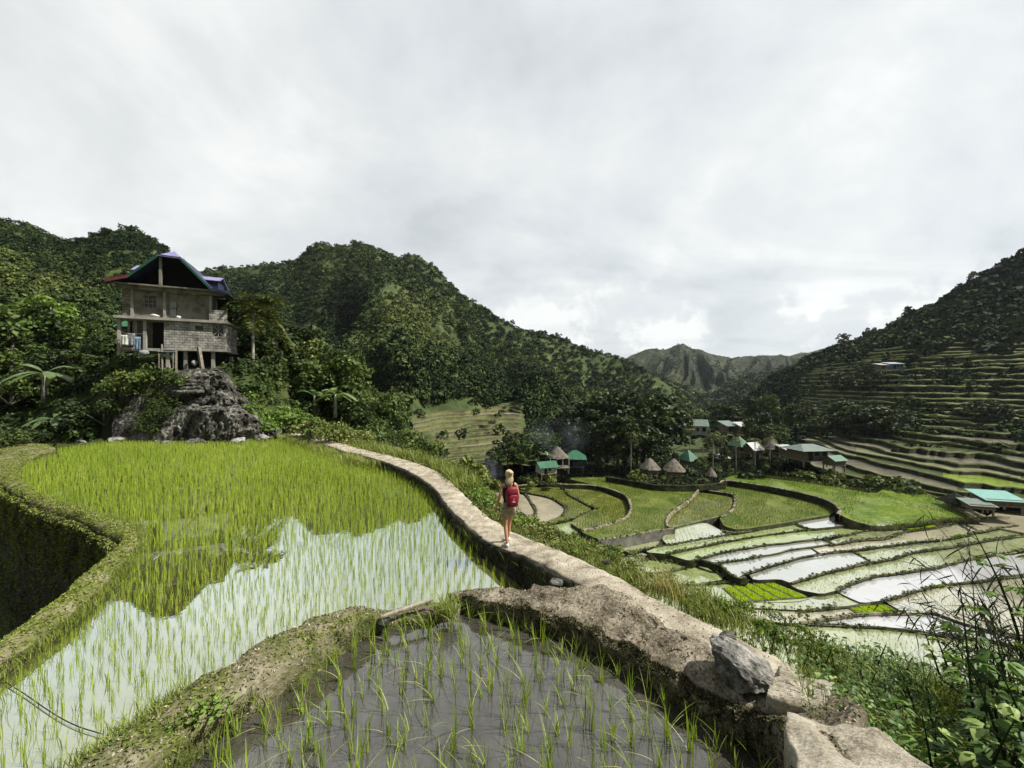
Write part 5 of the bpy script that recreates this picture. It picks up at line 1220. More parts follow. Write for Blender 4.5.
hut('pyramid_house', 683, 432, 128, 2.6, 2.6, 3.0, 3.0, 'pyramid', M_tin_green, M_woodwall, 'narrow green pyramid roof sticking up behind the white roofed house', 'house', rz=.6, stilts=.6, over=.4)
r_ = hut('village_house', 695, 434, 118, 6.4, 5, 3.0, 1.7, 'gable', M_tin_pale, M_white_wall, 'big white house with pale green roof above the tree tops', 'house', rz=-.35, over=.5, windows=2)
MB().slab([(-5.0, -4.2, 1.7), (-.6, -4.2, 1.7), (-.6, -2.3, 2.3), (-5.0, -2.3, 2.3)], .1).build('porch_roof', M_tin_red, r_)
hut('village_house', 728, 432, 120, 3.6, 3.4, 2.0, 1.2, 'shed', M_tin_pale, M_woodwall, 'small house with flat pale roof right of the white house', 'house', rz=.2, stilts=.3)
hut('village_house', 742, 434, 118, 2.6, 3, 2.4, 1.0, 'shed', M_tin_white, rough_mat('ochre_wall', [(0.3, (0.20, 0.14, 0.07)), (0.7, (0.34, 0.25, 0.14))]), 'small ochre walled house behind the palm grove', 'house', rz=.1, stilts=.3)
hut('village_house', 752, 454, 94, 2.6, 2.6, 1.1, 1.6, 'gable', M_tin_white, M_woodwall, 'hut with pinkish white roof in the middle of the village', 'hut', rz=.4, over=.7, stilts=.3)
hut('thatched_hut', 771, 453, 95, 2.8, 2.8, 1.0, 2.4, 'cone', M_thatch, M_woodwall, 'thatched hut leaning beside the pinkish roof', 'hut', rz=.4, stilts=.4, over=.8)
hut('village_house', 787, 454, 92, 2.6, 2.6, 1.2, .6, 'shed', M_tin_white, M_woodwall, 'low shack with pale flat roof left of the wooden house', 'shack', rz=.1, stilts=.3)
hut('wooden_house', 807, 461, 86, 6.2, 4.4, 2.5, 1.0, 'hip', M_tin_pale, M_woodwall, 'long wooden house with wide pale green roof at the village edge', 'house', rz=.12, over=1.0, stilts=.5, windows=2)
hut('field_shed', 834, 467, 82, 3.2, 2.6, 1.2, .8, 'gable', M_tin_green, M_woodwall, 'little green roofed shelter right of the wooden house', 'shed', rz=.25, over=.35, stilts=.6)
hut('field_shed', 720, 462, 90, 2.6, 2.2, 1.0, .4, 'shed', M_tin_white, M_woodwall, 'grey flat roofed lean-to between the pyramid roofs', 'shed', rz=.1, stilts=.3)
hut('field_shed', 996, 505, 60.5, 4.6, 3.0, 1.0, .7, 'shed', M_tin_teal, M_woodwall, 'turquoise tin roof shed at the foot of the terraces', 'shed', rz=-.25, over=.4, stilts=.3)
hut('field_shed', 977, 508, 59.5, 3.0, 2.0, .6, .4, 'shed', M_tin_pale, M_woodwall, 'low pale green roof below the turquoise shed', 'shed', rz=-.25, over=.3, stilts=.2)
hut('thatched_hut', 955, 505, 62, 1.6, 1.6, .5, 1.5, 'pyramid', M_wallfar, M_woodwall, 'small black pyramid hut left of the turquoise roof', 'hut', stilts=.2, over=.8, posts=False)
r_ = hut('hill_house', 893, 370, 142, 4.0, 3.4, 2.0, .7, 'shed', M_tin_white, M_tin_blue, 'blue walled house alone among the upper hill terraces', 'house', rz=-.1, stilts=.4, windows=2)
hut('hill_house', 881, 370, 141, 2.2, 2.6, 1.7, .6, 'shed', M_tin_white, M_woodwall, 'small grey hut leaning to the left of the blue hill house', 'hut', stilts=.3)
hut('hill_house', 947, 353, 150, 4.2, 3, 1.4, .6, 'shed', M_tin_white, M_woodwall, 'long whitish roof high on the right hill', 'hut', stilts=.3)
hut('hill_house', 965, 352.5, 150, 2.4, 3, 1.0, .5, 'shed', M_tin_white, M_woodwall, 'tiny whitish roof right of the long one on the hill', 'hut', stilts=.3)

# ------------------------------------------------------------------ trees
def tree_mesh(seed, h, spread, kind='round', leaves=2600, leaf=.22, crown_from=.35):
    """trunk with limbs, and a crown of leafy clumps with gaps between them; returns (trunk MB, V, Q, T)"""
    r2 = np.random.default_rng(seed); mb = MB()
    bend = r2.normal(0, .05, 2) * h
    tp = [np.array([bend[0] * t * t, bend[1] * t * t, h * .86 * t]) for t in np.linspace(0, 1, 7)]
    r0 = .018 * h + .05
    tp[0][2] = -.6
    mb.tube(tp, [r0 * 1.25, r0, r0 * .85, r0 * .7, r0 * .5, r0 * .32, r0 * .1], 7)
    nc = {'round': 17, 'tall': 18, 'open': 13}[kind]
    C, R = [], []
    for k in range(nc):
        t = (k + .5) / nc; a = k * 2.4 + r2.uniform(-.5, .5)
        zf = crown_from + (1 - crown_from) * t
        if kind == 'round': rr = spread * math.sqrt(max(0, 1 - ((zf - .62) / .46) ** 2)) * r2.uniform(.45, .95)
        elif kind == 'tall': rr = spread * (.95 - .55 * t) * r2.uniform(.4, .95)
        else: rr = spread * (.55 + .5 * t) * r2.uniform(.3, 1.0)
        i = min(int(zf / .86 * 6), 5); base = tp[max(1, i - 1)]
        c = np.array([tp[i][0] + math.cos(a) * rr, tp[i][1] + math.sin(a) * rr, zf * h * .93])
        C.append(c); R.append(h * {'round': .165, 'tall': .14, 'open': .13}[kind] * r2.uniform(.75, 1.25))
        m = (base + c) / 2 + np.array([0, 0, -.04 * h])
        if k % 2 == 0: mb.tube([base, m, c], [r0 * .38, r0 * .24, r0 * .06], 5, cap=False)
    C = np.array(C); R = np.array(R)
    tint = np.clip(.28 + .5 * (r2.random(nc)), .05, .95)
    V, Q, T = crowns(C, R, leaves // nc, leaf=leaf / (R.mean()) if False else .20 * (2600 / leaves) ** .5, squash=.8, lowest=-.6, tint=tint, r=r2, jit=.2)
    return mb, V, Q, T
PROTO = {}
def proto(key, *a, **kw):
    if key not in PROTO:
        mb, V, Q, T = tree_mesh(*a, **kw)
        me = bpy.data.meshes.new('trunk'); me.from_pydata(mb.v, [], mb.f); me.update()
        for p in me.polygons: p.use_smooth = True
        PROTO[key] = (me, (V, Q, T), {})
    return PROTO[key]
def tree(name, loc, h, key, mat, label, group=None, bark=None, wide=1.0, cat='tree', **kw):
    root = empty(name, tuple(loc), random.uniform(0, 6.28)); tag(root, label, cat, group)
    tr, (V, Q, T), cache = PROTO[key]
    b = bark or M_bark
    if ('t', b.name) not in cache:
        m2 = tr.copy(); m2.materials.append(b); cache[('t', b.name)] = m2
    o = bpy.data.objects.new('trunk', cache[('t', b.name)]); COL.objects.link(o); o.parent = root
    if mat.name not in cache:
        c = np_mesh('crown', V, Q, mat, root, tint=T); cache[mat.name] = c.data
    else:
        c = bpy.data.objects.new('crown', cache[mat.name]); COL.objects.link(c); c.parent = root
    s = h / 8.0; root.scale = (s * wide, s * wide, s)
    return root
for k in range(3): proto(f'round{k}', 200 + k, 8, 3.0, 'round', 3800)
for k in range(2): proto(f'tall{k}', 210 + k, 8, 1.9, 'tall', 3800, crown_from=.22)
for k in range(2): proto(f'open{k}', 220 + k, 8, 2.9, 'open', 3000, crown_from=.5)
for k in range(3): proto(f'farround{k}', 230 + k, 8, 3.0, 'round', 1700, crown_from=.25)
for k in range(2): proto(f'fartall{k}', 240 + k, 8, 2.0, 'tall', 1500, crown_from=.2)

def ptree(px, base, top, D, key, mat, label, group=None, bark=None, wide=1.0, name='broadleaf_tree'):
    p = at(px, base, D); h = (base - top) / F * D
    return tree(name, p, h, key, mat, label, group, bark, wide)
# round the house
ptree(50, 372, 296, 41, 'open0', M_leafbright, 'tall tree with bright leaves and pale bare trunk left of the house', bark=M_palebark, wide=1.15)
ptree(12, 395, 305, 38, 'round0', M_leafmid, 'bushy green tree at the left edge of the hillside', wide=1.1)
ptree(-40, 400, 300, 38, 'round1', M_leafmid, 'leafy green tree beyond the bushy one at the left edge')
ptree(88, 372, 318, 43, 'round1', M_leafmid, 'round green tree right behind the bright leaved one')
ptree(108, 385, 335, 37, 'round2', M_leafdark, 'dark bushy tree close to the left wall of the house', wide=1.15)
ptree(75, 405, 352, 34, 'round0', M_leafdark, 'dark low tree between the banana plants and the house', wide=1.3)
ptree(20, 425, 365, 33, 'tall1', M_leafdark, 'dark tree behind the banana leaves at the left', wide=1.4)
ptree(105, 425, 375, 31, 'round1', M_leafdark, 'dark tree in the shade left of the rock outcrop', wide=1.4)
ptree(265, 395, 318, 38, 'round2', M_leafdark, 'dark olive tree just right of the coconut palm')
ptree(290, 400, 325, 43, 'tall0', M_leafdark, 'dark slender tree on the slope behind the palm', wide=1.3)
ptree(305, 410, 340, 38, 'open1', M_bush, 'sparse brownish tree with thin pale trunk above the path', bark=M_palebark)
ptree(268, 405, 350, 34, 'open0', M_leafdark, 'small dark tree with pale trunk right of the rock outcrop', bark=M_palebark)
ptree(237, 372, 330, 38, 'round0', M_leafdark, 'dark tree crown behind the right corner of the house', wide=1.2)
ptree(350, 440, 349, 37, 'tall0', M_leafmid, 'tall narrow dense tree standing alone right of the hill path', wide=1.25)
ptree(325, 432, 372, 40, 'round1', M_leafdark, 'dark tree just left of the tall narrow one')
ptree(385, 448, 390, 44, 'round2', M_leafmid, 'round tree on the slope right of the tall narrow one')
ptree(300, 395, 352, 52, 'round1', M_leafdark, 'half hidden dark tree far behind the banana leaves', wide=1.3)
ptree(285, 405, 322, 40, 'round2', M_leafdark, 'broad dark tree between the palm and the tall narrow tree', wide=1.3)
ptree(255, 400, 338, 37, 'round1', M_leafdark, 'dense dark tree just behind the coconut palm', wide=1.2)
ptree(318, 420, 362, 36, 'round0', M_leafmid, 'mid green tree over the banana plants above the path', wide=1.2)
ptree(232, 380, 310, 42, 'tall1', M_leafdark, 'dark tree rising behind the house beside the palm', wide=1.3)
# wood behind the village huts
wood = [(575, 452, 412, 112), (590, 455, 402, 112), (607, 458, 396, 110), (625, 460, 392, 110), (643, 458, 396, 112), (600, 464, 420, 98), (618, 466, 414, 96), (637, 466, 418, 94), (655, 462, 408, 104), (668, 458, 404, 110), (582, 462, 428, 100), (655, 468, 430, 92), (570, 440, 406, 135), (640, 440, 398, 135), (662, 442, 408, 135), (612, 448, 394, 125), (708, 450, 438, 108)]
for i, (px, b, t, D) in enumerate(wood):
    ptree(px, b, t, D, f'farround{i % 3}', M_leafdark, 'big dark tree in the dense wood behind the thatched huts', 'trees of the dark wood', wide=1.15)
pale = [(508, 470, 438, 92), (522, 470, 440, 90), (538, 466, 436, 94), (552, 462, 434, 98), (495, 474, 448, 86), (530, 460, 430, 108), (512, 458, 432, 110)]
for i, (px, b, t, D) in enumerate(pale):
    ptree(px, b, t, D, f'farround{(i + 1) % 3}', M_leafmid if i % 2 else M_leafdark, 'leafy tree in the hazy grove left of the village', 'trees of the hazy grove', wide=1.1)
vill = [(714, 466, 452, 90), (724, 466, 446, 88), (720, 450, 436, 108), (733, 446, 434, 112), (748, 444, 418, 112), (760, 455, 428, 100), (765, 440, 412, 124), (778, 448, 424, 106), (730, 428, 402, 150), (752, 420, 396, 165), (770, 418, 394, 160), (675, 470, 452, 88), (660, 475, 456, 86), (700, 474, 458, 82), (726, 474, 460, 82), (748, 474, 460, 82), (764, 472, 456, 84), (778, 470, 456, 86), (722, 428, 404, 150), (790, 430, 406, 145)]
for i, (px, b, t, D) in enumerate(vill):
    ptree(px, b, t, D, ('farround0', 'fartall0', 'farround1', 'farround2', 'fartall1')[i % 5], (M_leafdark, M_leafmid, M_leafdark)[i % 3], 'small tree growing among the houses of the village', 'trees between the village houses', wide=1.1)
ptree(763, 447, 425, 98, 'farround2', M_leafdark, 'round dark dome shaped tree beside the lowest hill terraces', wide=1.3)
slope_trees = [(865, 442, 402, 115), (880, 440, 410, 112), (850, 440, 412, 116), (838, 425, 398, 130), (900, 430, 410, 120), (980, 425, 400, 112), (1000, 428, 404, 108), (960, 420, 402, 120), (920, 385, 368, 145), (845, 395, 372, 160), (1010, 350, 330, 150), (940, 400, 382, 135), (868, 382, 362, 150), (800, 425, 404, 140), (820, 436, 416, 120), (1015, 448, 434, 95)]
for i, (px, b, t, D) in enumerate(slope_trees):
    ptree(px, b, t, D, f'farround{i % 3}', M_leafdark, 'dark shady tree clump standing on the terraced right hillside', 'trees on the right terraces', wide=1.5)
crest_trees = [(842, 346, 334, 218), (908, 318, 306, 203), (975, 284, 272, 186), (960, 292, 283, 188), (870, 338, 328, 212)]
for i, (px, b, t, D) in enumerate(crest_trees):
    ptree(px, b + 1, t, D, 'fartall0' if i % 2 else 'farround1', M_leafdark, 'lone small tree standing out on the skyline of the right hill', 'trees on the right skyline', wide=1.1)

# shrubs, each a clump of leaves with stems
def shrub(px, base, top, D, mat, label, seed, width=None, k=900, group=None, name='shrub', leaf=.11, tint=(.5, .22)):
    r2 = np.random.default_rng(seed); p = at(px, base, D); h = (base - top) / F * D; w = (width / F * D / 2) if width else h * .7
    root = empty(name, tuple(p)); tag(root, label, 'shrub', group)
    n = 9; C = np.c_[r2.normal(0, .42, (n, 2)) * w, r2.uniform(.2, .75, n) * h]; C[:, 2] *= 1 - .35 * np.minimum(np.linalg.norm(C[:, :2], axis=1) / w, 1)
    R = r2.uniform(.28, .5, n) * min(h, w * 1.3)
    V, Q, T = crowns(C, R, k // n, leaf=leaf / max(R.mean(), .05), squash=.85, lowest=-.5, tint=np.clip(r2.normal(*tint, n), .05, .95), r=r2, jit=.18)
    np_mesh('foliage', V, Q, mat, root, tint=T)
    mb = MB()
    for c in C[:6]: mb.tube([(0, 0, -.4), tuple(c * np.array([.6, .6, .6])), tuple(c)], [.025 * h, .018 * h, .006 * h], 5, cap=False)
    mb.build('stem', M_bark, root)
    return root
S = [(340, 446, 420, 24, M_bush, 'light green round leaved shrub beside the far path bend', 54, (.75, .15)), (368, 452, 424, 24, M_bush, 'pale leafy shrub right of the far path bend', 48, (.7, .2)), (318, 440, 414, 26, M_bush, 'mid green shrub where the far path begins', 40, (.55, .2)),
     (395, 458, 432, 26, M_bush, 'grey green shrub on the slope below the hill path', 50, (.45, .2)), (425, 462, 438, 25, M_leafmid, 'dark green shrub on the slope edge beyond the path', 46, (.5, .2)), (405, 452, 424, 31, M_bush, 'taller shrub on the slope under the tall narrow tree', 60, (.4, .2)),
     (255, 432, 404, 28.0, M_leafbright, 'bright green shrub climbing the slope right of the outcrop', 50, (.6, .2)), (280, 428, 402, 29.5, M_leafbright, 'fresh green shrub near the start of the path', 46, (.55, .2)), (240, 412, 384, 29.5, M_leafbright, 'bright green shrub just under the right corner of the house', 40, (.5, .2)), (300, 425, 400, 33, M_leafmid, 'darker shrub behind the fresh green one by the path', 50, (.5, .2)),
     (128, 396, 364, 28.6, M_leafmid, 'leafy shrub overhanging the left side of the rock outcrop', 56, (.7, .18)), (158, 386, 363, 28.6, M_leafmid, 'green shrub at the front of the house above the rocks', 46, (.65, .2)), (178, 388, 372, 27.8, M_bush, 'small weedy shrub on top of the rocks by the posts', 34, (.5, .2)), (105, 420, 392, 27.5, M_leafdark, 'dark shrub in the hollow left of the rocks', 56, (.45, .2)),
     (85, 438, 412, 27.5, M_leafdark, 'dark low shrub behind the far end of the paddy', 50, (.5, .2)), (20, 448, 428, 25, M_leafmid, 'low green shrub at the far left corner of the paddy', 50, (.55, .2)), (-5, 455, 425, 22, M_leafdark, 'dark leafy shrub cut by the left picture edge', 60, (.55, .2)), (60, 440, 418, 28, M_leafdark, 'dark shrub under the lower banana plant', 44, (.5, .2)),
     (10, 400, 372, 31, M_leafmid, 'light green shrub among the banana leaves at the left', 60, (.6, .2)), (470, 480, 455, 17, M_bush, 'yellow flowering shrub on the path edge left of the hiker', 46, (.8, .15)), (455, 476, 458, 19, M_bush, 'dry leafy shrub behind the yellow flowering one', 40, (.6, .2)), (485, 492, 475, 14, M_bush, 'low pale shrub on the verge just behind the hiker', 30, (.7, .2))]
for i, (px, b, t, D, m, lab, w, tn) in enumerate(S):
    shrub(px, b, t, D, m, lab, 300 + i, w, 1500, leaf=.10 if D < 26 else .13, tint=tn)
shrub(842, 499, 464, 76.5, M_bush, 'wide rounded shrub mound at the edge of the green paddy', 340, 96, 3600, leaf=.40, tint=(.45, .2))
shrub(870, 498, 474, 75, M_bush, 'right end of the shrub mound sloping to the green paddy', 341, 50, 1800, leaf=.36, tint=(.4, .2))
shrub(730, 532, 524, 64, M_bush, 'small shrub in the pale plot beside the little black wall', 342, 18, 500, leaf=.25)
shrub(626, 510, 493, 75, M_bush, 'weedy shrub on the hooked wall of the olive pool', 343, 26, 900, leaf=.28)
shrub(640, 482, 470, 78, M_bush, 'light shrub left of the thatched hut terrace', 344, 40, 900, leaf=.3, tint=(.6, .2))
shrub(816, 594, 585, 42, M_bush, 'low dark shrub at the right end of the five strip seedbed', 345, 20, 500, leaf=.16, tint=(.25, .15))
shrub(835, 592, 582, 42, M_bush, 'small dark shrub on the bund corner in mid valley', 346, 14, 400, leaf=.16, tint=(.2, .15))
shrub(555, 484, 474, 77, M_bush, 'pale shrub in front of the green roofed shed', 347, 50, 800, leaf=.3, tint=(.6, .2))
shrub(760, 601, 592, 40.5, M_bush, 'row of weeds along the front of the five strip seedbed', 348, 46, 700, leaf=.15, tint=(.35, .15))
shrub(800, 482, 470, 80, M_leafdark, 'dark shrub below the long wooden house', 349, 44, 900, leaf=.3)
shrub(750, 478, 468, 80, M_leafdark, 'dark shrub behind the upper end of the bright green paddy', 350, 40, 900, leaf=.3)

# banana plants: stem of leaf sheaths and long arching leaves
def banana(loc, h, n, label, seed, bright=.5, az0=None):
    r2 = np.random.default_rng(seed); root = empty('banana_plant', tuple(loc)); tag(root, label, 'banana plant')
    MB().tube([(0, 0, -.5), (.02, 0, h * .3), (.05, 0, h * .55)], [.16, .12, .07], 8).build('stem', M_palebark, root, smooth=True)
    for k in range(n):
        a = k * 2.4 + r2.uniform(-.3, .3); L = h * r2.uniform(.55, .75); up = r2.uniform(.35, 1.25); m = 10
        d = np.array([math.cos(a), math.sin(a), 0]); s = np.array([-math.sin(a), math.cos(a), 0])
        V, T = [], []
        for i in range(m + 1):
            t = i / m
            p = np.array([.05, 0, h * .52]) + d * L * (t * .95) * (1.25 - .35 * up) + np.array([0, 0, 1]) * L * (up * t - (.75 * t * t * (1.1)))
            w = L * .14 * (math.sin(math.pi * min(1, max(t - .16, 0) / .84 * .93 + .03)) ** .6 if t > .16 else .06)
            j = r2.uniform(-.12, .12, 2) * w
            V += [p - s * (w + j[0]) - np.array([0, 0, w * .35]), p, p + s * (w + j[1]) - np.array([0, 0, w * .35])]
            T += [np.clip(bright + r2.normal(0, .08), 0, 1)] * 3
        Q = [[3 * i + a_, 3 * i + a_ + 1, 3 * i + a_ + 4, 3 * i + a_ + 3] for i in range(m) for a_ in (0, 1)]
        np_mesh('leaf', np.array(V), np.array(Q), M_banana, root, tint=np.array(T), smooth=True)
banana(at(44, 396, 29.5), 3.4, 9, 'large banana plant with long grey green leaves at the left', 401, .62)
banana(at(52, 438, 27.5), 2.6, 8, 'lower banana plant with drooping leaves beside the paddy corner', 402, .55)
banana(at(335, 412, 33), 2.9, 8, 'banana plant with pale upright leaves above the hill path', 403, .8)
banana(at(314, 410, 34), 2.4, 7, 'smaller banana plant left of the pale leaved one', 404, .6)
banana(at(466, 482, 19), 1.2, 8, 'bright broad leaved plant standing behind the path bend', 405, .95)
banana(at(548, 464, 88), 3.5, 7, 'banana plant in the grove behind the open hut', 406, .7)

# palms
def palm(loc, h, L, n, label, seed, group=None, trunk=.14, dead=.2, name='coconut_palm', lean=(.0, .0), leaflets=26):
    r2 = np.random.default_rng(seed); root = empty(name, tuple(loc)); tag(root, label, 'palm tree', group)
    tp = [(lean[0] * h * t * t, lean[1] * h * t * t, h * t - (.6 if t == 0 else 0)) for t in np.linspace(0, 1, 7)]
    MB().tube(tp, [trunk * 1.3] + [trunk * (1 - .3 * t) for t in np.linspace(.1, 1, 6)], 8).build('trunk', M_palebark, root, smooth=True)
    top = np.array(tp[-1]); P, Nn, Sz, Al, Tt = [], [], [], [], []; mb = MB()
    for k in range(n):
        a = k * 2.4 + r2.uniform(-.3, .3); up = r2.uniform(-.3, 1.5); d = np.array([math.cos(a), math.sin(a), 0]); s = np.array([-math.sin(a), math.cos(a), 0]); LL = L * r2.uniform(.8, 1.1)
        rib = [top + d * LL * t * (1 - .15 * abs(up)) + np.array([0, 0, 1]) * LL * (up * t - 1.25 * t * t) for t in np.linspace(0, 1, 9)]
        mb.tube(rib, [.035, .03, .026, .022, .018, .014, .01, .008, .004], 4, cap=False)
        old = r2.random() < dead
        for i in range(leaflets):
            t = .12 + .86 * i / leaflets; f = t * 8; j = min(int(f), 7); p = rib[j] * (1 - f + j) + rib[j + 1] * (f - j); fw = unit((rib[j + 1] - rib[j])[None])[0]
            ll = LL * .17 * math.sin(math.pi * min(.98, t * .85 + .12)) ** .7 + .05
            for sd in (-1, 1):
                al = fw * .55 + s * sd * .8 - np.array([0, 0, .35 + .3 * r2.random()])
                P.append(p + unit(al[None])[0] * ll * .95); Al.append(al); Nn.append(np.array([0, 0, 1]) + .25 * r2.normal(size=3)); Sz.append(ll); Tt.append((.9 if old else .62) + r2.normal(0, .12))
    V, Q = leaf_quads(np.array(P), unit(np.array(Nn)), np.array(Sz), r2, aspect=.13, droop=.35, along=np.array(Al))
    np_mesh('crown', V, Q, M_palm, root, tint=np.repeat(np.clip(np.array(Tt), 0, 1), 4))
    mb.build('frond_rib', M_palm, root)
palm(at(253, 384, 32.5), 6.6, 3.3, 22, 'coconut palm with drooping yellowish fronds at the right corner of the house', 411, leaflets=30, dead=.18)
vp = [(703, 470, 84, 7), (713, 472, 83, 8.5), (631, 476, 88, 10), (640, 475, 90, 8), (722, 466, 90, 7), (755, 468, 88, 6.5), (736, 470, 86, 7.5), (690, 460, 100, 8), (770, 463, 92, 6)]
for i, (px, b, D, h) in enumerate(vp):
    palm(at(px, b, D), h, 2.3, 11, 'slender palm with thin pale trunk among the village trees', 420 + i, 'slender village palms', trunk=.11, name='areca_palm', leaflets=12)

# ------------------------------------------------------------------ undergrowth
def undergrowth(name, n, xr, yr, rad, k, mat, bias, seed, cond=None, leaf=.22, nsc=.15, contrast=.5):
    r2 = np.random.default_rng(seed)
    P = np.c_[r2.uniform(*xr, n), r2.uniform(*yr, n), np.zeros(n)]
    P[:, 2] = ground_height(P)
    if cond is not None: P = P[cond(P)]
    R = r2.uniform(*rad, len(P)); t = np.clip(bias + contrast * fbm(P * nsc, 3, seed) + r2.normal(0, .1, len(P)), .03, .97)
    V, Q, T = crowns(P + np.c_[np.zeros((len(P), 2)), R * .15], R, k, leaf=leaf, tint=t, r=r2, jit=.18, squash=.8)
    tag(np_mesh(name, V, Q, mat, tint=T), kind='stuff')
def c_hill(P):
    x, y = P[:, 0], P[:, 1]
    return ~((x > -31.0) & (x < -23.6) & (y > 26) & (y < 35)) & ~in_poly(P, WATER_EDGE) & ~((x > -26) & (x < -19.5) & (y < 28.6)) & (dist_poly(P, PATH_R, False) > 1.0) & (dist_poly(P, PATH_L, False) > .8) & (y > 26.3 - np.maximum(0, x + 17) * .9)
undergrowth('hill_undergrowth', 9500, (-48, 6), (20, 78), (.4, 1.05), 60, M_leafmid, .38, 501, lambda P: c_hill(P) & ~in_poly(P, K), leaf=.2)
def c_slope(P):
    d = dist_poly(P, K); return ~in_poly(P, K) & (d > .9) & (d < 26) & (P[:, 0] > -16) & (P[:, 1] < 30)
undergrowth('slope_undergrowth', 5200, (-14, 26), (-2, 30), (.22, .62), 55, M_bush, .40, 502, c_slope, leaf=.2, nsc=.3)
plot_polys = [pxpoly(p[2], lev(p[0])) for p in PLOTS]
def c_val(P):
    k = np.ones(len(P), bool)
    for q in plot_polys: k &= ~in_poly(P, q) & (dist_poly(P, q) > .6)
    px = P[:, 0] / P[:, 1] * F + 512
    return k & (px > 430) & (px < 1060)
undergrowth('valley_undergrowth', 5200, (-14, 95), (30, 135), (.6, 1.5), 40, M_leafdark, .42, 503, lambda P: c_val(P) & (P[:, 1] > 72), leaf=.26, nsc=.06)
undergrowth('valley_weeds', 2400, (0, 70), (22, 80), (.3, .8), 36, M_bush, .4, 504, c_val, leaf=.26, nsc=.1)

# ------------------------------------------------------------------ the rock under the house
GO = loft([[(112, 444, 26.4), (150, 445, 25.7), (200, 445, 25.3), (240, 442, 25.6), (262, 439, 26.4), (282, 436, 27.5)],
           [(112, 430, 27.0), (150, 418, 26.5), (180, 411, 26.2), (205, 409, 25.8), (235, 411, 26.0), (255, 418, 26.6), (282, 432, 28.0)],
           [(112, 418, 27.6), (150, 408, 27.3), (180, 402, 27.0), (205, 405, 27.0), (235, 406, 27.2), (255, 414, 27.8), (282, 430, 28.6)],
           [(112, 400, 28.6), (150, 394, 28.3), (180, 386, 27.6), (196, 376, 27.6), (222, 376, 27.7), (232, 390, 28.4), (255, 408, 29.2), (282, 428, 29.4)],
           [(112, 388, 30.4), (150, 376, 29.8), (180, 371, 29.3), (196, 368, 29.0), (222, 369, 29.0), (232, 380, 30.0), (255, 400, 30.8), (282, 425, 30.4)]],
          [0, .34, .46, .8, 1], 220, 130, smooth=3)
P = GO.reshape(-1, 3)
big = fbm(P * .75, 4, 601); cr = np.abs(fbm(P * np.array([1.6, 1.6, .9]), 4, 602)); fi = fbm(P * 5, 4, 603)
disp = .55 * big + .55 * (1 - cr * 3.2) * .6 + .16 * fi
# block structure: cells with their own offset
cell = np.floor(P * np.array([1.1, 1.1, 1.5]) + .35 * fbm(P * 2, 2, 605)[:, None]).astype(int)
disp += .32 * (_hash(cell[:, 0], cell[:, 1], cell[:, 2], 9) - .5)
lft = smooth01((P[:, 0] + 24.5) / 2.5) * .75 + .25
vdir = unit(P - np.array([0, 0, EYE]))
P = P - vdir * (disp * lft)[:, None] + np.array([0, 0, 1]) * (fi * .12)[:, None]
P[:, 2] = np.maximum(P[:, 2], -.4)
tag(np_mesh('rock_outcrop', P, grid_faces(GO.shape[0], GO.shape[1]), M_outcrop), 'dark jagged rock outcrop under the concrete house behind the paddy', 'rock')
# boulders and stones along the far edge of the paddy
for i, (px, py, D, s, lab) in enumerate([(118, 441, 25.8, .45, 'white streaked boulder at the left foot of the outcrop'), (262, 438, 25.9, .35, 'pale rounded stone at the right foot of the outcrop'), (196, 443, 25.0, .5, 'long grey boulder lying at the water below the outcrop'),
                                    (238, 441, 25.2, .4, 'flat grey boulder at the paddy edge right of the long one'), (80, 443, 25.6, .3, 'small dark stone beside the far dike'), (166, 444, 25.1, .38, 'rough brown boulder at the foot of the rock face')]):
    V, Q = rock_mesh(4, (s * 1.3, s, s * .7), 40 + i, rough=.4)
    tag(np_mesh('boulder', V + at(px, py, D), Q, M_rock if i in (0, 1, 3) else M_outcrop), lab, 'boulder')
# a mossy shelf and creepers over its left half
pt = GO[20:-6, 4:95].reshape(-1, 3); pt = pt[rng.integers(0, len(pt), 460)] + np.array([0, -.45, .05])
Rr = rng.uniform(.15, .42, len(pt)); keep = fbm(pt * .8, 3, 611) > -.02; pt, Rr = pt[keep], Rr[keep]
V, Q, T = crowns(pt, Rr, 55, leaf=.2, tint=np.clip(.3 + .4 * fbm(pt * .7, 3, 612), .03, .9), jit=.15, lowest=-.8)
tag(np_mesh('creepers', V, Q, M_bush, tint=T), kind='stuff')
pt = GO[30:-2, 190:218].reshape(-1, 3); pt = pt[rng.integers(0, len(pt), 160)] + np.array([0, -.25, .05])
V, Q, T = crowns(pt, rng.uniform(.15, .35, len(pt)), 45, leaf=.22, tint=rng.uniform(.4, .9, len(pt)), jit=.15, lowest=-.8)
tag(np_mesh('rock_weeds', V, Q, M_leafbright, tint=T), kind='stuff')

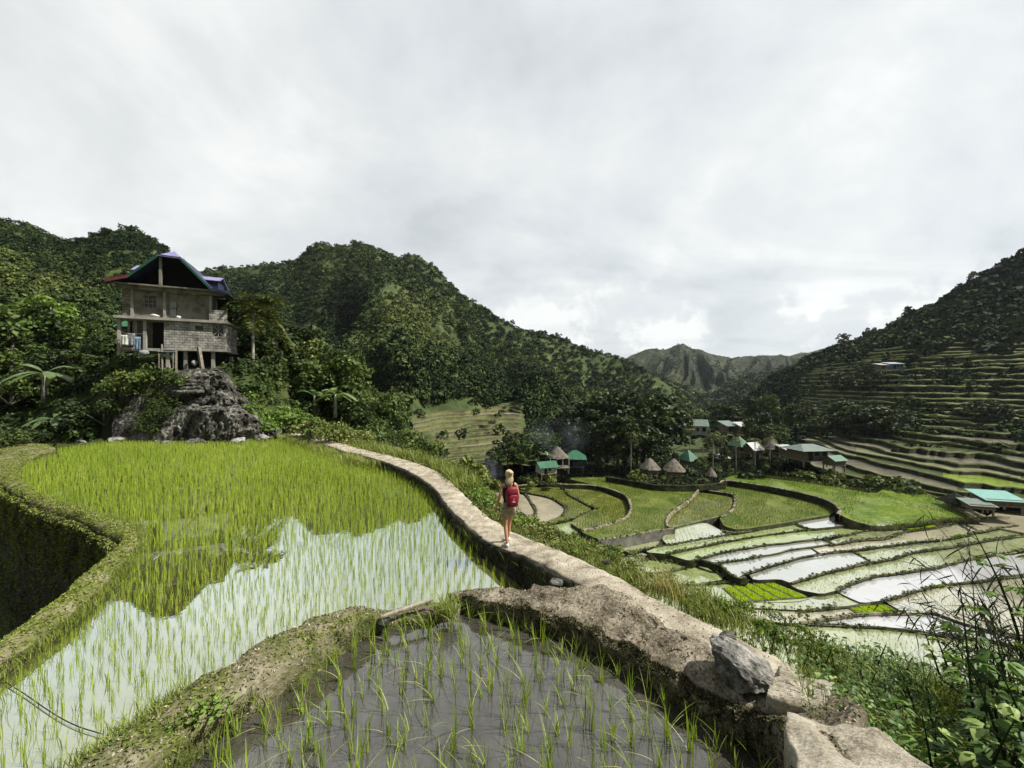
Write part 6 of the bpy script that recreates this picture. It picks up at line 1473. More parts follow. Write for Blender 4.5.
# ------------------------------------------------------------------ the house on the rock
M_block = None
def block_mat(name, c1, c2, mortar, scale=1.0, bw=.42, bh=.2):
    m, nt = new_mat(name); L = nt.links
    t = N(nt, 'ShaderNodeTexCoord'); mp = N(nt, 'ShaderNodeMapping'); mp.inputs['Rotation'].default_value = (math.radians(90), 0, 0)
    L.new(t.outputs['Object'], mp.inputs[0])
    b = N(nt, 'ShaderNodeTexBrick', i_Scale=scale); b.inputs['Color1'].default_value = (*c1, 1); b.inputs['Color2'].default_value = (*c2, 1); b.inputs['Mortar'].default_value = (*mortar, 1)
    b.inputs['Mortar Size'].default_value = .022; b.inputs['Brick Width'].default_value = bw; b.inputs['Row Height'].default_value = bh; b.inputs['Mortar Smooth'].default_value = .3
    L.new(mp.outputs[0], b.inputs['Vector'])
    n = N(nt, 'ShaderNodeTexNoise', i_Scale=1.3, i_Detail=9, i_Roughness=.7); L.new(t.outputs['Object'], n.inputs['Vector'])
    rc = ramp_node(nt, n.outputs['Fac'], [(.34, (.32, .30, .27)), (.5, (.85, .85, .84)), (.66, (1.5, 1.5, 1.48))])
    mu = N(nt, 'ShaderNodeMix', data_type='RGBA', blend_type='MULTIPLY'); mu.inputs[0].default_value = 1
    L.new(b.outputs['Color'], mu.inputs[6]); L.new(rc, mu.inputs[7])
    p = N(nt, 'ShaderNodeBsdfPrincipled', i_Roughness=.9); L.new(mu.outputs[2], p.inputs['Base Color'])
    bp = N(nt, 'ShaderNodeBump', i_Strength=.8, i_Distance=.02); L.new(b.outputs['Fac'], bp.inputs['Height']); bp.invert = True; L.new(bp.outputs[0], p.inputs['Normal'])
    o = N(nt, 'ShaderNodeOutputMaterial'); L.new(p.outputs[0], o.inputs[0]); return m
M_block = block_mat('bare_concrete_blocks', (.25, .24, .22), (.42, .40, .37), (.15, .14, .13))
M_blockdark = block_mat('stained_concrete_blocks', (.20, .185, .155), (.26, .24, .20), (.11, .10, .085))
M_plaster = rough_mat('stained_plaster', [(0.34, (0.075, 0.067, 0.052)), (0.5, (0.20, 0.185, 0.155)), (0.8, (0.30, 0.285, 0.245))], scale=.9, bump_scale=9, bump=.3)
M_concrete = rough_mat('grey_concrete', [(0.25, (0.17, 0.16, 0.14)), (0.5, (0.31, 0.295, 0.26)), (0.8, (0.45, 0.43, 0.39))], scale=1.4, bump_scale=12, bump=.4)
M_purple = rough_mat('violet_tin_roof', [(0.3, (0.17, 0.16, 0.34)), (0.7, (0.29, 0.28, 0.48))], scale=1.5, rough=.4, bump=.1, spec=.4)
M_navy = rough_mat('dark_blue_tin_roof', [(0.3, (0.012, 0.013, 0.035)), (0.7, (0.035, 0.037, 0.085))], scale=1.5, rough=.5, bump=.1)
M_fgreen = rough_mat('dark_green_fascia', [(0.3, (0.012, 0.055, 0.040)), (0.7, (0.025, 0.10, 0.075))], scale=2, rough=.5, bump=0)
M_fred = rough_mat('faded_red_fascia', [(0.3, (0.09, 0.025, 0.03)), (0.7, (0.18, 0.05, 0.06))], scale=2, rough=.5, bump=0)
M_doorgrey = rough_mat('grey_green_door', [(0.3, (0.13, 0.14, 0.12)), (0.7, (0.24, 0.25, 0.22))], scale=2, rough=.6, bump=.1)
M_glass = plain_mat('dark_window_glass', (0.025, 0.028, 0.03), rough=.12, spec=.6)
M_cloth_blue = plain_mat('blue_cloth', (.22, .32, .44), rough=.9); M_cloth_white = plain_mat('white_cloth', (.62, .62, .60), rough=.9); M_cloth_grey = plain_mat('grey_cloth', (.26, .27, .28), rough=.9)

H = empty('concrete_house', tuple(at(172, 350, 29)), math.radians(24)); H.scale = (.775, .8, 1.0); H['label'] = 'unfinished grey concrete house with violet roof standing on the rock outcrop'; H['category'] = 'house'
# lower storey
w = MB()
w.box((.65, .0, 1.2), (2.5, .18, 2.1)); w.box((2.22, 0, .9), (.62, .18, 1.5)); w.box((2.22, 0, 2.12), (.62, .18, .26)); w.box((2.92, 0, 1.2), (.76, .18, 2.1)); w.box((3.8, 0, .66), (.98, .18, 1.02)); w.box((3.8, 0, 2.2), (.98, .18, .1)); w.box((4.36, 0, 1.2), (.14, .18, 2.1))
w.box((4.36, 2.2, 1.2), (.14, 4.2, 2.1)); w.box((-.52, 2.2, 1.2), (.16, 4.2, 2.1)); w.box((-2.3, 4.3, 1.2), (3.6, .16, 2.1)); w.box((-4.0, 3.0, 1.2), (.16, 2.6, 2.1)); w.box((2.0, 4.35, 1.2), (4.8, .16, 2.1))
w.build('block_wall', M_block, H)
wn_ = MB().box((3.8, .04, 1.66), (.98, .03, .98)).build('window', M_glass, H)
fr = MB(); [fr.bar(a, b, .05) for a, b in (((3.32, -.04, 1.2), (4.28, -.04, 2.13)), ((3.32, -.04, 2.13), (4.28, -.04, 1.2)), ((3.8, -.04, 1.18), (3.8, -.04, 2.14)), ((3.34, -.04, 1.18), (3.34, -.04, 2.14)), ((4.26, -.04, 1.18), (4.26, -.04, 2.14)), ((3.32, -.04, 1.2), (4.28, -.04, 1.2)))]
fr.build('frame', M_concrete, wn_)
MB().box((2.22, .06, 1.8), (.58, .03, .36)).build('window', M_glass, H)
MB().box((1.95, 2.1, .06), (5.1, 4.6, .17)).build('floor_slab', M_concrete, H)
MB().box((-2.4, 2.2, .0), (3.4, 4.2, .2)).build('floor_slab', M_concrete, H)
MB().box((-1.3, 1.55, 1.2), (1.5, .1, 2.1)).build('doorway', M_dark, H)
b_ = MB(); b_.box((-2.9, 1.7, 1.2), (1.6, .12, 2.1)); b_.build('back_wall', M_blockdark, H)
for x, y in ((-2.1, .1), (-4.0, .1), (-3.1, .9)): MB().box((x, y, .95), (.24, .24, 2.7)).build('column', M_concrete, H)
for x, y, z in ((3.3, .25, -1.1), (1.0, .3, -1.1), (-.4, .3, -1.1), (4.3, 2.5, -1.4), (1.0, 2.6, -.9)): MB().box((x, y, z + .1), (.28, .28, 2.0)).build('pillar', M_concrete, H)
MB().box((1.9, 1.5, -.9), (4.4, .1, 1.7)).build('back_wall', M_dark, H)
# upper floor
MB().box((.25, 2.0, 2.36), (8.9, 4.9, .2)).build('floor_slab', M_concrete, H)
w = MB(); w.box((-3.6, .5, 3.5), (.62, .16, 2.1)); w.build('side_wall', M_blockdark, H); MB().box((3.05, 2.6, 3.5), (.16, 4.0, 2.1)).build('side_wall', M_blockdark, H); MB().box((-3.95, 2.6, 3.5), (.16, 4.0, 2.1)).build('side_wall', M_blockdark, H)
w = MB(); w.box((-2.72, .5, 3.5), (.84, .15, 2.1)); w.box((-1.82, .5, 2.85), (.97, .15, .8)); w.box((-1.82, .5, 4.4), (.97, .15, .3)); w.box((-.88, .5, 3.5), (.9, .15, 2.1)); w.box((-.075, .5, 4.35), (.71, .15, .4)); w.box((1.68, .5, 3.5), (2.76, .15, 2.1))
w.build('plaster_wall', M_plaster, H)
d_ = MB().box((-.075, .53, 3.3), (.70, .06, 1.7)).build('door', M_doorgrey, H)
MB().box((-.075, .48, 3.62), (.5, .04, .42)).box((-.075, .48, 2.98), (.5, .04, .55)).build('panel', M_cloth_grey, d_); MB().box((.18, .45, 3.3), (.05, .06, .12)).build('handle', M_dark, d_)
wn_ = MB().box((-1.82, .55, 3.75), (.97, .03, 1.0)).build('window', M_glass, H)
fr = MB(); [fr.box((-1.82 + dx, .48, 3.75), (.045, .05, 1.0)) for dx in (-.46, -.155, .155, .46)]; [fr.box((-1.82, .475, 3.75 + dz), (.97, .05, .045)) for dz in (-.48, -.16, .16, .48)]; fr.build('grille', M_post, wn_)
for x in (-3.15, -.68, 3.05): MB().box((x, .32, 3.5), (.2, .2, 2.1)).build('column', M_concrete, H)
MB().box((0.05, -.02, 4.66), (8.5, .22, .24)).build('beam', M_plaster, H)
MB().box((3.85, -.2, 2.88), (1.5, .16, .86)).build('parapet', M_block, H)
MB().box((3.9, 1.8, 3.5), (1.3, .1, 2.1)).build('porch_wall', M_dark, H)
# roof: bell-cast gable with a clipped top, and a cross ridge behind
yf, yb = -1.0, 5.0
prof = [(-4.55, 4.95), (-2.95, 5.40), (-.75, 7.15), (.12, 7.75), (.98, 7.1), (3.45, 4.94), (4.75, 4.72)]
def sheet(p, q, y0, y1, t=.08):
    m = MB(); m.slab([(p[0], y0, p[1]), (q[0], y0, q[1]), (q[0], y1, q[1]), (p[0], y1, p[1])], t); return m
m_ = MB()
for p, q, y0, y1 in ((prof[0], prof[1], yf, yb), (prof[1], prof[2], yf, yb), (prof[4], prof[5], yf, yb), (prof[5], prof[6], yf, yb)):
    m_.slab([(p[0], y0, p[1]), (q[0], y0, q[1]), (q[0], y1, q[1]), (p[0], y1, p[1])], .06)
m_.slab([(-.75, yf, 7.15), (.12, yf + 1.3, 7.75), (.12, yb, 7.75), (-.75, yb, 7.15)], .06); m_.slab([(.12, yf + 1.3, 7.75), (.98, yf, 7.1), (.98, yb, 7.1), (.12, yb, 7.75)], .06)
m_.build('roof', M_navy, H)
MB().slab([(-.86, yf - .06, 7.08), (1.10, yf - .06, 7.03), (.13, yf + 1.25, 7.82)], .05).build('roof_clip', M_purple, H)
def fascia(p, q, mat, h=.2):
    MB().add([(p[0], yf - .03, p[1] - h), (q[0], yf - .03, q[1] - h), (q[0], yf - .03, q[1] + .03), (p[0], yf - .03, p[1] + .03), (p[0], yf + .03, p[1] - h), (q[0], yf + .03, q[1] - h), (q[0], yf + .03, q[1] + .03), (p[0], yf + .03, p[1] + .03)],
             [(0, 1, 2, 3), (7, 6, 5, 4), (0, 4, 5, 1), (3, 2, 6, 7), (0, 3, 7, 4), (1, 5, 6, 2)]).build('fascia', mat, H)
fascia(prof[0], prof[1], M_fred); fascia(prof[1], prof[2], M_fgreen); fascia(prof[4], prof[5], M_fgreen); fascia(prof[5], prof[6], M_navy); fascia((-.75, 7.15), (.98, 7.1), M_navy, .12)
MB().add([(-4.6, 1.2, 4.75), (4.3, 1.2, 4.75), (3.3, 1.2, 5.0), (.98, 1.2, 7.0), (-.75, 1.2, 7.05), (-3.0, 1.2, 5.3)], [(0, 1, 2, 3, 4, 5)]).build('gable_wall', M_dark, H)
MB().box((-.7, -.5, 5.9), (.2, .2, 2.3)).build('gable_post', M_plaster, H)
MB().box((.05, .6, 4.85), (8.4, 2.4, .1)).build('attic_floor', M_plaster, H)
for x0, x1, za, zb, zc in ((-3.75, -1.2, 6.28, 6.85, 6.1), (1.2, 3.55, 6.02, 6.5, 5.8)):
    MB().slab([(x0, 1.4, za), (x1, 1.4, za), (x1, 2.6, zb), (x0, 2.6, zb)], .06).slab([(x0, 2.6, zb), (x1, 2.6, zb), (x1, 4.6, zc), (x0, 4.6, zc)], .06).build('cross_roof', M_purple, H)
MB().box((-2.6, 2.6, 5.6), (1.9, 2.0, 1.3)).build('dormer_wall', M_navy, H); MB().box((2.5, 2.6, 5.4), (1.7, 2.0, 1.1)).build('dormer_wall', M_navy, H)
# green roofed shed to its left
hut('garden_shed', 138, 340, 34, 1.5, 1.5, 1.2, 1.0, 'pyramid', M_tin_green, M_woodwall, 'little shed with bright green pointed roof left of the concrete house', 'shed', rz=.5, over=.5)
# things under and before the house
HM = Matrix.Translation(H.location) @ Matrix.Rotation(H.rotation_euler.z, 4, 'Z') @ Matrix.Diagonal((.775, .8, 1, 1))
def hp(x, y, z): return np.array(HM @ Vector((x, y, z)))
for a, b, t, lab in (((-.35, -1.1, -1.9), (-.42, -1.0, .35), .09, 'thin timber prop at the left of the house front'), ((.75, -1.2, -1.9), (.72, -1.1, .5), .12, 'upright timber post before the block wall'), ((2.75, -.9, -1.7), (2.3, -.5, .25), .2, 'slanting pale timber prop under the block wall')):
    p0 = hp(*a); o = MB().bar((0, 0, 0), tuple(hp(*b) - p0), t).build('timber_prop', M_post); o.location = p0; tag(o, lab, 'post')
def cloth(p, w, h, mat, label, seed, rz=0):
    n, m = 9, 8; u, v = np.meshgrid(np.linspace(-.5, .5, n), np.linspace(0, 1, m))
    P = np.c_[u.ravel() * w, .06 * np.sin(u.ravel() * 14 + seed) * v.ravel() + .05 * fbm(np.c_[u.ravel() * 3, v.ravel() * 3, np.full(n * m, seed)], 3, seed), -v.ravel() * h]
    Q = grid_faces(m, n); o = np_mesh('hanging_cloth', P, Q, mat, smooth=True); o.location = p; o.rotation_euler = (0, 0, rz)
    s = o.modifiers.new('thickness', 'SOLIDIFY'); s.thickness = .012
    tag(o, label, 'laundry')
cloth(hp(-3.05, -.25, 1.15), .55, .95, M_cloth_grey, 'grey cloth hanging between the columns of the lower floor', 3, .3); cloth(hp(-2.55, -.3, .9), .45, 1.0, M_cloth_blue, 'pale blue cloth hanging by the left column', 5, .2)
cloth(hp(-3.5, -.3, 1.0), .4, .75, M_cloth_white, 'white cloth hanging at the left corner of the lower floor', 7, .2)
l0 = hp(-4.0, -.28, 1.2); o = MB().tube([(0, 0, 0), tuple((hp(-3.0, -.28, 1.1) - l0)), tuple(hp(-2.1, -.28, 1.15) - l0)], .015, 5).build('clothes_line', M_post); o.location = l0; tag(o, 'line with laundry strung between the columns of the house', 'clothes line')
def sack(p, s, mat, label, seed):
    V, Q = rock_mesh(3, s, seed, rough=.18); o = np_mesh('sack', V, Q, mat, smooth=True); o.location = p; tag(o, label, 'sack')
sack(hp(1.9, -.4, -1.0), (.2, .2, .26), M_cloth_grey, 'greyish sack leaning under the floor slab', 3); sack(hp(-1.3, -.2, 2.58), (.35, .2, .14), M_cloth_white, 'white bundle on the upper floor edge left of the door', 4); sack(hp(.55, -.2, 2.55), (.2, .16, .14), M_cloth_white, 'small white bundle on the upper floor edge right of the door', 5)
sack(hp(-1.9, -.6, -.3), (.35, .3, .3), M_cloth_grey, 'grey rubble sack beside the lower doorway', 6)
tb = empty('rough_table', tuple(hp(.0, -1.0, -.75)), H.rotation_euler.z); tag(tb, 'rough table covered with a pale blue sheet under the house', 'table')
MB().box((0, 0, .55), (1.0, .6, .05)).build('table_top', M_cloth_blue, tb)
for sx in (-.42, .42):
    for sy in (-.22, .22): MB().box((sx, sy, -.1), (.06, .06, 1.25)).build('leg', M_post, tb)
# narrow earth steps up the rock to the house
st = empty('rock_steps', tuple(at(203, 372, 28.0))); tag(st, 'worn pale stone steps climbing the top of the outcrop', 'steps')
for i in range(4):
    V, Q = slab_mesh([(-1.1 + .1 * i, -.5 + .22 * i - 1.0), (.9 - .08 * i, -.55 + .22 * i - 1.0), (.9 - .08 * i, .1 + .22 * i - .9), (-1.1 + .1 * i, .1 + .22 * i - .9)], -1.35 + .24 * i, -1.3 + .24 * i, .25, 70 + i, sub=14, amp=.07)
    np_mesh('step', V, Q, M_outcrop, st)

# ------------------------------------------------------------------ the hiker
M_skin = plain_mat('tanned_skin', (.50, .27, .165), rough=.5, var=.06); M_hair = rough_mat('blonde_hair', [(.3, (.36, .26, .13)), (.7, (.72, .60, .38))], scale=9, stretch=(3, 3, .4), bump=.5, rough=.5, dist=.01)
M_top = plain_mat('black_top', (.018, .018, .022), rough=.8); M_shorts = rough_mat('beige_shorts', [(.3, (.20, .165, .11)), (.55, (.36, .31, .22)), (.8, (.56, .50, .39))], scale=16, bump=.2)
M_pack = plain_mat('crimson_nylon', (.20, .010, .028), rough=.5, var=.15); M_packdark = plain_mat('dark_maroon_nylon', (.12, .01, .02), rough=.6); M_strap = plain_mat('black_webbing', (.015, .015, .016), rough=.8); M_shoe = plain_mat('white_shoe', (.68, .67, .65), rough=.7, var=.1); M_mark = plain_mat('pale_print', (.62, .40, .36), rough=.6)
ploc = on(509, 545, .44); FACE = math.radians(20)
PR_ = empty('person', tuple(ploc), FACE); PR_.scale = (.95,) * 3; tag(PR_, 'woman with blonde hair in a black top and beige shorts walking away on the footpath', 'person')
def skin_body(name, verts, edges, mat, parent, sub=2):
    me = bpy.data.meshes.new(name); me.from_pydata([v[:3] for v in verts], edges, []); me.update()
    o = link_mesh(name, me, mat, parent)
    sk = o.modifiers.new('skin', 'SKIN'); sk.use_smooth_shade = True
    o.data.skin_vertices or None
    for i, v in enumerate(verts):
        o.data.skin_vertices[0].data[i].radius = (v[3], v[4] if len(v) > 4 else v[3])
    o.data.skin_vertices[0].data[0].use_root = True
    ss = o.modifiers.new('subdivision', 'SUBSURF'); ss.levels = ss.render_levels = sub
    return o
B_ = []; E_ = []
def bv(x, y, z, r, r2=None, link=None):
    B_.append((x, y, z, r, r2 or r)); i = len(B_) - 1
    if link is not None: E_.append((link, i))
    return i
me_body = bpy.data.meshes.new('tmp'); bpy.data.meshes.remove(me_body)
pel = bv(0, 0, .93, .125, .10); wa = bv(0, 0, 1.08, .10, .08, pel); ch = bv(0, .0, 1.27, .125, .09, wa); ub = bv(0, -.01, 1.40, .11, .07, ch); nk = bv(0, 0, 1.475, .048, .048, ub); hd0 = bv(0, .015, 1.55, .07, .075, nk); hd1 = bv(0, .02, 1.635, .078, .092, hd0); hd2 = bv(0, .015, 1.70, .045, .05, hd1)
for s, arm in ((-1, [(-.165, 0, 1.40, .048), (-.235, -.02, 1.15, .037), (-.285, .05, .93, .026), (-.30, .075, .875, .026)]), (1, [(.165, 0, 1.40, .048), (.215, -.05, 1.15, .037), (.225, .04, .94, .026), (.225, .07, .885, .026)])):
    p = ub
    for v in arm: p = bv(*v, link=p)
    x, y, z = arm[-1][:3]
    for k, (dx, dl) in enumerate(((-.024, .065), (-.008, .078), (.009, .074), (.024, .058))):
        a = bv(x + .2 * dx * s, y + dx, z - .03, .009, link=p); b = bv(x + .2 * dx * s, y + dx + .008, z - .03 - dl * .55, .008, link=a); bv(x - s * .012, y + dx + .018, z - .03 - dl, .007, link=b)
    a = bv(x - s * .02, y + .028, z - .005, .010, link=p); bv(x - s * .03, y + .05, z - .04, .008, link=a)
for s, leg in ((-1, [(-.085, 0, .86, .088), (-.085, .03, .66, .072), (-.075, .05, .47, .052), (-.07, .0, .28, .046), (-.065, -.06, .09, .032), (-.065, -.05, .05, .034), (-.07, .07, .03, .03)]), (1, [(.085, 0, .86, .088), (.085, .10, .67, .072), (.075, .18, .49, .052), (.07, .20, .30, .046), (.06, .21, .115, .032), (.06, .22, .075, .034), (.065, .34, .055, .03)])):
    p = pel
    for v in leg: p = bv(*v, link=p)
me = bpy.data.meshes.new('body'); bm = bmesh.new(); lay = bm.verts.layers.skin.verify(); vs_ = [bm.verts.new(v[:3]) for v in B_]
for a, b in E_: bm.edges.new((vs_[a], vs_[b]))
for i, v in enumerate(B_):
    vs_[i][lay].radius = (v[3], v[4]); vs_[i][lay].use_root = (i == 0)
bm.to_mesh(me); bm.free()
body = link_mesh('body', me, M_skin, PR_)
sk = body.modifiers.new('skin', 'SKIN'); sk.use_smooth_shade = True
ss = body.modifiers.new('subdivision', 'SUBSURF'); ss.levels = ss.render_levels = 2
def rings(name, R, mat, parent, n=18, sub=1, cap=False):
    """a garment: elliptical rings (x, y, z, rx, ry)"""
    V = [(x + rx * math.cos(2 * math.pi * k / n), y + ry * math.sin(2 * math.pi * k / n), z) for x, y, z, rx, ry in R for k in range(n)]
    Fq = [(i * n + k, i * n + (k + 1) % n, (i + 1) * n + (k + 1) % n, (i + 1) * n + k) for i in range(len(R) - 1) for k in range(n)]
    if cap: Fq += [tuple(range(n - 1, -1, -1)), tuple((len(R) - 1) * n + k for k in range(n))]
    me = bpy.data.meshes.new(name); me.from_pydata(V, [], Fq); me.update()
    for p in me.polygons: p.use_smooth = True
    o = link_mesh(name, me, mat, parent)
    s = o.modifiers.new('thickness', 'SOLIDIFY'); s.thickness = .008; s.offset = 1
    return o
rings('top', [(0, 0, .99, .128, .105), (0, 0, 1.08, .118, .098), (0, 0, 1.2, .138, .112), (0, 0, 1.3, .146, .115), (0, -.005, 1.36, .13, .10)], M_top, PR_)
MB().tube([(-.09, -.06, 1.34), (-.085, -.085, 1.42), (-.08, .0, 1.465), (-.085, .08, 1.38)], .014, 6).tube([(.09, -.06, 1.34), (.085, -.085, 1.42), (.08, .0, 1.465), (.085, .08, 1.38)], .014, 6).build('shoulder_straps', M_top, PR_)
rings('shorts', [(0, 0, 1.03, .128, .108), (0, 0, .96, .150, .125), (0, .0, .88, .168, .132), (0, .01, .83, .17, .135)], M_shorts, PR_)
rings('shorts_leg', [(-.083, 0, .87, .096, .125), (-.085, .02, .74, .100, .108), (-.086, .03, .655, .102, .10)], M_shorts, PR_); rings('shorts_leg', [(.083, .01, .87, .096, .125), (.085, .07, .74, .100, .108), (.086, .105, .665, .102, .10)], M_shorts, PR_)
V, Q = rock_mesh(4, (.098, .112, .112), 5, rough=.10, freq=3); V += np.array([0, .0, 1.645]); V[:, 1] = np.where(V[:, 1] > .06, .06 + (V[:, 1] - .06) * .3, V[:, 1])
V2, Q2 = rock_mesh(3, (.088, .055, .13), 8, rough=.2, freq=4); V2[:, 2] *= 1.35; V2[:, 0] *= 1.1; V2 += np.array([-.015, -.07, 1.53]); V3, Q3 = rock_mesh(3, (.05, .05, .05), 9, rough=.15); V3 += np.array([0.02, -.10, 1.70])
np_mesh('hair', np.r_[V, V2, V3], np.r_[Q, Q2 + len(V), Q3 + len(V) + len(V2)], M_hair, PR_, smooth=True)
for s in (-1, 1):
    V, Q = rock_mesh(2, (.012, .022, .032), 3, rough=.05); np_mesh('ear', V + np.array([s * .085, .02, 1.625]), Q, M_skin, PR_, smooth=True)
    V, Q = rock_mesh(2, (.016, .010, .010), 3, rough=.02); np_mesh('eye', V + np.array([s * .032, .108, 1.64]), Q, M_shoe, PR_, smooth=True)
V, Q = rock_mesh(2, (.016, .026, .03), 4, rough=.05); np_mesh('nose', V + np.array([0, .115, 1.61]), Q, M_skin, PR_, smooth=True); V, Q = rock_mesh(2, (.026, .010, .010), 4, rough=.05); np_mesh('mouth', V + np.array([0, .10, 1.565]), Q, M_mark, PR_, smooth=True)
for x, y, z, t in ((-.067, -.0, .035, 0), (.063, .28, .06, .12)):
    V, Q = rock_mesh(3, (.052, .135, .058), 6, rough=.04); V[:, 2] = np.maximum(V[:, 2], -.035); V[:, 2] *= np.where(V[:, 1] > .03, .7, 1.15)
    so = np_mesh('shoe', V + np.array([x, y, z]), Q, M_shoe, PR_, smooth=True)
BP = empty('backpack', tuple(ploc), FACE); BP.scale = (.95,) * 3; tag(BP, 'crimson backpack worn on the walking woman\'s back', 'backpack')
def softbox(name, c, s, mat, parent, e=2.6, n=20, m=14):
    V = []
    for i in range(m + 1):
        ph = -math.pi / 2 + math.pi * i / m
        for k in range(n):
            th = 2 * math.pi * k / n; f = lambda q: math.copysign(abs(q) ** (2 / e), q)
            V.append((c[0] + s[0] * f(math.cos(ph)) * f(math.cos(th)), c[1] + s[1] * f(math.cos(ph)) * f(math.sin(th)), c[2] + s[2] * f(math.sin(ph))))
    Fq = [(i * n + k, i * n + (k + 1) % n, (i + 1) * n + (k + 1) % n, (i + 1) * n + k) for i in range(m) for k in range(n)]
    me = bpy.data.meshes.new(name); me.from_pydata(V, [], Fq); me.validate(); me.update()
    for p in me.polygons: p.use_smooth = True
    return link_mesh(name, me, mat, parent)
softbox('bag', (.01, -.185, 1.19), (.148, .085, .215), M_pack, BP, 3.0); softbox('front_pocket', (.01, -.265, 1.12), (.118, .035, .12), M_pack, BP, 3.0); softbox('base_panel', (.01, -.19, 1.0), (.138, .088, .05), M_packdark, BP, 3.0)
MB().tube([(-.02, -.14, 1.40), (-.01, -.16, 1.435), (.03, -.16, 1.435), (.04, -.14, 1.40)], .009, 6).build('grab_handle', M_strap, BP, smooth=True)
for s in (-1, 1): MB().tube([(s * .085, -.11, 1.36), (s * .095, -.05, 1.455), (s * .10, .03, 1.445), (s * .105, .11, 1.33), (s * .12, .09, 1.15), (s * .13, -.09, 1.05)], .02, 6).build('shoulder_strap', M_strap, BP, smooth=True)
MB().tube([(-.09, -.262, 1.25), (-.05, -.28, 1.285), (.01, -.288, 1.295), (.07, -.28, 1.285), (.11, -.262, 1.25)], .006, 5).build('zip', M_strap, BP)
MB().add([(-.03, -.303, 1.09), (.0, -.307, 1.13), (.055, -.303, 1.085), (.02, -.305, 1.075)], [(0, 3, 2, 1)]).add([(.0, -.304, 1.145), (.015, -.305, 1.175), (.035, -.304, 1.145)], [(0, 2, 1)]).build('print', M_mark, BP)

# ------------------------------------------------------------------ plants at the lower right, close to the camera
def ovate(C, Al, Nr, L, W, r, segs=5, fold=.35, droop=.5):
    """broad leaves with a midrib fold, C = leaf base"""
    n = len(C); d = unit(Al); nr = unit(Nr - d * np.sum(Nr * d, 1, keepdims=True)); s = np.cross(d, nr); rows = []
    L = L[:, None]; W = W[:, None]
    for i in range(segs + 1):
        t = i / segs; w = W * (math.sin(math.pi * min(.995, t ** .75)) ** .75 if 0 < t < 1 else .02)
        p = C + d * L * t - nr * L * droop * t * t
        rows += [p - s * w + nr * w * fold, p, p + s * w + nr * w * fold]
    V = np.stack(rows, 1).reshape(-1, 3); m = 3 * (segs + 1); b = (np.arange(n) * m)[:, None]
    Q = np.concatenate([b + np.array([3 * i + a, 3 * i + a + 1, 3 * i + a + 4, 3 * i + a + 3]) for i in range(segs) for a in (0, 1)])
    return V, Q, m
def broadleaf(loc, stems, h, L, label, seed, mat=M_banana, lean=(0, 0), tint=(.5, .2), per=7, lobes=3, spread=.12):
    r2 = np.random.default_rng(seed); root = empty('broadleaf_plant', tuple(loc)); tag(root, label, 'plant')
    mb = MB(); C, A, Nn, T = [], [], [], []
    for k in range(stems):
        a = r2.uniform(0, 6.28); hh = h * r2.uniform(.6, 1.1); b = np.r_[r2.normal(0, spread, 2), -.25]
        le = np.array([math.cos(a) * .35 + lean[0], math.sin(a) * .35 + lean[1]]) * hh
        pts = [b + np.r_[le * t ** 1.5, (hh + .25) * t] for t in np.linspace(0, 1, 6)]
        mb.tube([np.array([0, 0, -.4])] + pts, [.012, .012, .011, .009, .007, .005, .003], 5, cap=False)
        for q in range(per):
            t = .35 + .65 * (q + r2.random() * .5) / per; i = min(int(t * 5), 4); f = t * 5 - i; p = pts[i] * (1 - f) + pts[i + 1] * f
            a2 = q * 2.4 + r2.uniform(-.4, .4); d = np.array([math.cos(a2), math.sin(a2), r2.uniform(.0, .45)]); pl = L * r2.uniform(.5, 1.0)
            e = p + d * pl; mb.tube([p, (p + e) / 2 + np.array([0, 0, .02]), e], [.004, .0035, .003], 4, cap=False)
            tt = np.clip(r2.normal(*tint), 0, 1); upn = np.array([0, 0, 1]) + .35 * r2.normal(size=3)
            for lb in range(lobes):
                o = (lb - (lobes - 1) / 2) * .75; d2 = np.array([math.cos(a2 + o), math.sin(a2 + o), d[2] * .4 - .05])
                C.append(e); A.append(d2); Nn.append(upn); T.append((tt + r2.normal(0, .05), L * r2.uniform(.75, 1.1) * (1 if abs(o) < .1 else .8)))
    T = np.array(T); V, Q, m = ovate(np.array(C), np.array(A), np.array(Nn), T[:, 1], T[:, 1] * .30, r2)
    np_mesh('foliage', V, Q, mat, root, tint=np.repeat(np.clip(T[:, 0], 0, 1), m), smooth=True); mb.build('stem', M_bush, root)
def leafat(px, py, D): return at(px, py, D)
M_broad = leaf_mat('broad_leaves', [(0.0, (0.025, 0.05, 0.014)), (0.45, (0.085, 0.16, 0.036)), (0.8, (0.19, 0.30, 0.07)), (1.0, (0.34, 0.44, 0.15))], trans=.28, rough=.5, spec=.25)
broadleaf(leafat(965, 792, 2.5), 5, .60, .105, 'large lobed leaf plant at the bottom right in front of the grasses', 701, M_broad, tint=(.8, .15))
broadleaf(leafat(1020, 770, 2.6), 6, .95, .10, 'tall broad leaved plant at the right edge with pale top leaves', 702, M_broad, tint=(.75, .18))
broadleaf(leafat(1000, 850, 2.3), 5, .55, .10, 'dark broad leaved plant in the bottom right corner', 703, M_broad, tint=(.4, .2))
broadleaf(leafat(985, 700, 3.4), 6, .55, .085, 'pale leafy plant under the dark reeds', 704, M_broad, tint=(.7, .2))
broadleaf(leafat(1045, 640, 3.0), 5, .9, .095, 'broad leaved climber at the right edge among the reeds', 705, M_broad, tint=(.65, .2))
broadleaf(leafat(800, 672, 3.7), 7, .30, .05, 'low leafy weed behind the ribbed stone step', 706, M_broad, tint=(.5, .2), spread=.16)
broadleaf(leafat(850, 690, 3.6), 8, .35, .05, 'leafy weed clump right of the stone steps', 707, M_broad, tint=(.45, .2), spread=.2)
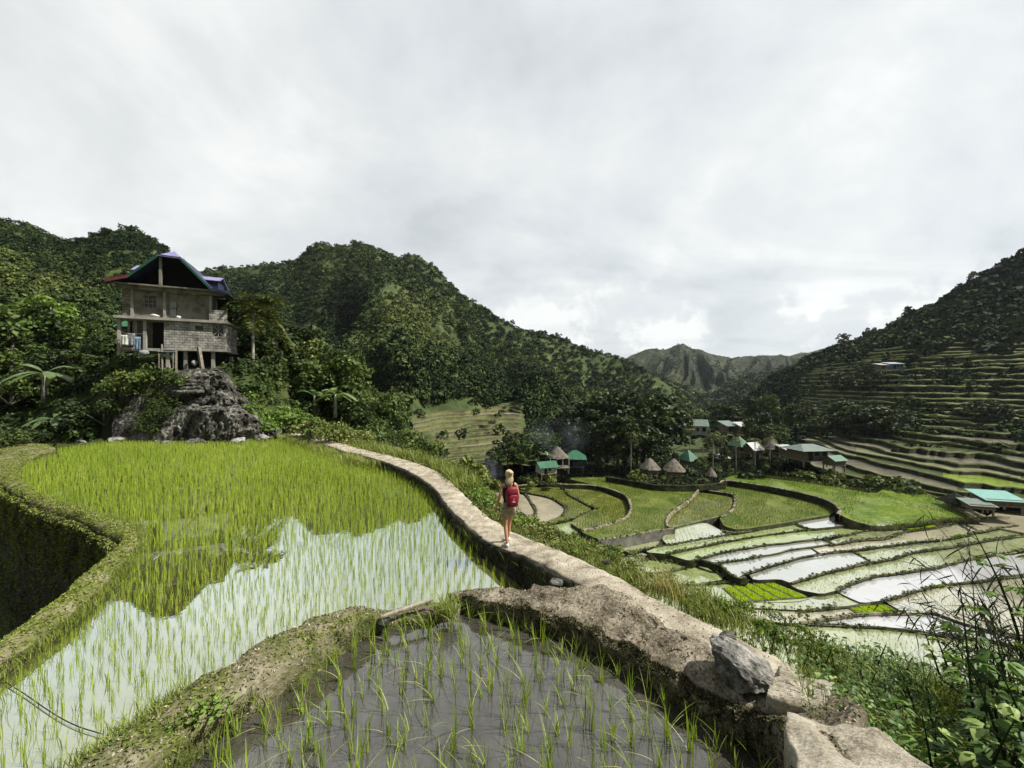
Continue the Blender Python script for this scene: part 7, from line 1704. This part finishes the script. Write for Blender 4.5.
broadleaf(leafat(835, 735, 2.95), 8, .22, .035, 'dark small leaved weed against the wide slab', 708, M_broad, tint=(.3, .15), spread=.14, per=9)
for i, (px, py, D, st, h, L, tn, lab) in enumerate([(915, 800, 2.6, 6, .42, .07, .4, 'dark broad leaved plant under the grasses right of the wide slab'), (945, 745, 3.0, 7, .45, .075, .5, 'leafy plant between the lobed leaf plant and the reeds'), (1010, 735, 2.8, 7, .6, .09, .55, 'broad leaved plant just inside the right edge below the reeds'), (1050, 800, 2.3, 6, .8, .10, .5, 'large leaved plant half cut by the right edge'), (900, 700, 3.7, 7, .35, .06, .45, 'weedy plant behind the grass thicket'), (960, 690, 3.9, 7, .45, .07, .6, 'pale leaved plant on the slope below the flooded plots')]):
    broadleaf(leafat(px, py, D), st, h, L, lab, 740 + i, M_broad, tint=(tn, .2), spread=.18, per=8)
# reeds: arching canes with narrow dark leaves
def reeds(loc, canes, h, label, seed, lean, tint=.3, leaf=.24, width=.0065):
    r2 = np.random.default_rng(seed); root = empty('reed_clump', tuple(loc)); tag(root, label, 'reeds')
    mb = MB(); Bp, az, hh_, ln, w_, tt = [], [], [], [], [], []; C, A, Nn, S_ = [], [], [], []
    for k in range(canes):
        H_ = h * r2.uniform(.6, 1.1); b = np.r_[r2.normal(0, .16, 2), -.3]; l = np.array(lean) * r2.uniform(.3, 1.4) + r2.normal(0, .22, 2)
        pts = [b + np.r_[l * H_ * t ** 1.9, H_ * (t - .28 * np.linalg.norm(l) * t ** 3) + .3 * t] for t in np.linspace(0, 1, 9)]
        mb.tube(pts, list(np.linspace(.006, .0015, 9)), 4, cap=False)
        for q in range(15):
            t = .22 + .78 * (q + r2.random()) / 15; i = min(int(t * 8), 7); f = t * 8 - i; p = pts[i] * (1 - f) + pts[i + 1] * f
            fw = unit((pts[i + 1] - pts[i])[None])[0]; d = fw * .75 + .75 * r2.normal(size=3); d[2] -= .35
            C.append(p); A.append(d); Nn.append(np.array([0, 0, 1]) + .6 * r2.normal(size=3)); S_.append(leaf * r2.uniform(.5, 1.1))
    S_ = np.array(S_); V, Q, m = ovate(np.array(C), np.array(A), np.array(Nn), S_, np.full(len(S_), width) * r2.uniform(.6, 1.2, len(S_)), r2, segs=4, fold=.2, droop=.45)
    np_mesh('foliage', V, Q, M_reed, root, tint=np.repeat(np.clip(r2.normal(tint, .25, len(S_)), 0, 1), m)); mb.build('cane', M_reed, root)
reeds(leafat(1015, 700, 3.6), 24, 1.3, 'dark arching reed clump over the flooded plots at the right edge', 711, (-.62, .1), .3)
reeds(leafat(985, 720, 3.3), 7, .7, 'shorter dark reed clump below the arching one', 712, (-.35, 0), .25)
reeds(leafat(1040, 690, 3.2), 20, 1.4, 'tall dark reed clump half outside the right edge', 713, (-.40, .15), .3)
# rough grasses and weeds filling the corner
def corner_points(n, r2):
    px = r2.uniform(800, 1130, n); D = r2.uniform(2.45, 4.6, n); lo = np.interp(px, [800, 830, 870, 910, 960, 1130], [698, 716, 722, 742, 775, 795])
    x = (px - 512) / F * D; z = 4 - (lo - 384) / F * 2.7 - (D - 2.6) * .42 - .10
    return np.c_[x, D, z]
r2 = np.random.default_rng(720); Pc = corner_points(7500, r2)
k = (Pc[:, 0] > 2.15 + .28 * (Pc[:, 1] - 2.3)) ; Pc = Pc[k]
V, Q, T = blades(Pc, r2.uniform(0, 6.28, len(Pc)), r2.uniform(.07, .27, len(Pc)), r2.uniform(.2, 1.3, len(Pc)), r2.uniform(.002, .006, len(Pc)), segs=4, tint=np.clip(r2.normal(.38, .22, len(Pc)), 0, 1), r=r2)
tag(np_mesh('corner_grass', V, Q, M_grass, tint=T), kind='stuff')
Pc = corner_points(6500, r2); k = (Pc[:, 0] > 2.35 + .3 * (Pc[:, 1] - 2.3)); Pc = Pc[k]; n = len(Pc)
az = r2.uniform(0, 6.28, n); C = Pc + np.c_[r2.normal(0, .05, (n, 2)), r2.uniform(.0, .22, n)]
V, Q, m = ovate(C, np.c_[np.cos(az), np.sin(az), r2.uniform(-.3, .5, n)], np.c_[r2.normal(0, .4, (n, 2)), np.ones(n)], r2.uniform(.025, .06, n), r2.uniform(.008, .018, n), r2)
tag(np_mesh('corner_weeds', V, Q, M_broad, tint=np.repeat(np.clip(r2.normal(.5, .22, n), 0, 1), m)), kind='stuff')
for i, (px, py, D, n, lab) in enumerate([(905, 740, 3.0, 150, 'rough green grass clump in the middle of the corner thicket'), (940, 700, 3.4, 120, 'dry stalky grass clump under the pale leafy plant'), (880, 720, 3.3, 160, 'bushy grass clump behind the wide front slab'), (860, 690, 4.0, 120, 'thin grass clump on the slope behind the stone steps')]):
    tuft('grass_clump', at(px, py, D), n, (.18, .42), (.2, 1.1), .005, M_grass, lab, 'grass', spread=.10, tint=(.45, .22), seed=730 + i)

# ------------------------------------------------------------------ thin smoke drifting over the village
def smoke(name, c, size, dens, seed, scale):
    m, nt = new_mat('wood_smoke'); L = nt.links
    t = N(nt, 'ShaderNodeTexCoord'); n_ = N(nt, 'ShaderNodeTexNoise', i_Scale=scale, i_Detail=5, i_Roughness=.6); L.new(t.outputs['Generated'], n_.inputs['Vector'])
    g = N(nt, 'ShaderNodeVectorMath', operation='DISTANCE'); L.new(t.outputs['Generated'], g.inputs[0]); g.inputs[1].default_value = (.5, .5, .5)
    a = N(nt, 'ShaderNodeMapRange'); L.new(g.outputs['Value'], a.inputs[0]); a.inputs[1].default_value = .5; a.inputs[2].default_value = .1; a.inputs[3].default_value = 0; a.inputs[4].default_value = 1
    b = N(nt, 'ShaderNodeMapRange'); L.new(n_.outputs['Fac'], b.inputs[0]); b.inputs[1].default_value = .42; b.inputs[2].default_value = .72; b.inputs[3].default_value = 0; b.inputs[4].default_value = dens
    x = N(nt, 'ShaderNodeMath', operation='MULTIPLY'); L.new(a.outputs[0], x.inputs[0]); L.new(b.outputs[0], x.inputs[1])
    v = N(nt, 'ShaderNodeVolumePrincipled'); v.inputs['Color'].default_value = (.72, .82, .92, 1); v.inputs['Anisotropy'].default_value = .2; L.new(x.outputs[0], v.inputs['Density'])
    o = N(nt, 'ShaderNodeOutputMaterial'); L.new(v.outputs[0], o.inputs['Volume'])
    bm = bmesh.new(); bmesh.ops.create_icosphere(bm, subdivisions=3, radius=1); me = bpy.data.meshes.new(name); bm.to_mesh(me); bm.free()
    ob = link_mesh(name, me, m); ob.location = c; ob.scale = size; tag(ob, kind='stuff')
smoke('smoke', at(490, 478, 78), (3.2, 3, 5.0), .22, 1, 3.5)
smoke('smoke', at(560, 436, 92), (10, 5, 5.0), .07, 2, 3.0)

# ------------------------------------------------------------------ the valley's air
hm, hnt = new_mat('valley_haze')
hv = N(hnt, 'ShaderNodeVolumePrincipled'); hv.inputs['Color'].default_value = (.80, .88, .95, 1); hv.inputs['Density'].default_value = .00007; hv.inputs['Anisotropy'].default_value = .3
ho = N(hnt, 'ShaderNodeOutputMaterial'); hnt.links.new(hv.outputs[0], ho.inputs['Volume'])
hb = MB().box((0, 1900, 130), (5600, 4800, 520)).build('haze', hm); tag(hb, kind='stuff')
